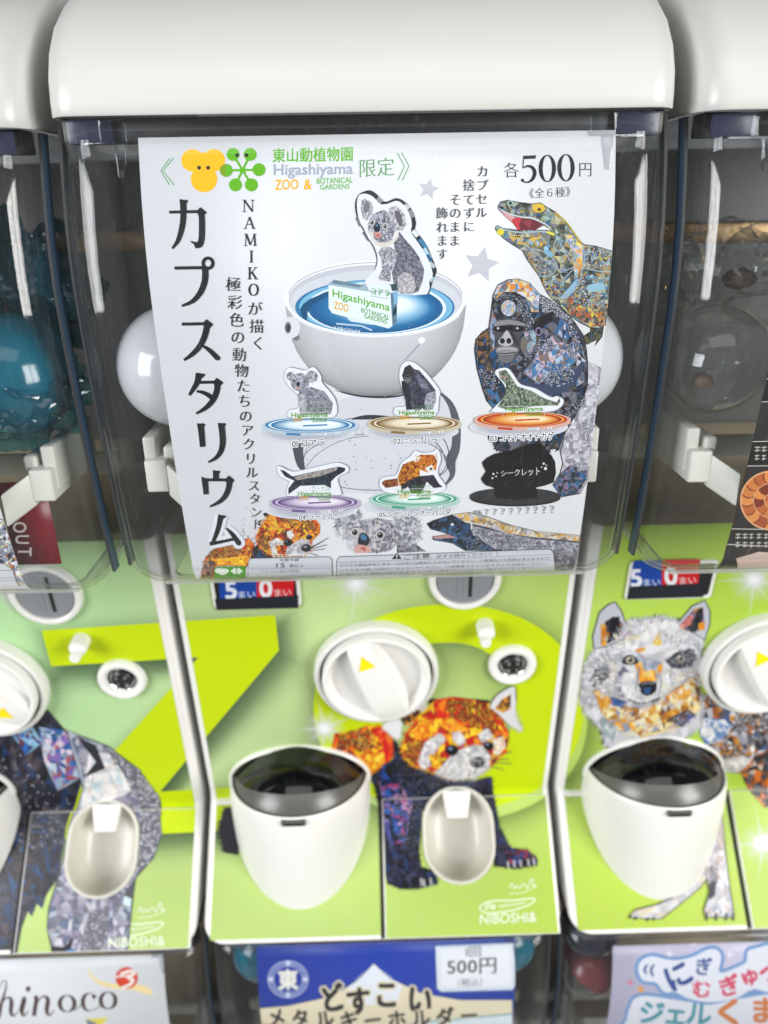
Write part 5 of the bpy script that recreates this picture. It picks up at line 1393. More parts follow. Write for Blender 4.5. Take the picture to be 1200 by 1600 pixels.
p.column('極彩色の動物たちのアクリルスタンド', [(364.7, 444), (366.7, 472), (369.4, 499.4), (371.3, 526.5), (373.6, 553.7), (377.2, 578.6), (380, 602.8), (381.9, 626.3), (383.7, 649.7), (386, 672.2), (388.4, 693.8), (391.3, 716.2), (393.5, 737.8), (396.4, 758.4), (397.9, 779), (399.8, 799.8), (402, 818.6)], (24.5, 18.5), BLK, 2.5, 0.012, -0.006)
for st, cs in (('カプセル', [(754, 268), (753.5, 289.5), (753, 311), (752.5, 332)]), ('捨てずに', [(732.7, 289.5), (733, 312), (733, 333), (733, 354)]), ('そのまま', [(711.7, 312), (711.5, 333), (711, 354.5), (710.5, 376)]), ('飾れます', [(690.7, 333), (691, 355), (691, 376), (691, 397)])):
    p.column(st, cs, (20, 19), '222428', -0.5, 0.012, -0.008)
p.build('column_lettering', INK, poster, rel=PB)
p = PR(34)
p.glyph('各', 799, 265.5, 25, 26, '202226', -1, -0.006, 0.014); p.glyph('円', 914.5, 264.5, 23, 25, '202226', 0, -0.006, 0.014)
for i, ch in enumerate('500'):
    a, b = 813 + i * 29.2, 839 + i * 29.2; y = 243.5 - i * 1.2
    if ch == '0':
        p.line([((a + b) / 2 + 10.4 * math.cos(t), y + 21 + 20.5 * math.sin(t), 1.6 + 5.0 * abs(math.cos(t)) ** 1.4) for t in [2 * PI * k / 36 for k in range(36)]], 1, '16181b', sm=0, close=True)
    else:
        p.poly([(817, 243.5), (837.5, 242.5), (837, 248), (819.5, 248.8)], '16181b'); p.line([(818.2, 244, 1.8), (817, 262, 1.8)], 1, '16181b', sm=0)
        p.line([(817, 263, 1.6), (824, 259.5, 3.4), (832, 262, 5.2), (835.5, 270, 6.2), (832, 280, 5), (824, 285, 2.4), (816, 283, 2.4)], 1, '16181b'); p.disc(816.2, 281.5, 2.6, 2.4, '16181b')
p.text('《全６種》', (827, 294.5), (891, 291.5), (891, 307), (827, 310), '2a2c30', -0.004, 0.01)
p.build('price_lettering', INK, poster, rel=PB)
for x, y, r, ro in ((669.5, 295.5, 17, -78), (752, 413, 29, -78)):
    p = PR(35); p.poly(star(x, y, r, r * 0.47, 5, ro), 'c3c4ce'); p.build('star', INK, poster, rel=PB)

# --- notice boxes at the lower edge
p = PR(36, 80)
p.poly([(389, 872.5), (514, 869.5), (519, 874), (520, 920), (389, 920)], 'c9cbd3'); p.line([(389, 876), (392, 872), (514, 869.5), (519, 874), (520, 915)], 1.0, '33343a', sm=0)
p.poly([(526, 876), (530, 869.5), (858, 857.5), (864, 862), (865, 920), (526, 920)], 'c6c8d0'); p.line([(526, 915), (526, 876), (530, 869.5), (858, 857.5), (864, 861), (865, 915)], 1.0, '33343a', sm=0)
p.line([(391, 889), (518, 887)], 0.8, '6a6c74', sm=0); p.line([(528, 878.5), (863, 866)], 0.7, '6a6c74', sm=0)
p.text('対象年齢', (437, 872.5), (468, 871.5), (468, 876.5), (437, 877.5), '202126', 0.01); p.text('15', (432, 880), (445, 879.5), (445, 886.5), (432, 887), '17181c', 0.02); p.text('歳以上', (452, 881), (475, 880.5), (475, 885.5), (452, 886), '26272c', 0.01)
p.text('アクリル製の樹脂', (406, 890.5), (468, 889), (468, 893.5), (406, 895), '7a7c84')
p.poly([(612, 873.5), (620, 863.5), (628, 873)], '17181c'); p.text('!', (619, 866), (621, 866), (621, 872), (619, 872), 'e6e6ea', 0.03)
p.text('ご注意', (631, 866.5), (672, 863.8), (672, 871.5), (631, 874), '17181c', 0.02); p.text('必ずお読みください！！', (682, 866), (777, 862), (777, 867.5), (682, 871.5), '2a2b30', 0.01)
p.text('○小さな部品があります。口の中には絶対に入れないでください。○破損などの危険がありますので', (531, 881), (858, 869.5), (858, 874.5), (531, 886), '55575f')
p.text('小さなお子様には絶対に与えないでください。○保護者のもとで必ず大人がお読みください', (531, 888.5), (852, 877.5), (852, 882), (531, 893), '62646c')
p.text('○変形する場合がありますので火気や直射日光の近くに置かないでください。', (531, 895), (846, 884.5), (846, 888), (531, 898.5), '6f7179')
p.build('notice_box', INK, poster, rel=PB)
# ------------------------------------------------------------------ printed green fronts of the three upper machines
HOLE_R = 1.012
def front_sheets(k):
    off = (DX[k], 0.0, DZ[k])
    s0 = Sheet(panel_profile(0.00015), -FLAT - 0.0010, FLAT + 0.0010, off)
    b = panel_profile(0.0031, True)
    s1 = Sheet(b, 0.0027, FLAT + 0.0026, off); s1.s_lo = 0.0008; s1.s_hi = s1.len - 0.0012
    s0.s_hi = s0.len - 0.0030
    s0.step = s1.step = 1.0e-5
    c = CUP_C + Vector(off)
    a = s1.seg[0][0]; v0 = (c.y - a[0]) * s1.seg[0][1][0] + (c.z - a[1]) * s1.seg[0][1][1]
    hole = [(c.x + x * 1.03, v0 - z * 1.03) for x, z in stadium(CUP_W, CUP_H, 7)]
    g = s0.seg[-1]; v1 = (c.y - g[0][0]) * g[1][0] + (c.z - g[0][1]) * g[1][1] + g[3]
    hole0 = [(c.x + x * 1.03, v1 - z * 1.03) for x, z in stadium(CUP_W, CUP_H, 7)]
    return (s0, hole0), (s1, hole)

def green(px, py, k):
    stops = [(-80, (178, 222, 164)), (180, (184, 220, 160)), (330, (194, 219, 158)), (560, (196, 221, 150)), (800, (188, 216, 120)), (1000, (178, 212, 82)), (1280, (182, 218, 66))]
    for (a, ca), (b, cb) in zip(stops, stops[1:]):
        if px <= b: break
    t = min(max((px - a) / (b - a), 0), 1); c = mixc(ca, cb, t)
    t = min(max((py - 1180) / 200, 0), 1); low = mixc((188, 214, 126), (180, 208, 72), min(max((px - 500) / 500, 0), 1)); c = mixc(c, low, t)
    w = 0.5 + 0.5 * math.sin(px * 0.013 + 1.3) * math.sin(py * 0.017 + 0.4)
    c = mixc(c, tuple(v * 0.93 for v in c), w)
    return lin(tuple(int(v) for v in c))
Z_POLY = [(65, 985), (430, 961), (436, 1016), (250, 1237), (374, 1229), (374, 1297), (100, 1310), (100, 1262), (310, 1027), (80, 1041)]
def sup(cx, cy, rx, ry, n, e):
    out = []
    for i in range(n):
        a = 2 * PI * i / n; c, s = math.cos(a), math.sin(a)
        out.append((cx + rx * abs(c) ** (2 / e) * (1 if c > 0 else -1), cy + ry * abs(s) ** (2 / e) * (1 if s > 0 else -1)))
    return out
O_OUT, O_IN = sup(701, 1106, 211, 162, 72, 2.15), sup(700, 1106, 101, 102, 72, 2.3)
LIME = lin('c2d800')
SX = {-1: (-140, 340), 0: (230, 930), 1: (840, 1330)}

def front_art(k):
    m = mach[k]; rel = m.location.copy()
    pairs = front_sheets(k)
    film = None
    for idx, (sh, hole) in enumerate(pairs):
        x0, x1 = SX[k]
        def new(seed, base): return Print(sh, seed, base)
        # plain green film
        p = new(1, 0); P, C, T = [], [], []
        nx, ny = 26, 30
        for j in range(ny + 1):
            for i in range(nx + 1):
                x, y = x0 + (x1 - x0) * i / nx, 790 + (1530 - 790) * j / ny
                P.append((x, y)); C.append(green(x, y, k))
        for j in range(ny):
            for i in range(nx): T.append([j * (nx + 1) + i, j * (nx + 1) + i + 1, (j + 1) * (nx + 1) + i + 1, (j + 1) * (nx + 1) + i])
        p._add(P, T, C, p._lv())
        f = p.build('front_film' if idx == 0 else 'door_film', M['ink_panel'], m, hole, rel)
        par = f
        def done(p, name, soft=False): p.build(name, M['ink_soft' if soft else 'ink_panel'], par, hole, rel)
        # faint curls
        p = new(2 + idx, 1); r = random.Random(11 + k); h = p._lv()
        for _ in range(46):
            cx, cy = r.uniform(x0, x1), r.uniform(890, 1480); R0 = r.uniform(12, 26); a0 = r.uniform(0, 6.28); sg = r.choice((-1, 1))
            p.line([(cx + R0 * (1 - t / 15) * math.cos(a0 + sg * t * 0.5), cy + R0 * 0.85 * (1 - t / 15) * math.sin(a0 + sg * t * 0.5)) for t in range(14)], 1.8, (*lin('e4f5c8'), 0.16), sm=0, h=h + r.random() * 3e-6)
        done(p, 'curl_pattern', True)
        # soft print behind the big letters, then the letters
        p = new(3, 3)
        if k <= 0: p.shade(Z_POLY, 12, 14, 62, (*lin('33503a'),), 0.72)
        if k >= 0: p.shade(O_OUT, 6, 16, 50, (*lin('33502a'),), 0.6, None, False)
        done(p, 'letter_shade', True)
        p = new(4, 5)
        if k <= 0: p.poly(Z_POLY, LIME)
        if k >= 0:
            n = len(O_OUT); p._add(O_OUT + O_IN, [[i, (i + 1) % n, n + (i + 1) % n, n + i] for i in range(n)], LIME, p._lv())
        done(p, 'big_letter')
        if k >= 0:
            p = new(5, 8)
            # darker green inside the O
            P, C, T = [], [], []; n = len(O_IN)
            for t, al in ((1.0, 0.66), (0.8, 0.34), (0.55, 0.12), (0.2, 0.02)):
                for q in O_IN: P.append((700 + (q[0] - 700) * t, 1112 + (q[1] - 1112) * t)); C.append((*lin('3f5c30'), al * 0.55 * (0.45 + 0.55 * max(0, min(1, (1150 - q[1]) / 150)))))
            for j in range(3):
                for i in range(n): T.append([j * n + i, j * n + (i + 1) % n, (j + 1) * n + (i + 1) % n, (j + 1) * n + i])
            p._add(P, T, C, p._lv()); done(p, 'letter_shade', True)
        # sparkles
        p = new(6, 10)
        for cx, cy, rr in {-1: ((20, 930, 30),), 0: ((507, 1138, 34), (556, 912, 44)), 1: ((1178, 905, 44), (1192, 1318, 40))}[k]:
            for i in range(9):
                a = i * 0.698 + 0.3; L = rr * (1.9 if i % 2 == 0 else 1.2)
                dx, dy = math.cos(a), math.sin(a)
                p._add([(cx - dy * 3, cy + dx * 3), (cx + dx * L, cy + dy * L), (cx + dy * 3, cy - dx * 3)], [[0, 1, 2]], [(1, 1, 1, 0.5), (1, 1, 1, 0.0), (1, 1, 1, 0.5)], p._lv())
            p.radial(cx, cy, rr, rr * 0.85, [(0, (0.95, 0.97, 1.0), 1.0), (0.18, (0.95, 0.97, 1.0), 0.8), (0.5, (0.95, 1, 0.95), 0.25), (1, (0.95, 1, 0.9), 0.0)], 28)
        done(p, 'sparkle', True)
        if k == 0: p = new(7, 30); front_panda(p); done(p, 'red_panda_picture')
        elif k == -1: p = new(7, 30); front_gorilla(p); done(p, 'gorilla_picture')
        else: p = new(7, 30); front_wolf(p); done(p, 'wolf_picture')
        # maker's mark in white
        if idx == 1 and k <= 0:
            dx, dy = (0, 0) if k == 0 else (-580, 37)
            W = 'e8f2d8'
            p = new(8, 30)
            p.line([(796 + dx, 1388 + dy), (800 + dx, 1380 + dy), (804 + dx, 1389 + dy), (808 + dx, 1383 + dy), (812 + dx, 1388 + dy), (818 + dx, 1380 + dy), (824 + dx, 1388 + dy), (828 + dx, 1376 + dy), (833 + dx, 1374 + dy), (832 + dx, 1384 + dy), (838 + dx, 1383 + dy)], 1.6, W)
            p.line([(795 + dx, 1396 + dy), (815 + dx, 1395 + dy), (830 + dx, 1389 + dy), (838 + dx, 1384 + dy)], 1.2, W)
            fish = [(750 + dx, 1418 + dy), (757 + dx, 1411 + dy), (775 + dx, 1407 + dy), (800 + dx, 1407 + dy), (825 + dx, 1404 + dy), (836 + dx, 1405 + dy), (828 + dx, 1413 + dy), (805 + dx, 1421 + dy), (775 + dx, 1426 + dy), (756 + dx, 1425 + dy)]
            p.line(fish, 2.2, W, 3, True)
            for i in range(3): p.line([(757 + dx, 1416 + i * 3 + dy), (764 + dx, 1412 + i * 3 + dy), (774 + dx, 1415 + i * 2.4 + dy), (768 + dx, 1420 + dy)], 1.5, W)
            p.line([(778 + dx, 1416 + dy), (800 + dx, 1413 + dy), (822 + dx, 1410 + dy)], 1.4, W)
            for i in range(7): p.line([(782 + i * 5 + dx, 1413 - i * 0.5 + dy), (783 + i * 5 + dx, 1420 - i * 0.9 + dy)], 1.0, W, sm=0)
            p.text('NIBOSHI&', (750 + dx, 1428.5 + dy), (838 + dx, 1424.5 + dy), (838 + dx, 1440 + dy), (750 + dx, 1444 + dy), W, 0.025)
            done(p, 'maker_mark')

def front_panda(p):
    def A(pts): return crop(3.53, 560, 1060, pts)
    RP = ['b8281a', 'd9481a', 'e5801c', 'e8b41c', '7a2a1c', 'c01c1c', 'd9661c', 'f0c42a', '9a3018']
    p.disc(700, 1395, 170, 22, '8fb558') if False else None
    # tail
    tail = [(-130, 300), (-60, 290), (0, 275), (60, 255), (130, 260), (190, 320), (195, 420), (140, 490), (60, 550), (-40, 500), (-150, 400)]
    p.mosaic(A(tail), RP, 7); p.bubbles(A([(-120, 310), (0, 280), (70, 300), (90, 370), (20, 400), (-100, 380)]), 90, 1.6, 3.2, ['a8702e', 'c9853a', '7d4a1e', 'd0a860'], '4a2412', None); p.mosaic(A([(0, 420), (150, 400), (180, 430), (60, 545)]), ['f0c42a', 'e8941c', 'f2d040', 'd9661c'], 8); p.mosaic(A([(60, 280), (110, 250), (190, 320), (195, 430), (150, 470), (130, 350)]), ['d01c1c', 'e5501c', 'b81818', 'e8801c'], 8)
    body = [(60, 545), (195, 440), (195, 330), (260, 420), (330, 490), (420, 530), (520, 560), (640, 560), (735, 540), (745, 640), (780, 820), (840, 935), (930, 945), (985, 990), (985, 1030), (870, 1050), (750, 1035), (740, 880), (700, 700), (640, 640), (420, 640), (350, 740), (335, 950), (345, 1040), (420, 1060), (440, 1130), (330, 1160), (230, 1160), (160, 1130), (150, 1080), (145, 900), (110, 700), (90, 600)]
    p.fur(A(body), 4, 2, ['15151c', '1d1e28'], 30, 3.5)
    p.mosaic(A(body), ['16171f', '20222e', '2a2d3c', '1b2138', '24335c', '181a22', '343850', '2c2440'], 8)
    p.mosaic(A([(110, 560), (230, 580), (300, 680), (260, 900), (180, 930), (140, 800)]), ['22305c', '2e52a0', '5c3478', 'a8487e', '20222e', '4a5090', '8672ae', '1a1b24', '2a66b4', 'b98ab0'], 7)
    p.bubbles(A([(220, 560), (420, 540), (640, 580), (620, 640), (420, 650), (340, 760), (330, 940), (220, 900)]), 130, 1.4, 2.8, ['1d2030', '2a2f44', '3a3a52'], '0d0e14', '9aa2bb')
    p.mosaic(A([(130, 480), (210, 440), (190, 560), (120, 590)]), ['1f4a9a', '17181f', '26306a', '14151c'], 7)
    p.mosaic(A([(790, 960), (860, 935), (940, 950), (980, 1000), (960, 1020), (840, 1030)]), ['1f2a5a', '8a2a3a', '2a2a3a', '5a1f2a', '17181f', '3a3a7a'], 7)
    for x, y in ((828, 1030), (862, 1025), (897, 1022), (940, 1018), (970, 1012), (350, 1125), (365, 1130), (402, 1122)): p.line(A([(x - 5, y - 22), (x, y + 18)]), 2.6, 'b9b6ba', sm=0)
    # bit of dark hind leg left of the chute
    p.poly([(380, 1255), (352, 1262), (346, 1280), (342, 1300), (347, 1315), (350, 1332), (372, 1336)], '23242c'); p.fur([(352, 1262), (346, 1280), (342, 1300), (347, 1315), (350, 1332)][::-1], 7, 3, ['23242c', '2c2d36'], 30, 2.4)
    # head
    for e, c in (([(130, 265), (215, 190), (240, 250), (230, 330), (190, 320)], 'e2e2e6'), ([(300, 150), (350, 120), (420, 190), (400, 210)], 'd9d4cf')): p.poly(A(e), c)
    p.fur(A([(230, 330), (140, 262), (215, 195)]), 9, 2.4, ['e6e6ea', 'd2d2d8', 'f0f0f2'], 25, 2.5); p.mosaic(A([(235, 220), (330, 165), (350, 200), (260, 260)]), ['5a3a2a', '3a2a22', 'd98a2a', '2a2220'], 6)
    p.poly(A([(385, 120), (420, 105), (450, 150), (420, 200)]), '1d1b1e'); p.poly(A([(640, 110), (720, 118), (730, 170), (690, 160)]), '1d1b1e')
    head = [(235, 390), (260, 300), (330, 205), (420, 115), (520, 98), (640, 112), (725, 135), (800, 230), (832, 320), (822, 400), (740, 480), (640, 550), (520, 552), (400, 512), (300, 480), (250, 430)]
    p.mosaic(A(head), RP, 8); p.fur(A(head[-4:] + head[:3]), 6, 2.2, ['d9901c', 'b8381a', 'f0b82a'], 30, 3)
    p.bubbles(A([(460, 120), (640, 115), (760, 190), (810, 290), (720, 300), (600, 240), (500, 200)]), 210, 1.5, 3.1, ['a8602a', '8a4a1e', 'c9853a', '9a2a1e', 'b8a02a'], '4a1e12', None)
    p.bubbles(A([(240, 400), (300, 330), (380, 350), (330, 440), (300, 470)]), 60, 1.5, 2.8, ['a8602a', 'c9853a', '8a4a1e'], '4a1e12', None)
    p.mosaic(A([(280, 300), (360, 215), (420, 230), (430, 300), (340, 340), (290, 320)]), ['f2c81c', 'e8981c', 'f0d840', 'e0701c'], 7); p.mosaic(A([(420, 220), (520, 215), (620, 280), (560, 300), (470, 270)]), ['e8801c', 'f0a02a', 'd9601c', 'f0b82a'], 7)
    p.mosaic(A([(430, 110), (490, 110), (480, 210), (440, 220)]), ['d01c1c', 'e8501c', 'e8801c'], 7); p.mosaic(A([(730, 180), (830, 290), (820, 330), (770, 270)]), ['e8801c', 'f0c42a', 'd0281c'], 7)
    for q in ([(330, 460), (370, 350), (450, 300), (480, 330), (420, 400), (400, 470), (360, 500)], [(520, 300), (560, 290), (590, 340), (560, 370), (525, 340)], [(660, 310), (710, 270), (740, 320), (680, 350)]):
        p.mosaic(A(q), ['dcdadc', 'c6c3c8', 'efedee', 'b0adb4'], 5.5); p.fur(A(q), 3.5, 1.8, ['e6e4e6', 'c9c6cb', 'a09da4'], 40, 2.6, close=True)
    p.mosaic(A([(740, 330), (800, 315), (812, 370), (770, 420), (735, 400)]), ['e0cfc0', 'd9b8a0', 'e8dccf'], 6); p.mosaic(A([(385, 420), (450, 400), (490, 440), (460, 500), (400, 480)]), ['e0901c', '7a2a1c', 'e8c02a', 'b8281a'], 5.5)
    p.mosaic(A([(470, 470), (520, 410), (620, 360), (690, 370), (725, 420), (720, 490), (640, 545), (520, 550), (420, 520)]), ['d4d3d6', 'c3c2c6', 'e3e2e4', 'b2b1b6'], 8); p.fur(A([(725, 480), (640, 550), (520, 552), (420, 522)]), 6, 1.8, ['dddce0', 'a5a4aa', 'c5c4c9'], 30, 3, base=A([(580, 430)])[0])
    p.mosaic(A([(590, 330), (640, 310), (640, 370), (600, 370)]), ['b81818', 'd0281c'], 6); p.mosaic(A([(700, 370), (745, 360), (740, 415), (715, 410)]), ['a01c1c', '7a1a1a'], 5)
    for x, y, r in ((515, 392, 10.5), (718, 368, 8.2)): p.disc(*A([(x, y)])[0], r, r * 0.82, '14151c', 20); p.disc(*A([(x - 8, y - 10)])[0], r * 0.32, r * 0.25, '6f84ac', 10)
    p.disc(*A([(655, 458)])[0], 12, 8.8, '2a2b30', 22); p.disc(*A([(650, 446)])[0], 6.5, 3, '6d6f78', 14); p.line(A([(650, 490), (640, 515), (600, 530)]), 1.5, '5a5a60')
    for a, b in (((720, 430), (850, 400)), ((725, 445), (830, 440)), ((722, 460), (845, 465)), ((715, 475), (800, 500)), ((200, 525), (330, 525)), ((330, 520), (400, 505))): p.line(A([a, b]), 1.1, '55555c', sm=0)
    p.strands(A([(470, 470), (520, 410), (620, 360), (690, 370), (725, 420), (720, 490), (640, 545), (520, 550), (420, 520)]), 150, 7, 1.7, ['f0eff0', 'b5b4ba', 'd9d8db', 'a09fa6', 'e6dcc8'], A([(655, 440)])[0], 20)
    p.strands(A(head), 230, 8, 2.0, ['e8941c', 'b8281a', 'f0c42a', '7a2a1c', 'd9581c'], A([(600, 420)])[0], 25) if False else None
    ear = [(720, 150), (760, 90), (830, 45), (862, 40), (868, 120), (862, 200), (900, 285), (830, 250), (770, 190)]
    p.fur(A([(862, 180), (900, 285), (830, 250)]), 6, 2, ['e2e1e4', 'c2c1c6'], 25, 2.4); p.poly(A(ear), 'd6d5d9'); p.mosaic(A([(750, 165), (790, 110), (840, 80), (838, 160), (800, 185)]), ['6a4a2a', 'd9882a', 'a8682a', '4a3222', 'e0a040'], 5); p.line(A([(722, 150), (762, 88), (832, 44), (862, 40), (868, 120)]), 1.3, '55555a')

def front_gorilla(p):
    body = [(-120, 1165), (-20, 1150), (50, 1125), (75, 1108), (100, 1138), (142, 1160), (125, 1230), (104, 1290), (92, 1370), (72, 1400), (66, 1420), (58, 1412), (50, 1432), (44, 1424), (34, 1450), (25, 1500), (-120, 1500)]
    p.mosaic(body, ['1e2029', '2b2d38', '17181f', '3a3c4a', '1b355c', '4a4048', '262a3c', '241c2c'], 10)
    p.mosaic([(60, 1135), (100, 1140), (140, 1165), (125, 1215), (90, 1235), (70, 1190)], ['2a62a0', '7a62a8', 'b9c6d6', '8aa2b8', '23518a', '9a4a52', '5f7f9a', 'd0c0d0'], 8)
    p.mosaic([(20, 1148), (50, 1132), (66, 1160), (40, 1180)], ['1f63b0', '88b4d4', '2a3a6a', '6a2a3a'], 7)
    p.mosaic([(0, 1290), (70, 1300), (80, 1370), (60, 1400), (20, 1400)], ['1a1b22', '23324f', '3a2f34', '1f4a7a', '2d2a30', '141419'], 9)
    p.bubbles([(-20, 1180), (40, 1180), (80, 1240), (110, 1250), (100, 1320), (30, 1330), (-20, 1300)], 150, 1.6, 3.4, ['23252f', '2f4a70', '4f5160', '3a3050', '6f7180'], '0f1016', 'c6c9d4')
    leg = [(104, 1140), (168, 1165), (215, 1200), (248, 1245), (252, 1300), (240, 1340), (212, 1372), (208, 1400), (204, 1440), (198, 1500), (84, 1500), (74, 1450), (76, 1420), (88, 1380), (100, 1340), (108, 1290), (130, 1230)]
    p.mosaic(leg, ['a8a7b4', '9392a0', 'c2c0ca', '7c7b8a', 'a3aebb', '8f87a0', '6c6b7a', '5f6a86'], 9); p.outline(leg, 1.6, '2a2b33')
    p.mosaic([(140, 1170), (180, 1180), (205, 1235), (150, 1262), (120, 1270), (132, 1225)], ['d8d6da', 'e6e3e2', 'c9bdb8', 'b9c9d0', 'efeceb'], 11)
    q = [(165, 1168), (215, 1200), (248, 1245), (252, 1300), (240, 1340), (212, 1372), (216, 1330), (220, 1270), (205, 1225), (180, 1190)]
    p.poly(q, '63646f'); p.bubbles(q, 210, 2.0, 3.8, ['a9a8b4', '8f8e9b', 'bdbbc6', '787784'], '44454f', 'dcdbe2')
    p.poly([(120, 1150), (150, 1164), (165, 1200), (130, 1215), (150, 1190)], '2b2c35')
    q = [(140, 1425), (172, 1415), (168, 1460), (150, 1500), (122, 1500)]
    p.poly(q, '6f6e7a'); p.bubbles(q, 70, 2.0, 3.6, ['a9a8b4', '9593a0', 'bdbbc6'], '3a3a44', None)
    p.poly([(82, 1478), (100, 1480), (116, 1464), (106, 1500), (78, 1500)], '22212a'); p.poly([(104, 1484), (118, 1482), (116, 1500), (102, 1500)], '1f6aa8')
    p.poly([(196, 1392), (212, 1372), (206, 1412), (198, 1420)], '55565f'); p.poly([(194, 1400), (206, 1404), (204, 1418), (192, 1412)], 'c6dde2')

def front_wolf(p):
    def A(pts): return crop(3.53, 860, 880, pts)
    W = ['c6c8ce', 'b5b7bf', 'd2d2d7', 'a3a6af', 'bfc2c8', 'cbc7c4']
    # body to the right
    body = [(830, 720), (1000, 740), (1110, 780), (1250, 800), (1400, 900), (1400, 1250), (1180, 1350), (1100, 1260), (1050, 1160), (960, 1150), (900, 1080), (820, 940)]
    p.mosaic(A(body), ['8d8f99', '2a2c34', '55575f', 'c4862a', 'b5b7be', '3a5a8a', '6a4a2a', 'a05a2a', 'd0cfd4', '23242c'], 9)
    p.mosaic(A([(1050, 1160), (1120, 1060), (1260, 1000), (1400, 1100), (1400, 1300), (1180, 1350), (1100, 1260)]), ['c46a24', '3a3c44', '8a4a22', '55575f', 'b9a79a', '22232a', 'd98a3a'], 9)
    p.bubbles(A([(1020, 800), (1250, 820), (1300, 960), (1120, 1000), (1000, 900)]), 120, 1.8, 3.6, ['55607a', '3a3c46', '8a8c98', '6a4a30', 'c9cad2'], '17181e', 'd5d7dd')
    p.bubbles(A([(890, 1020), (1000, 1000), (1110, 990), (1080, 1080), (960, 1100)]), 60, 1.6, 3.2, ['c48a50', '8a5a30', '55505a', 'b9b4ba'], '22201f', None)
    p.mosaic(A([(820, 940), (850, 850), (960, 860), (1000, 900), (940, 980), (860, 1000)]), ['dfe0e3', 'c9cace', '7a98b8', '5a7ab0', 'eceded'], 8)
    p.mosaic(A([(910, 1085), (1060, 1060), (1110, 1080), (1040, 1150), (940, 1150)]), ['d9d8d6', 'c9c6c4', 'b5b2b0'], 8); p.fur(A([(1100, 1090), (1000, 1150), (910, 1110)]), 7, 2.4, ['dad9d8', 'b9b7b8'], 25, 3)
    head = [(165, 660), (190, 560), (240, 470), (300, 400), (400, 320), (470, 308), (600, 292), (690, 310), (780, 350), (840, 420), (830, 560), (820, 700), (850, 790), (830, 900), (740, 960), (500, 1000), (300, 1010), (280, 920), (200, 830), (160, 760)]
    p.fur(A(head), 7, 2.6, ['d6d7db', 'a9abb2', '55575f', 'e3e3e6'], 30, 3.2, base=A([(520, 600)])[0], close=True)
    p.mosaic(A(head), W, 15, 0.15)
    p.mosaic(A([(300, 420), (420, 330), (600, 305), (700, 330), (760, 400), (700, 450), (560, 500), (440, 480), (330, 500)]), ['d9dade', 'cfd0d6', 'e3e3e6'], 16, 0.1)
    for e, inn in (([(240, 470), (233, 400), (270, 270), (320, 225), (355, 212), (390, 260), (410, 320), (450, 345), (400, 420), (300, 460)], [(275, 440), (300, 320), (350, 290), (400, 330), (390, 390), (320, 440)]), ([(700, 330), (780, 235), (850, 203), (878, 260), (878, 330), (850, 420), (780, 380)], [(705, 345), (790, 250), (840, 240), (850, 330), (820, 370), (740, 370)])):
        p.poly(A(e), 'b9bcc6'); p.outline(A(e), 2, '4a4c55'); p.mosaic(A(inn), ['22242c', '3a3c46', 'c4862a', '55505f', '8a6a90'], 8)
    p.mosaic(A([(275, 330), (305, 340), (310, 450), (280, 455)]), ['d9901c', 'b8701c', 'e0a83a'], 7); p.mosaic(A([(330, 300), (380, 290), (385, 400), (340, 430), (320, 400)]), ['15161d', '22242c'], 8); p.fur(A([(440, 360), (350, 410)]), 12, 3, ['e0d0b0', 'd9d5d0', 'c9a0b8'], 30, 2.5)
    p.mosaic(A([(705, 345), (770, 280), (790, 290), (760, 345)]), ['c98a8a', 'd9a09a', 'b56a6a'], 7); p.mosaic(A([(790, 300), (835, 240), (840, 300), (800, 380), (760, 370)]), ['1a1b22', '2a2c36', '3a3c46'], 8); p.mosaic(A([(815, 330), (850, 320), (850, 365), (815, 365)]), ['e0901c', 'd9a02a'], 7)
    p.mosaic(A([(560, 440), (600, 375), (612, 440), (590, 455)]), ['e8c83a', 'e0b02a'], 7); p.mosaic(A([(465, 470), (520, 460), (525, 480), (480, 490)]), ['e09a3a', 'd9b060'], 6); p.mosaic(A([(400, 430), (440, 395), (520, 395), (480, 415)]), ['d9cfb0', 'c9c0a0'], 7)
    p.mosaic(A([(635, 535), (690, 490), (770, 465), (800, 505), (780, 555), (720, 580), (665, 575)]), ['2a2c35', '3a3c46', '4a4c58', '1d1e26', '5f616d'], 8); p.bubbles(A([(640, 540), (710, 480), (800, 470), (790, 560), (700, 585)]), 40, 1.4, 3, ['3a3d48', '6a6c7a', '8a8c98'], '15161c', 'cfd2da')
    p.fur(A([(620, 510), (700, 455), (790, 430)]), 8, 3, ['d8d9dd', 'b9bbc2'], 25, 2.4); p.fur(A([(790, 580), (720, 612), (650, 605)]), 8, 3, ['d0d1d5', 'a9abb3', 'e2cfa0'], 25, 2.4)
    p.mosaic(A([(220, 640), (250, 570), (310, 560), (330, 600), (290, 660), (240, 680)]), ['3a3c46', '55575f', '8a8c96'], 8); p.bubbles(A([(215, 640), (300, 590), (320, 620), (240, 690)]), 24, 1.4, 2.8, ['55575f', '8a8c96'], '2a2c34', None)
    p.mosaic(A([(350, 650), (400, 560), (440, 600), (400, 740), (370, 720)]), ['8d8fa0', '6a6c80', 'a9abb8'], 8); p.mosaic(A([(380, 520), (480, 490), (560, 530), (620, 540), (580, 600), (520, 600), (470, 560)]), ['8d93a5', 'a9b4c0', '7f8f9f', 'b5a9b0'], 8)
    p.mosaic(A([(465, 550), (500, 540), (520, 600), (495, 660), (480, 610)]), ['e0922a', 'd9a84a', 'e8b050'], 7); p.mosaic(A([(490, 650), (520, 590), (575, 585), (585, 640), (540, 660)]), ['e09a2a', 'e8b44a', 'd98a2a', 'e0c070'], 8); p.mosaic(A([(590, 560), (620, 550), (610, 600), (585, 600)]), ['e0a02a', 'd98a3a'], 7)
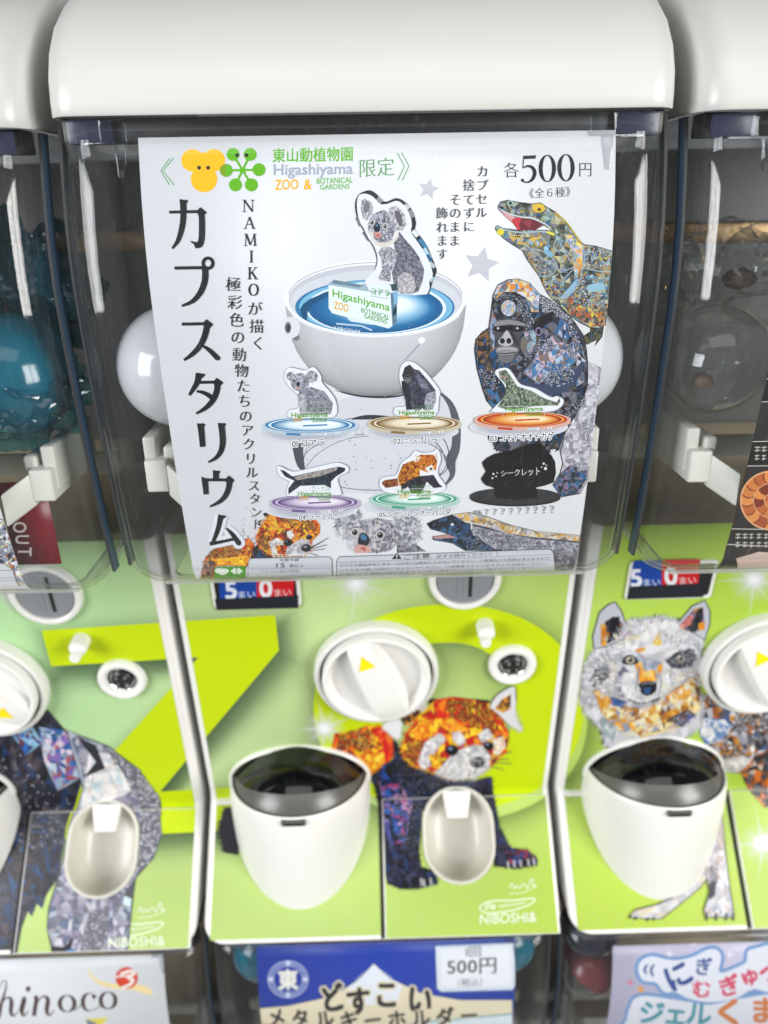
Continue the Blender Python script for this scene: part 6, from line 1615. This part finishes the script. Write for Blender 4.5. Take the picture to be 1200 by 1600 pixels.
    p.mosaic(A([(400, 600), (470, 600), (490, 680), (470, 740), (530, 760), (560, 770), (440, 760), (390, 690)]), ['d4d5d9', 'c2c4c9', 'e2e2e4'], 9); p.mosaic(A([(590, 620), (650, 600), (660, 680), (610, 740), (580, 720)]), ['d0d1d5', 'bcbec4', 'e0e0e2'], 9)
    p.poly(A([(485, 660), (530, 645), (580, 655), (582, 700), (530, 730), (485, 695)]), '16181f', 2); p.poly(A([(510, 685), (555, 680), (545, 715), (520, 718)]), '2c4f80'); p.line(A([(500, 665), (540, 655), (570, 663)]), 2.4, '6d7180')
    p.line(A([(420, 740), (470, 765), (540, 765), (600, 740)]), 3, '44464f'); p.disc(*A([(436, 530)])[0], 10, 7.6, '22232a', 20); p.disc(*A([(438, 530)])[0], 6.4, 6, '9a9488', 16); p.disc(*A([(438, 530)])[0], 2.6, 2.6, '111116', 10); p.line(A([(395, 540), (420, 510), (460, 515), (480, 540)]), 2, '17181d')
    p.line(A([(620, 520), (650, 490), (700, 480)]), 2.4, 'e2e3e6'); p.disc(*A([(715, 522)])[0], 7.4, 6, '8f8a7c', 16); p.disc(*A([(715, 521)])[0], 3.4, 3.4, '0e0e12', 12); p.disc(*A([(708, 514)])[0], 1.3, 1.3, 'ffffff', 6)
    nose = A([(530, 640)])[0]
    p.strands(A([(300, 420), (420, 330), (600, 305), (700, 330), (760, 400), (700, 450), (560, 440), (440, 480), (330, 500)]), 170, 9, 2.0, ['eceded', 'b3b6be', 'd9dade', '9da0a9', 'e6e0d0'], nose, 18)
    p.strands(A([(170, 660), (200, 560), (300, 470), (380, 560), (400, 720), (330, 760), (260, 800), (200, 820)]), 190, 10, 2.2, ['eceded', 'a3a6af', 'd3d4d9', '8a8d97', 'c9c0b0'], nose, 18)
    p.strands(A([(400, 610), (470, 610), (500, 700), (560, 770), (440, 760), (390, 690)]), 60, 7, 1.8, ['f0f0f0', 'c0c2c8', 'e0e0e3'], A([(500, 600)])[0], 18)
    p.strands(A([(600, 620), (720, 620), (800, 600), (760, 700), (640, 740), (600, 720)]), 80, 9, 2.0, ['f0f0f0', 'c0c2c8', 'e8dfc0', 'd9b060'], nose, 18)
    p.poly(A([(395, 545), (415, 512), (445, 503), (475, 520), (482, 545), (450, 556), (418, 556)]), '23242b', 2); p.disc(*A([(438, 530)])[0], 7.4, 6.2, 'a39a86', 16); p.disc(*A([(438, 529)])[0], 3.4, 3.4, '0e0e12', 12); p.disc(*A([(430, 522)])[0], 1.3, 1.3, 'ffffff', 6)
    p.line(A([(400, 500), (440, 488), (480, 505)]), 2.4, 'e6e7ea'); p.line(A([(490, 560), (480, 620), (470, 690)]), 2.2, '8a8d97'); p.line(A([(600, 600), (610, 660), (590, 720)]), 2.2, '9a9da6')
    ruff = [(240, 700), (330, 740), (430, 790), (560, 780), (640, 720), (760, 640), (820, 680), (830, 800), (720, 900), (500, 960), (360, 920), (280, 820)]
    p.mosaic(A(ruff), ['d9a24a', 'e0cf90', 'c4862a', 'd8d4c6', 'a06a2a', '8d93a8', 'e8e0b0', '6a4a3a', 'c9b4a0'], 9)
    for q in ([(240, 700), (330, 760), (420, 830)], [(640, 760), (740, 690), (820, 620)], [(420, 830), (520, 900), (600, 880)]): p.fur(A(q), 10, 3, ['e8dca8', 'd9a24a', 'dcdcdc', 'c4862a'], 35, 2.6)
    p.mosaic(A([(330, 730), (420, 760), (390, 790), (340, 780)]), ['3a5a94', '2a4070', '5a7ab0'], 8); p.mosaic(A([(640, 850), (760, 800), (800, 830), (720, 900)]), ['4a5a90', '2a2c3a', '6a4a30', '3a3c50'], 8); p.bubbles(A([(660, 850), (780, 810), (800, 860), (700, 900)]), 24, 1.4, 2.8, ['4a5a90', '8a8ca0'], '17181e', 'd0d2da')
    p.mosaic(A([(280, 840), (360, 900), (340, 980), (300, 1000)]), ['b9c0c8', 'd0d4da', '8fa2a5'], 8)
    # hind paws on the lower face
    def D(pts): return crop(3.53, 860, 1240, pts)
    p.mosaic(D([(430, 680), (465, 640), (590, 610), (690, 560), (760, 470), (860, 380), (900, 420), (820, 520), (660, 650), (610, 690), (540, 690)]), ['bdbcc0', 'a9a8ae', 'd0cfd2', 'c6bda8'], 9); p.outline(D([(430, 680), (465, 640), (590, 610), (690, 560), (760, 470), (860, 380), (900, 420), (820, 520), (660, 650), (610, 690), (540, 690)]), 1.6, '2a2a30')
    for x, y in ((440, 680), (470, 688), (535, 694), (570, 690)): p.line(D([(x, y - 12), (x - 6, y + 8)]), 3.2, '17171c', sm=0)
    leg = [(855, 430), (880, 300), (890, 100), (940, 100), (965, 350), (985, 520), (1005, 640), (1010, 680), (850, 680), (845, 640), (875, 540)]
    p.mosaic(D(leg), ['c9c8cc', 'b5b4ba', 'd8d6d8', 'b9a8a4', 'a2a8b8'], 9); p.outline(D(leg), 1.6, '2a2a30'); p.poly(D([(875, 470), (910, 480), (905, 560), (870, 590)]), '22232a'); p.bubbles(D([(870, 420), (915, 360), (915, 500), (880, 500)]), 30, 1.6, 3, ['a9a8b0', '8a8992'], '33343c', None)
    for x in (858, 910, 965, 1005): p.line(D([(x, 655), (x, 700)]), 3.2, '17171c', sm=0)

for k in (0, -1, 1): front_art(k)

# writing on the lit-less coin displays
for k in (0, -1, 1):
    d = find(mach[k], 'coin_display')[0]; sc = [c for c in d.children][0]
    a = Vector((0, *P_TOP)) + N_UP * 0.00246; b = Vector((0, *P_BEND)) + N_UP * 0.00246
    sh = Sheet([(a.y, a.z), (b.y, b.z)], DISP_C.x - 0.030, DISP_C.x + 0.030, (DX[k], 0, DZ[k]))
    t = (DISP_C - Vector((0, *P_TOP))).dot(T_UP); sh.s_lo, sh.s_hi = t - 0.018, t + 0.018
    q = {0: (0, 0), 1: (633, -19), -1: (-633, 19)}[k]
    def V(pts): return [(x + q[0], y + q[1]) for x, y in pts]
    p = Print(sh, 1, 0)
    p.poly(V([(340, 890), (401, 887), (401, 935), (344, 938)]), '0d3f96'); p.poly(V([(401, 887), (462, 884), (458, 931), (401, 935)]), 'c0141c')
    p.text('5', *V([(351, 910), (368, 909), (370, 934.5), (354, 935.5)]), 'd5dae4', 0.06); p.text('0', *V([(405, 907), (424, 906), (425, 932), (407, 933)]), 'dcdce2', 0.06)
    p.text('まい', *V([(372, 924), (398, 923), (399, 933.5), (374, 934.5)]), 'b9c6dc', 0.02); p.text('まい', *V([(428, 921), (454, 920), (455, 930.5), (430, 931.5)]), 'd8b9bc', 0.02)
    p.poly(V([(335, 936), (466, 930), (466, 952), (335, 956)]), '1c1f28')
    p.build('display_digits', M['ink'], sc, rel=mach[k].location.copy())
# ------------------------------------------------------------------ lower row of machines
LOW = Vector((0, 0.0740, -0.6135))
SKIP = ('top_cover', 'front_film', 'door_film')
low = {}
for k in (0, -1, 1):
    r = mach[0].copy(); COL.objects.link(r); r.location = BASE + LOW + Vector((DX[k], 0, DZ[k]))
    for ch in list(mach[0].children):
        if ch.name.split('.')[0] in SKIP: continue
        copy_tree(ch, r)
    bm = bmesh.new(); box(bm, (-0.140, 0.40 , 0.6950), (0.140, 0.745, 0.69501 + 0.6135 - 0.6215)); bm.free()
    bm = bmesh.new(); box(bm, (-0.139, 0.50, 0.6135 + 0.0004), (0.139, 0.70, 0.6946)); bevel(bm, 0.003, 2)
    part('plinth', bm, M['dark'], r)
    bm = bmesh.new(); box(bm, (-0.1415, 0.4150, 1.2882), (0.1415, 0.660, 1.2960)); part('top_plate', bm, M['dark'], r)
    low[k] = r
LG = 'capsule machines in the lower row'
tag(low[0], 'lower capsule machine with a blue mountain poster in its case, below the red panda', 'capsule machine', LG)
tag(low[-1], 'lower capsule machine with a white brown-lettered poster in its case, below the gorilla front', 'capsule machine', LG)
tag(low[1], 'lower capsule machine with a lavender poster in its clear case, below the wolf front', 'capsule machine', LG)

def low_sheet(k, xlo, xhi, top):
    pr = [(y + LOW.y, z + LOW.z) for y, z in poster_profile(top=top)]
    return Sheet(pr, xlo, xhi, (DX[k], 0, DZ[k]))
# the three lower posters
sh = low_sheet(0, -0.1075, 0.1120, 1.2810)
PB2 = Vector((0, 0.46, 0.45))
t = thing('poster', PB2, 'blue poster with a white mountain and black Japanese lettering in the lower middle case', 'poster')
make_paper(t, sh, 'paper', mat('blue_poster_paper', lin('0434a4'), 0.5), PB2)
p = Print(sh, 1, 0)
p.poly([(380, 1578), (450, 1572), (520, 1556), (560, 1530), (584, 1506), (610, 1528), (660, 1552), (720, 1562), (800, 1562), (800, 1700), (380, 1700)], 'e6d9bc', 0); p.poly([(545, 1541), (584, 1505), (628, 1540), (620, 1570), (545, 1570)], 'e3e6ee')
p.line([(380, 1577), (450, 1571), (520, 1556), (560, 1530), (584, 1505), (610, 1528), (660, 1552), (720, 1562), (800, 1562)], 1.6, '143a7a', sm=0); p.poly([(640, 1600), (700, 1592), (800, 1584), (800, 1700), (640, 1700)], 'dfeaf0')
p.line([(380, 1600), (520, 1604), (640, 1606)], 3, 'd98a6a'); p.line([(640, 1600), (720, 1592), (800, 1584)], 2, '3a9aa0')
p.build('mountain_picture', INK, t, rel=PB2)
p = Print(sh, 2, 20)
p.line(ell(450, 1530, 27, 25, 40), 2.6, '8f9fd0', sm=0, close=True); p.line(ell(450, 1530, 31, 28.5, 40), 1.4, 'c6cce6', sm=0, close=True); p.line(ell(450, 1530, 23, 21, 40), 1.2, 'c6cce6', sm=0, close=True)
for a in (0, 90, 180, 270): p.disc(450 + 27 * math.cos(R(a)), 1530 + 25 * math.sin(R(a)), 4, 4, 'c6cce6', 10)
p.text('東', (435, 1516), (464, 1515), (465, 1545), (436, 1546), 'e8e6dc', 0.06); p.build('emblem', INK, t, rel=PB2)
p = Print(sh, 3, 40)
for ch, x, y, w, rt in (('ど', 519, 1559, 42, -14), ('す', 560, 1564, 42, -6), ('こ', 604, 1553, 42, 0), ('い', 656, 1561, 44, 8)): p.glyph(ch, x, y, w * 0.96, w * 1.12, '15171b', rt, 0.05, 0, 'e6d9bc', 0.11)
for i, ch in enumerate('メタルキーホルダー'):
    x = 432 + i * 37.6; p.glyph(ch, x, 1588 - (i - 4) * 0.4 + (4 - abs(i - 4)) * 1.4, 30, 30, '15171b', -12 + 2.6 * i * 0.4, 0.045, 0, 'e6d9bc', 0.10)
p.build('title_lettering', INK, t, rel=PB2)
p = Print(sh, 4, 110); sh.s_lo = -0.012
tagp = [(680, 1477), (803, 1472), (806, 1540), (800, 1547), (690, 1550), (682, 1544)]
p.poly(tagp, 'e4e6ec'); p.line(tagp, 2.6, '3a62a8', sm=0, close=True); p.line([(686, 1480), (798, 1476), (801, 1538), (796, 1542), (692, 1545), (687, 1540)], 1, '8aa2cc', sm=0, close=True)
p.text('1回', (728, 1479), (751, 1478), (751, 1494), (728, 1495), '2a2f3c', 0.0); p.text('500円', (699, 1499), (775, 1496), (775, 1520), (699, 1523), '1c2028', 0.02, 0.012); p.text('（税込）', (716, 1529), (753, 1527), (753, 1540), (716, 1542), '3a3f4c')
p.build('price_tag', INK, t, rel=PB2)

sh = low_sheet(-1, -0.130, 0.1130, 1.2790)
PB3 = Vector((-0.30, 0.46, 0.45))
t = thing('poster', PB3, 'white poster with brown script lettering and a round red mark in the lower left case', 'poster')
make_paper(t, sh, 'paper', M['paper'], PB3)
p = Print(sh, 5, 0)
p.poly([(138, 1512), (146, 1526), (165, 1535), (195, 1538), (215, 1538), (236, 1545), (236, 1556), (210, 1547), (180, 1545), (155, 1538), (140, 1524)], 'ecd49a', 2)
p.radial(198, 1528, 17.5, 17, [(0, 'e0522a'), (0.6, 'd93a1e'), (1, 'c8301a')], 30, shift=(5, -6)); p.line([(188, 1522), (205, 1517), (210, 1521), (200, 1527), (208, 1531), (202, 1539), (190, 1544)], 4.6, 'efe6e2'); p.line([(176, 1527), (205, 1524)], 2.4, 'efe6e2')
p.poly([(134, 1592), (170, 1590), (160, 1600), (150, 1610), (136, 1610)], 'e8d64a'); p.poly([(134, 1592), (152, 1599), (140, 1612)], '6a7a9a')
p.build('round_mark', INK, t, rel=PB3)
p = Print(sh, 6, 30); BR = '43292a'
def hl(pts): p.line(pts, 1, BR)
y0, dyx = 1588, -0.03
def T(pts, ox): return [(ox + a, y0 - 45 + b - (ox + a) * 0.035, w) for a, b, w in pts]
hl(T([(2, 0, 1), (6, -10, 1.4), (12, -8, 1.6), (10, 6, 3), (4, 26, 5), (0, 46, 6)], -2)); hl(T([(0, 36, 1.2), (8, 20, 2), (16, 16, 3.2), (20, 22, 6), (19, 38, 6), (23, 45, 3), (30, 38, 1.2)], -2))
hl(T([(0, 36, 1.2), (6, 18, 2.4), (8, 20, 6.6), (4, 38, 6.6), (8, 45, 3), (15, 37, 1.2)], 30)); p.disc(44, 1545, 3.8, 4.4, BR, 14)
hl(T([(3, 18, 2.4), (7, 18, 6), (3, 46, 6.4)], 50)); hl(T([(4, 36, 1.2), (12, 20, 2), (20, 16, 3), (25, 22, 6.4), (23, 38, 6.4), (27, 46, 3), (35, 38, 1.2)], 50))
def ring(cx, cy, a, b): p.line([(cx + a * math.cos(s), cy + b * math.sin(s) - a * 0.12 * math.sin(s), 1.2 + 5.4 * abs(math.cos(s)) ** 1.3) for s in [2 * PI * i / 30 for i in range(30)]], 1, BR, sm=0, close=True)
ring(105, 1568, 11.5, 14); ring(169, 1563, 11.5, 14.5)
p.line([(144 + 10.5 * math.cos(s) - 4, 1565.5 + 14 * math.sin(s), 1.2 + 5.4 * max(0, -math.cos(s)) ** 1.2) for s in [R(-50) - i * R(260) / 24 for i in range(25)]], 1, BR, sm=0); p.disc(147, 1557, 3.4, 3.6, BR, 12)
hl([(112, 1578, 1.2), (120, 1576, 1.4), (130, 1568, 1.2)]); hl([(148, 1577, 1.2), (154, 1574, 1.4), (160, 1566, 1.2)])
p.build('script_lettering', INK, t, rel=PB3)

sh = low_sheet(1, -0.1040, 0.1250, 1.2720)
PB4 = Vector((0.30, 0.46, 0.45))
t = thing('poster', PB4, 'lavender poster with outlined blue, pink and orange lettering in the lower right case', 'poster')
make_paper(t, sh, 'paper', mat('lavender_poster_paper', lin('c6c0d8'), 0.4), PB4)
p = Print(sh, 7, 0)
cl1 = [(997, 1515), (1003, 1500), (1020, 1494), (1040, 1499), (1060, 1500), (1085, 1494), (1105, 1484), (1120, 1484), (1127, 1496), (1124, 1520), (1150, 1512), (1166, 1503), (1168, 1488), (1180, 1482), (1230, 1478), (1230, 1555), (1180, 1545), (1150, 1560), (1110, 1566), (1075, 1560), (1055, 1550), (1038, 1550), (1025, 1535), (1005, 1532)]
cl2 = [(980, 1592), (984, 1575), (992, 1560), (1010, 1556), (1040, 1560), (1080, 1566), (1110, 1570), (1160, 1560), (1230, 1558), (1230, 1640), (980, 1640)]
for c in (cl1, cl2):
    p.line(c, 11, '6f93c4', 3, True)
for c in (cl1, cl2): p.poly(c, 'dcdde8', 3)
p.line([(1012, 1507, 3), (1007, 1514, 4), (1010, 1522, 3)], 3, '24418c'); p.line([(1022, 1507, 3), (1017, 1516, 4), (1021, 1526, 3)], 3, '24418c')
p.glyph('に', 1059, 1524, 46, 46, '24418c', -28, 0.045); p.glyph('ぎ', 1099, 1510, 28, 30, '24418c', 4, 0.035)
p.glyph('む', 1096, 1545, 32, 30, 'd0365e', -4, 0.04); p.glyph('ぎ', 1139, 1540, 36, 34, 'd0365e', -16, 0.045); p.glyph('ゅ', 1170, 1524, 34, 34, 'd0365e', -24, 0.04); p.glyph('っ', 1200, 1516, 40, 40, 'd0365e', -20, 0.04)
p.glyph('ジ', 1018, 1582, 42, 40, '1f8a9c', 6, 0.04); p.glyph('ェ', 1056, 1584, 40, 40, '1f8a9c', 6, 0.04); p.glyph('ル', 1092, 1584, 42, 40, '1f8a9c', 6, 0.04); p.glyph('く', 1140, 1581, 58, 46, 'd0742a', 0, 0.05); p.glyph('ま', 1194, 1578, 50, 44, 'd0742a', 0, 0.05)
p.build('title_lettering', INK, t, rel=PB4)
for x, y, r, c in ((984, 1535, 5.5, 'd87a9a'), (1001, 1546, 7, 'e09a3a'), (1046, 1490, 8, 'e6e4f0'), (1140, 1491, 8, 'e6e4f0'), (1082, 1475, 5, 'e6e4f0')):
    p = Print(sh, 8, 60); p.poly(star(x, y, r, r * (0.45 if c != 'e6e4f0' else 0.3), 5 if c != 'e6e4f0' else 4), c); p.build('star', INK, t, rel=PB4)

# ------------------------------------------------------------------ posters of the upper neighbours
sh = Sheet(poster_profile(), -0.105, 0.0985, (DX[-1], 0, DZ[-1]))
PB5 = Vector((-0.30, 0.385, 1.06))
t = thing('poster', PB5, 'white poster edge with a grey mosaic animal in the upper left case', 'poster')
make_paper(t, sh, 'paper', M['paper'], PB5)
p = Print(sh, 9, 0)
q = [(-60, 800), (5, 812), (24, 830), (30, 860), (40, 880), (44, 912), (30, 915), (20, 890), (5, 880), (-60, 885)]
p.mosaic(q, ['8d93a5', 'c9ced8', '3a4258', '6f7a94', 'dfe2e8', 'b06a3a', '2a2d38', '9aa4b8', 'd8c9a0'], 5); p.outline(q, 1, '22242c'); p.bubbles([(-20, 815), (8, 820), (22, 860), (0, 870), (-20, 860)], 70, 1.2, 2.6, ['b5bac6', '8f95a6', 'd0d3da'], '33363f', None)
p.line([(-60, 893), (46, 890)], 0.9, '6a6c74', sm=0); p.line([(-60, 905), (50, 901)], 0.9, 'a5a7af', sm=0)
p.build('animal_picture', INK, t, rel=PB5)

sh = Sheet(poster_profile(), -0.0985, 0.118, (DX[1], 0, DZ[1]))
PB6 = Vector((0.30, 0.385, 1.06))
t = thing('poster', PB6, 'dark brown poster with an orange ammonite fossil in the upper right case', 'poster')
make_paper(t, sh, 'paper', mat('dark_poster_paper', lin('2b2423'), 0.35, noise=0.35, nscale=70), PB6)
p = Print(sh, 10, 0); r = random.Random(3)
for i in range(36):
    x, y = r.uniform(1105, 1260), r.uniform(300, 860); L = r.uniform(25, 80)
    p.line([(x, y, 0.6), (x - L * 0.2, y + L * 0.5, r.uniform(2, 6)), (x - L * 0.5, y + L, 0.6)], 1, r.choice(['40332f', '37302e', '4a3a35', '1f1b1b']))
p.build('wood_picture', INK, t, rel=PB6)
p = Print(sh, 11, 40)
cx, cy = 1206, 782; p.disc(cx, cy, 50, 47, 'e0a070', 48); p.disc(cx, cy, 48.5, 45.5, '8a3f20', 48)
for ring_, (r0, r1, n) in enumerate(((30, 47, 17), (13, 28, 11), (2, 11, 6))):
    for i in range(n):
        a0, a1 = 2 * PI * i / n + 0.05 + ring_, 2 * PI * (i + 1) / n - 0.03 + ring_
        pts = [(cx + rr_ * math.cos(a), cy + rr_ * 0.94 * math.sin(a)) for a, rr_ in ((a0, r0), (a0 - 0.08, (r0 + r1) / 2), (a0, r1), ((a0 + a1) / 2, r1 + 1), (a1, r1), (a1 - 0.08, (r0 + r1) / 2), (a1, r0))]
        p.poly(pts, r.choice(['b5602c', 'c9783a', '8f3a20', 'd98a48', 'a04a24', '7a2c1c']), 2)
    p.line([(cx + (r1 + 1) * math.cos(a), cy + (r1 + 1) * 0.94 * math.sin(a)) for a in [2 * PI * i / 40 for i in range(40)]], 1.2, 'e0a878', sm=0, close=True)
p.build('fossil_picture', INK, t, rel=PB6)
for bx in ([(1195, 592), (1260, 590), (1254, 624), (1189, 628)], [(1172, 690), (1260, 688), (1250, 727), (1164, 728)], [(1142, 826), (1260, 828), (1250, 856), (1132, 850)]):
    p = Print(sh, 12, 40); p.poly(bx, '191615'); p.line(bx, 1.2, 'c9c6c2', sm=0, close=True)
    for i in range(2 if bx[0][1] > 600 else 2):
        for j in range(7):
            x = bx[0][0] + 7 + j * 11; y = bx[0][1] + 9 + i * 13
            w = r.uniform(6, 9); p.line([(x, y), (x + w, y - 0.5)], 1.3, 'c2bfba', sm=0); p.line([(x, y + 5), (x + w, y + 4.5)], 1.3, 'c2bfba', sm=0); p.line([(x + w / 2, y - 2), (x + w / 2 - 1, y + 7)], 1.2, 'c2bfba', sm=0)
    p.build('caption_box', INK, t, rel=PB6)
p = Print(sh, 13, 60); p.poly([(1150, 872), (1185, 862), (1260, 866), (1260, 930), (1140, 930), (1152, 880)], 'c9b0a4'); p.build('corner_picture', INK, t, rel=PB6)

# ------------------------------------------------------------------ capsules and other things in the cases
M['caps_white'] = mat('white_capsule', (0.62, 0.635, 0.66), 0.12, spec=0.55)
M['caps_clear'] = clear_mat('clear_capsule', (0.93, 0.94, 0.945), (0.80, 0.81, 0.82), 1.7, 0.05, True, 0.05)
M['teal'] = mat('teal_plastic', (0.006, 0.12, 0.18), 0.12, spec=0.6, noise=0.4, nscale=50)
M['teal_film'] = mat('teal_film', (0.004, 0.085, 0.12), 0.16, noise=0.6, nscale=30, bump=0.6)
M['teal_wrap'] = clear_mat('teal_wrap_film', (0.45, 0.85, 0.90), (0.10, 0.45, 0.52), 1.7, 0.12, False)
M['red'] = mat('red_card', lin('7c0a1e'), 0.35)
M['navy_c'] = mat('dark_navy_plastic', (0.012, 0.014, 0.03), 0.12)
M['rose_c'] = mat('rose_plastic', (0.22, 0.05, 0.06), 0.25, noise=0.5, nscale=60)
M['amber'] = mat('amber_toy', (0.30, 0.17, 0.10), 0.35, noise=0.4, nscale=60)
def capsule(pos, r, m, label, group=None, m2=None, tilt=0.0):
    t = thing('capsule', Vector(pos) - Vector((0, 0, r)), label, 'capsule', group)
    def half(a0, a1, rad, mm, nm):
        b = lathe([(rad * math.cos(R(a)), rad * math.sin(R(a))) for a in [a0 + (a1 - a0) * i / 14 for i in range(15)]], 40, 'Z')
        bmesh.ops.rotate(b, verts=b.verts, cent=(0, 0, 0), matrix=Matrix.Rotation(R(tilt), 3, 'Y'))
        return bm_obj(nm, b, mm, t, loc=(0, 0, r))
    half(2, 90, r, m, 'capsule_top'); half(-90, 2, r * 0.982, m2 or m, 'capsule_bottom')
    b = lathe([(0.0030, 0.0), (0.0026, 0.0006), (0.0019, 0.0004), (0.0012, 0.0)], 16)
    bmesh.ops.translate(b, verts=b.verts, vec=(0, -r * 0.975, 0)); bmesh.ops.rotate(b, verts=b.verts, cent=(0, 0, 0), matrix=Matrix.Rotation(R(35), 3, 'X'))
    bm_obj('air_hole', b, m, t, loc=(0, 0, r))
    return t
CG = 'display capsules on the brackets'
capsule((-0.1050, 0.4235, 1.1680), 0.0335, M['caps_white'], 'glossy white capsule half hidden behind the left edge of the koala poster', CG, tilt=72)
capsule((0.1060, 0.4235, 1.1680), 0.0335, M['caps_white'], 'glossy white capsule half hidden behind the right edge of the koala poster', CG, tilt=-72)
capsule((0.30 - 0.1080, 0.4260, 1.1650), 0.0300, M['caps_clear'], 'clear capsule on the white bracket left of the fossil poster', CG, tilt=20)
capsule((0.30 + 0.1080, 0.4260, 1.1650), 0.0300, M['caps_clear'], 'clear capsule on the white bracket right of the fossil poster', CG, tilt=20)
capsule((-0.30 + 0.1030, 0.4270, 1.1640), 0.0340, M['teal'], 'teal capsule on the white bracket at the right of the left case', CG, tilt=10)

capsule((0.30 - 0.0600, 0.4800, 1.2050), 0.0310, M['caps_clear'], 'clear capsule lying further back behind the crumpled bag in the right case', tilt=50)
capsule((0.30 - 0.1080, 0.5300, 1.2000), 0.0320, M['caps_clear'], 'clear capsule at the back left of the right case', tilt=-30)
def lump(name, pos, sc, m, label, cat, seed, amp=0.25, freq=3.0, group=None, sub=4):
    from mathutils import noise
    bm = bmesh.new(); bmesh.ops.create_icosphere(bm, subdivisions=sub, radius=1.0)
    for v in bm.verts:
        n = noise.noise(v.co * freq + Vector((seed, 0, 0))); n2 = abs(noise.noise(v.co * freq * 2.3 + Vector((0, seed, 0))))
        v.co *= 1 + amp * n - amp * 0.5 * n2
        v.co = Vector((v.co.x * sc[0], v.co.y * sc[1], v.co.z * sc[2]))
    o = bm_obj(name, bm, m, None, loc=pos); tag(o, label, cat, group); return o
lump('wrapped_bag', (-0.30 + 0.095, 0.468, 1.205), (0.042, 0.030, 0.040), M['teal_film'], 'crumpled dark teal film bag above the teal capsule in the left case', 'bag', 3.1, 0.42, 2.6, sub=5)
lump('film_wrap', (-0.30 + 0.101, 0.4280, 1.1560), (0.0400, 0.0330, 0.0300), M['teal_wrap'], 'thin teal film wrapped round the capsule in the left case', 'wrap', 7.7, 0.30, 3.4, sub=5)
lump('toy_bag', (0.30 - 0.100, 0.455, 1.213), (0.034, 0.024, 0.024), M['caps_clear'], 'crumpled clear bag above the clear capsule in the right case', 'bag', 5.2, 0.35, 2.8)
lump('amber_toy', (0.30 - 0.088, 0.452, 1.206), (0.009, 0.008, 0.006), M['amber'], 'small amber coloured toy inside the crumpled clear bag at right', 'toy', 8.2, 0.2, 2.0, sub=3)
lump('amber_toy', (0.30 - 0.112, 0.4270, 1.1530), (0.0060, 0.006, 0.0050), M['amber'], 'small amber coloured toy lying in the clear capsule left of the fossil poster', 'toy', 4.2, 0.25, 2.0, sub=3)
lump('plastic_piece', (0.30 - 0.108, 0.424, 1.1690), (0.0150, 0.007, 0.0140), M['caps_clear'], 'clear moulded piece inside the clear capsule left of the fossil poster', 'toy', 6.6, 0.5, 1.8, sub=3)

# red card with upright pale letters in the left case
shc = Sheet([(0.4085, 1.1080), (0.4105, 1.0560)], -0.30 + 0.0900, -0.30 + 0.1165)
CB = Vector((-0.198, 0.41, 1.0560))
t = thing('red_card', CB, 'dark red card with pale upright letters below the bracket in the left case', 'card')
make_paper(t, shc, 'card', M['red'], CB)
p = Print(shc, 3, 0)
for ch, y, x in (('D', 800, 28), ('O', 824, 32), ('U', 843, 36), ('T', 862, 40)): p.glyph(ch, x, y, 22, 30, 'd8c9c9', 90, 0.02)
p.build('letters', INK, t, rel=CB)
# white paper label in the right case
shl = Sheet([(0.4020, 1.2330), (0.4050, 1.2080)], 0.2110, 0.2600)
LB = Vector((0.235, 0.403, 1.208))
t = thing('paper_label', LB, 'white paper label with black characters at the upper right edge, above the fossil poster', 'label')
bm = bmesh.new(); vs = [bm.verts.new(v) for v in ((-0.024, 0.0, 0.004), (0.026, 0.0, 0.033), (0.030, 0.0, 0.022), (-0.013, 0.0, -0.008))]; bm.faces.new(vs)
bmesh.ops.solidify(bm, geom=bm.faces[:], thickness=0.0003)
bm_obj('paper', bm, M['paper'], t, smooth=False)
p = Print(Sheet([(LB.y - 0.0006, 1.2500), (LB.y - 0.0006, 1.1900)], 0.2, 0.28), 4, 0)
for i, ch in enumerate('この歯の'): p.glyph(ch, 1176 + i * 9.5, 444 - i * 8.5, 10.5, 10.5, '22252c', -41, 0.01)
p.build('letters', INK, t, rel=LB)

# capsules in the lower cases
LC = 'capsules lying in the lower cases'
def lowcap(k, x, dy, z, r, m, label, m2=None): capsule((DX[k] + x, 0.4700 + dy + 0.03, z), r, m, label, LC, m2, 30)
lowcap(0, -0.1080, 0.0, 0.628, 0.030, M['teal'], 'teal capsule at the left edge of the lower middle case')
lowcap(0, 0.1085, 0.0, 0.630, 0.030, M['teal'], 'teal capsule at the right edge of the lower middle case')
lowcap(0, -0.1000, 0.052, 0.655, 0.030, M['teal'], 'teal capsule further back at the left in the lower middle case')
lowcap(0, 0.0980, 0.052, 0.655, 0.030, M['teal'], 'teal capsule further back at the right in the lower middle case')
lowcap(0, -0.0380, 0.060, 0.660, 0.030, M['teal'], 'teal capsule in the lower middle case behind the left half of the blue poster')
lowcap(0, 0.0320, 0.060, 0.660, 0.030, M['teal'], 'teal capsule in the lower middle case behind the right half of the blue poster')
lowcap(1, -0.1130, 0.0, 0.640, 0.0265, M['navy_c'], 'dark navy capsule above the rose one at the left of the lower right case')
lowcap(1, -0.1110, 0.0, 0.588, 0.0265, M['rose_c'], 'rose capsule with a clear half below the navy one in the lower right case', M['caps_clear'])
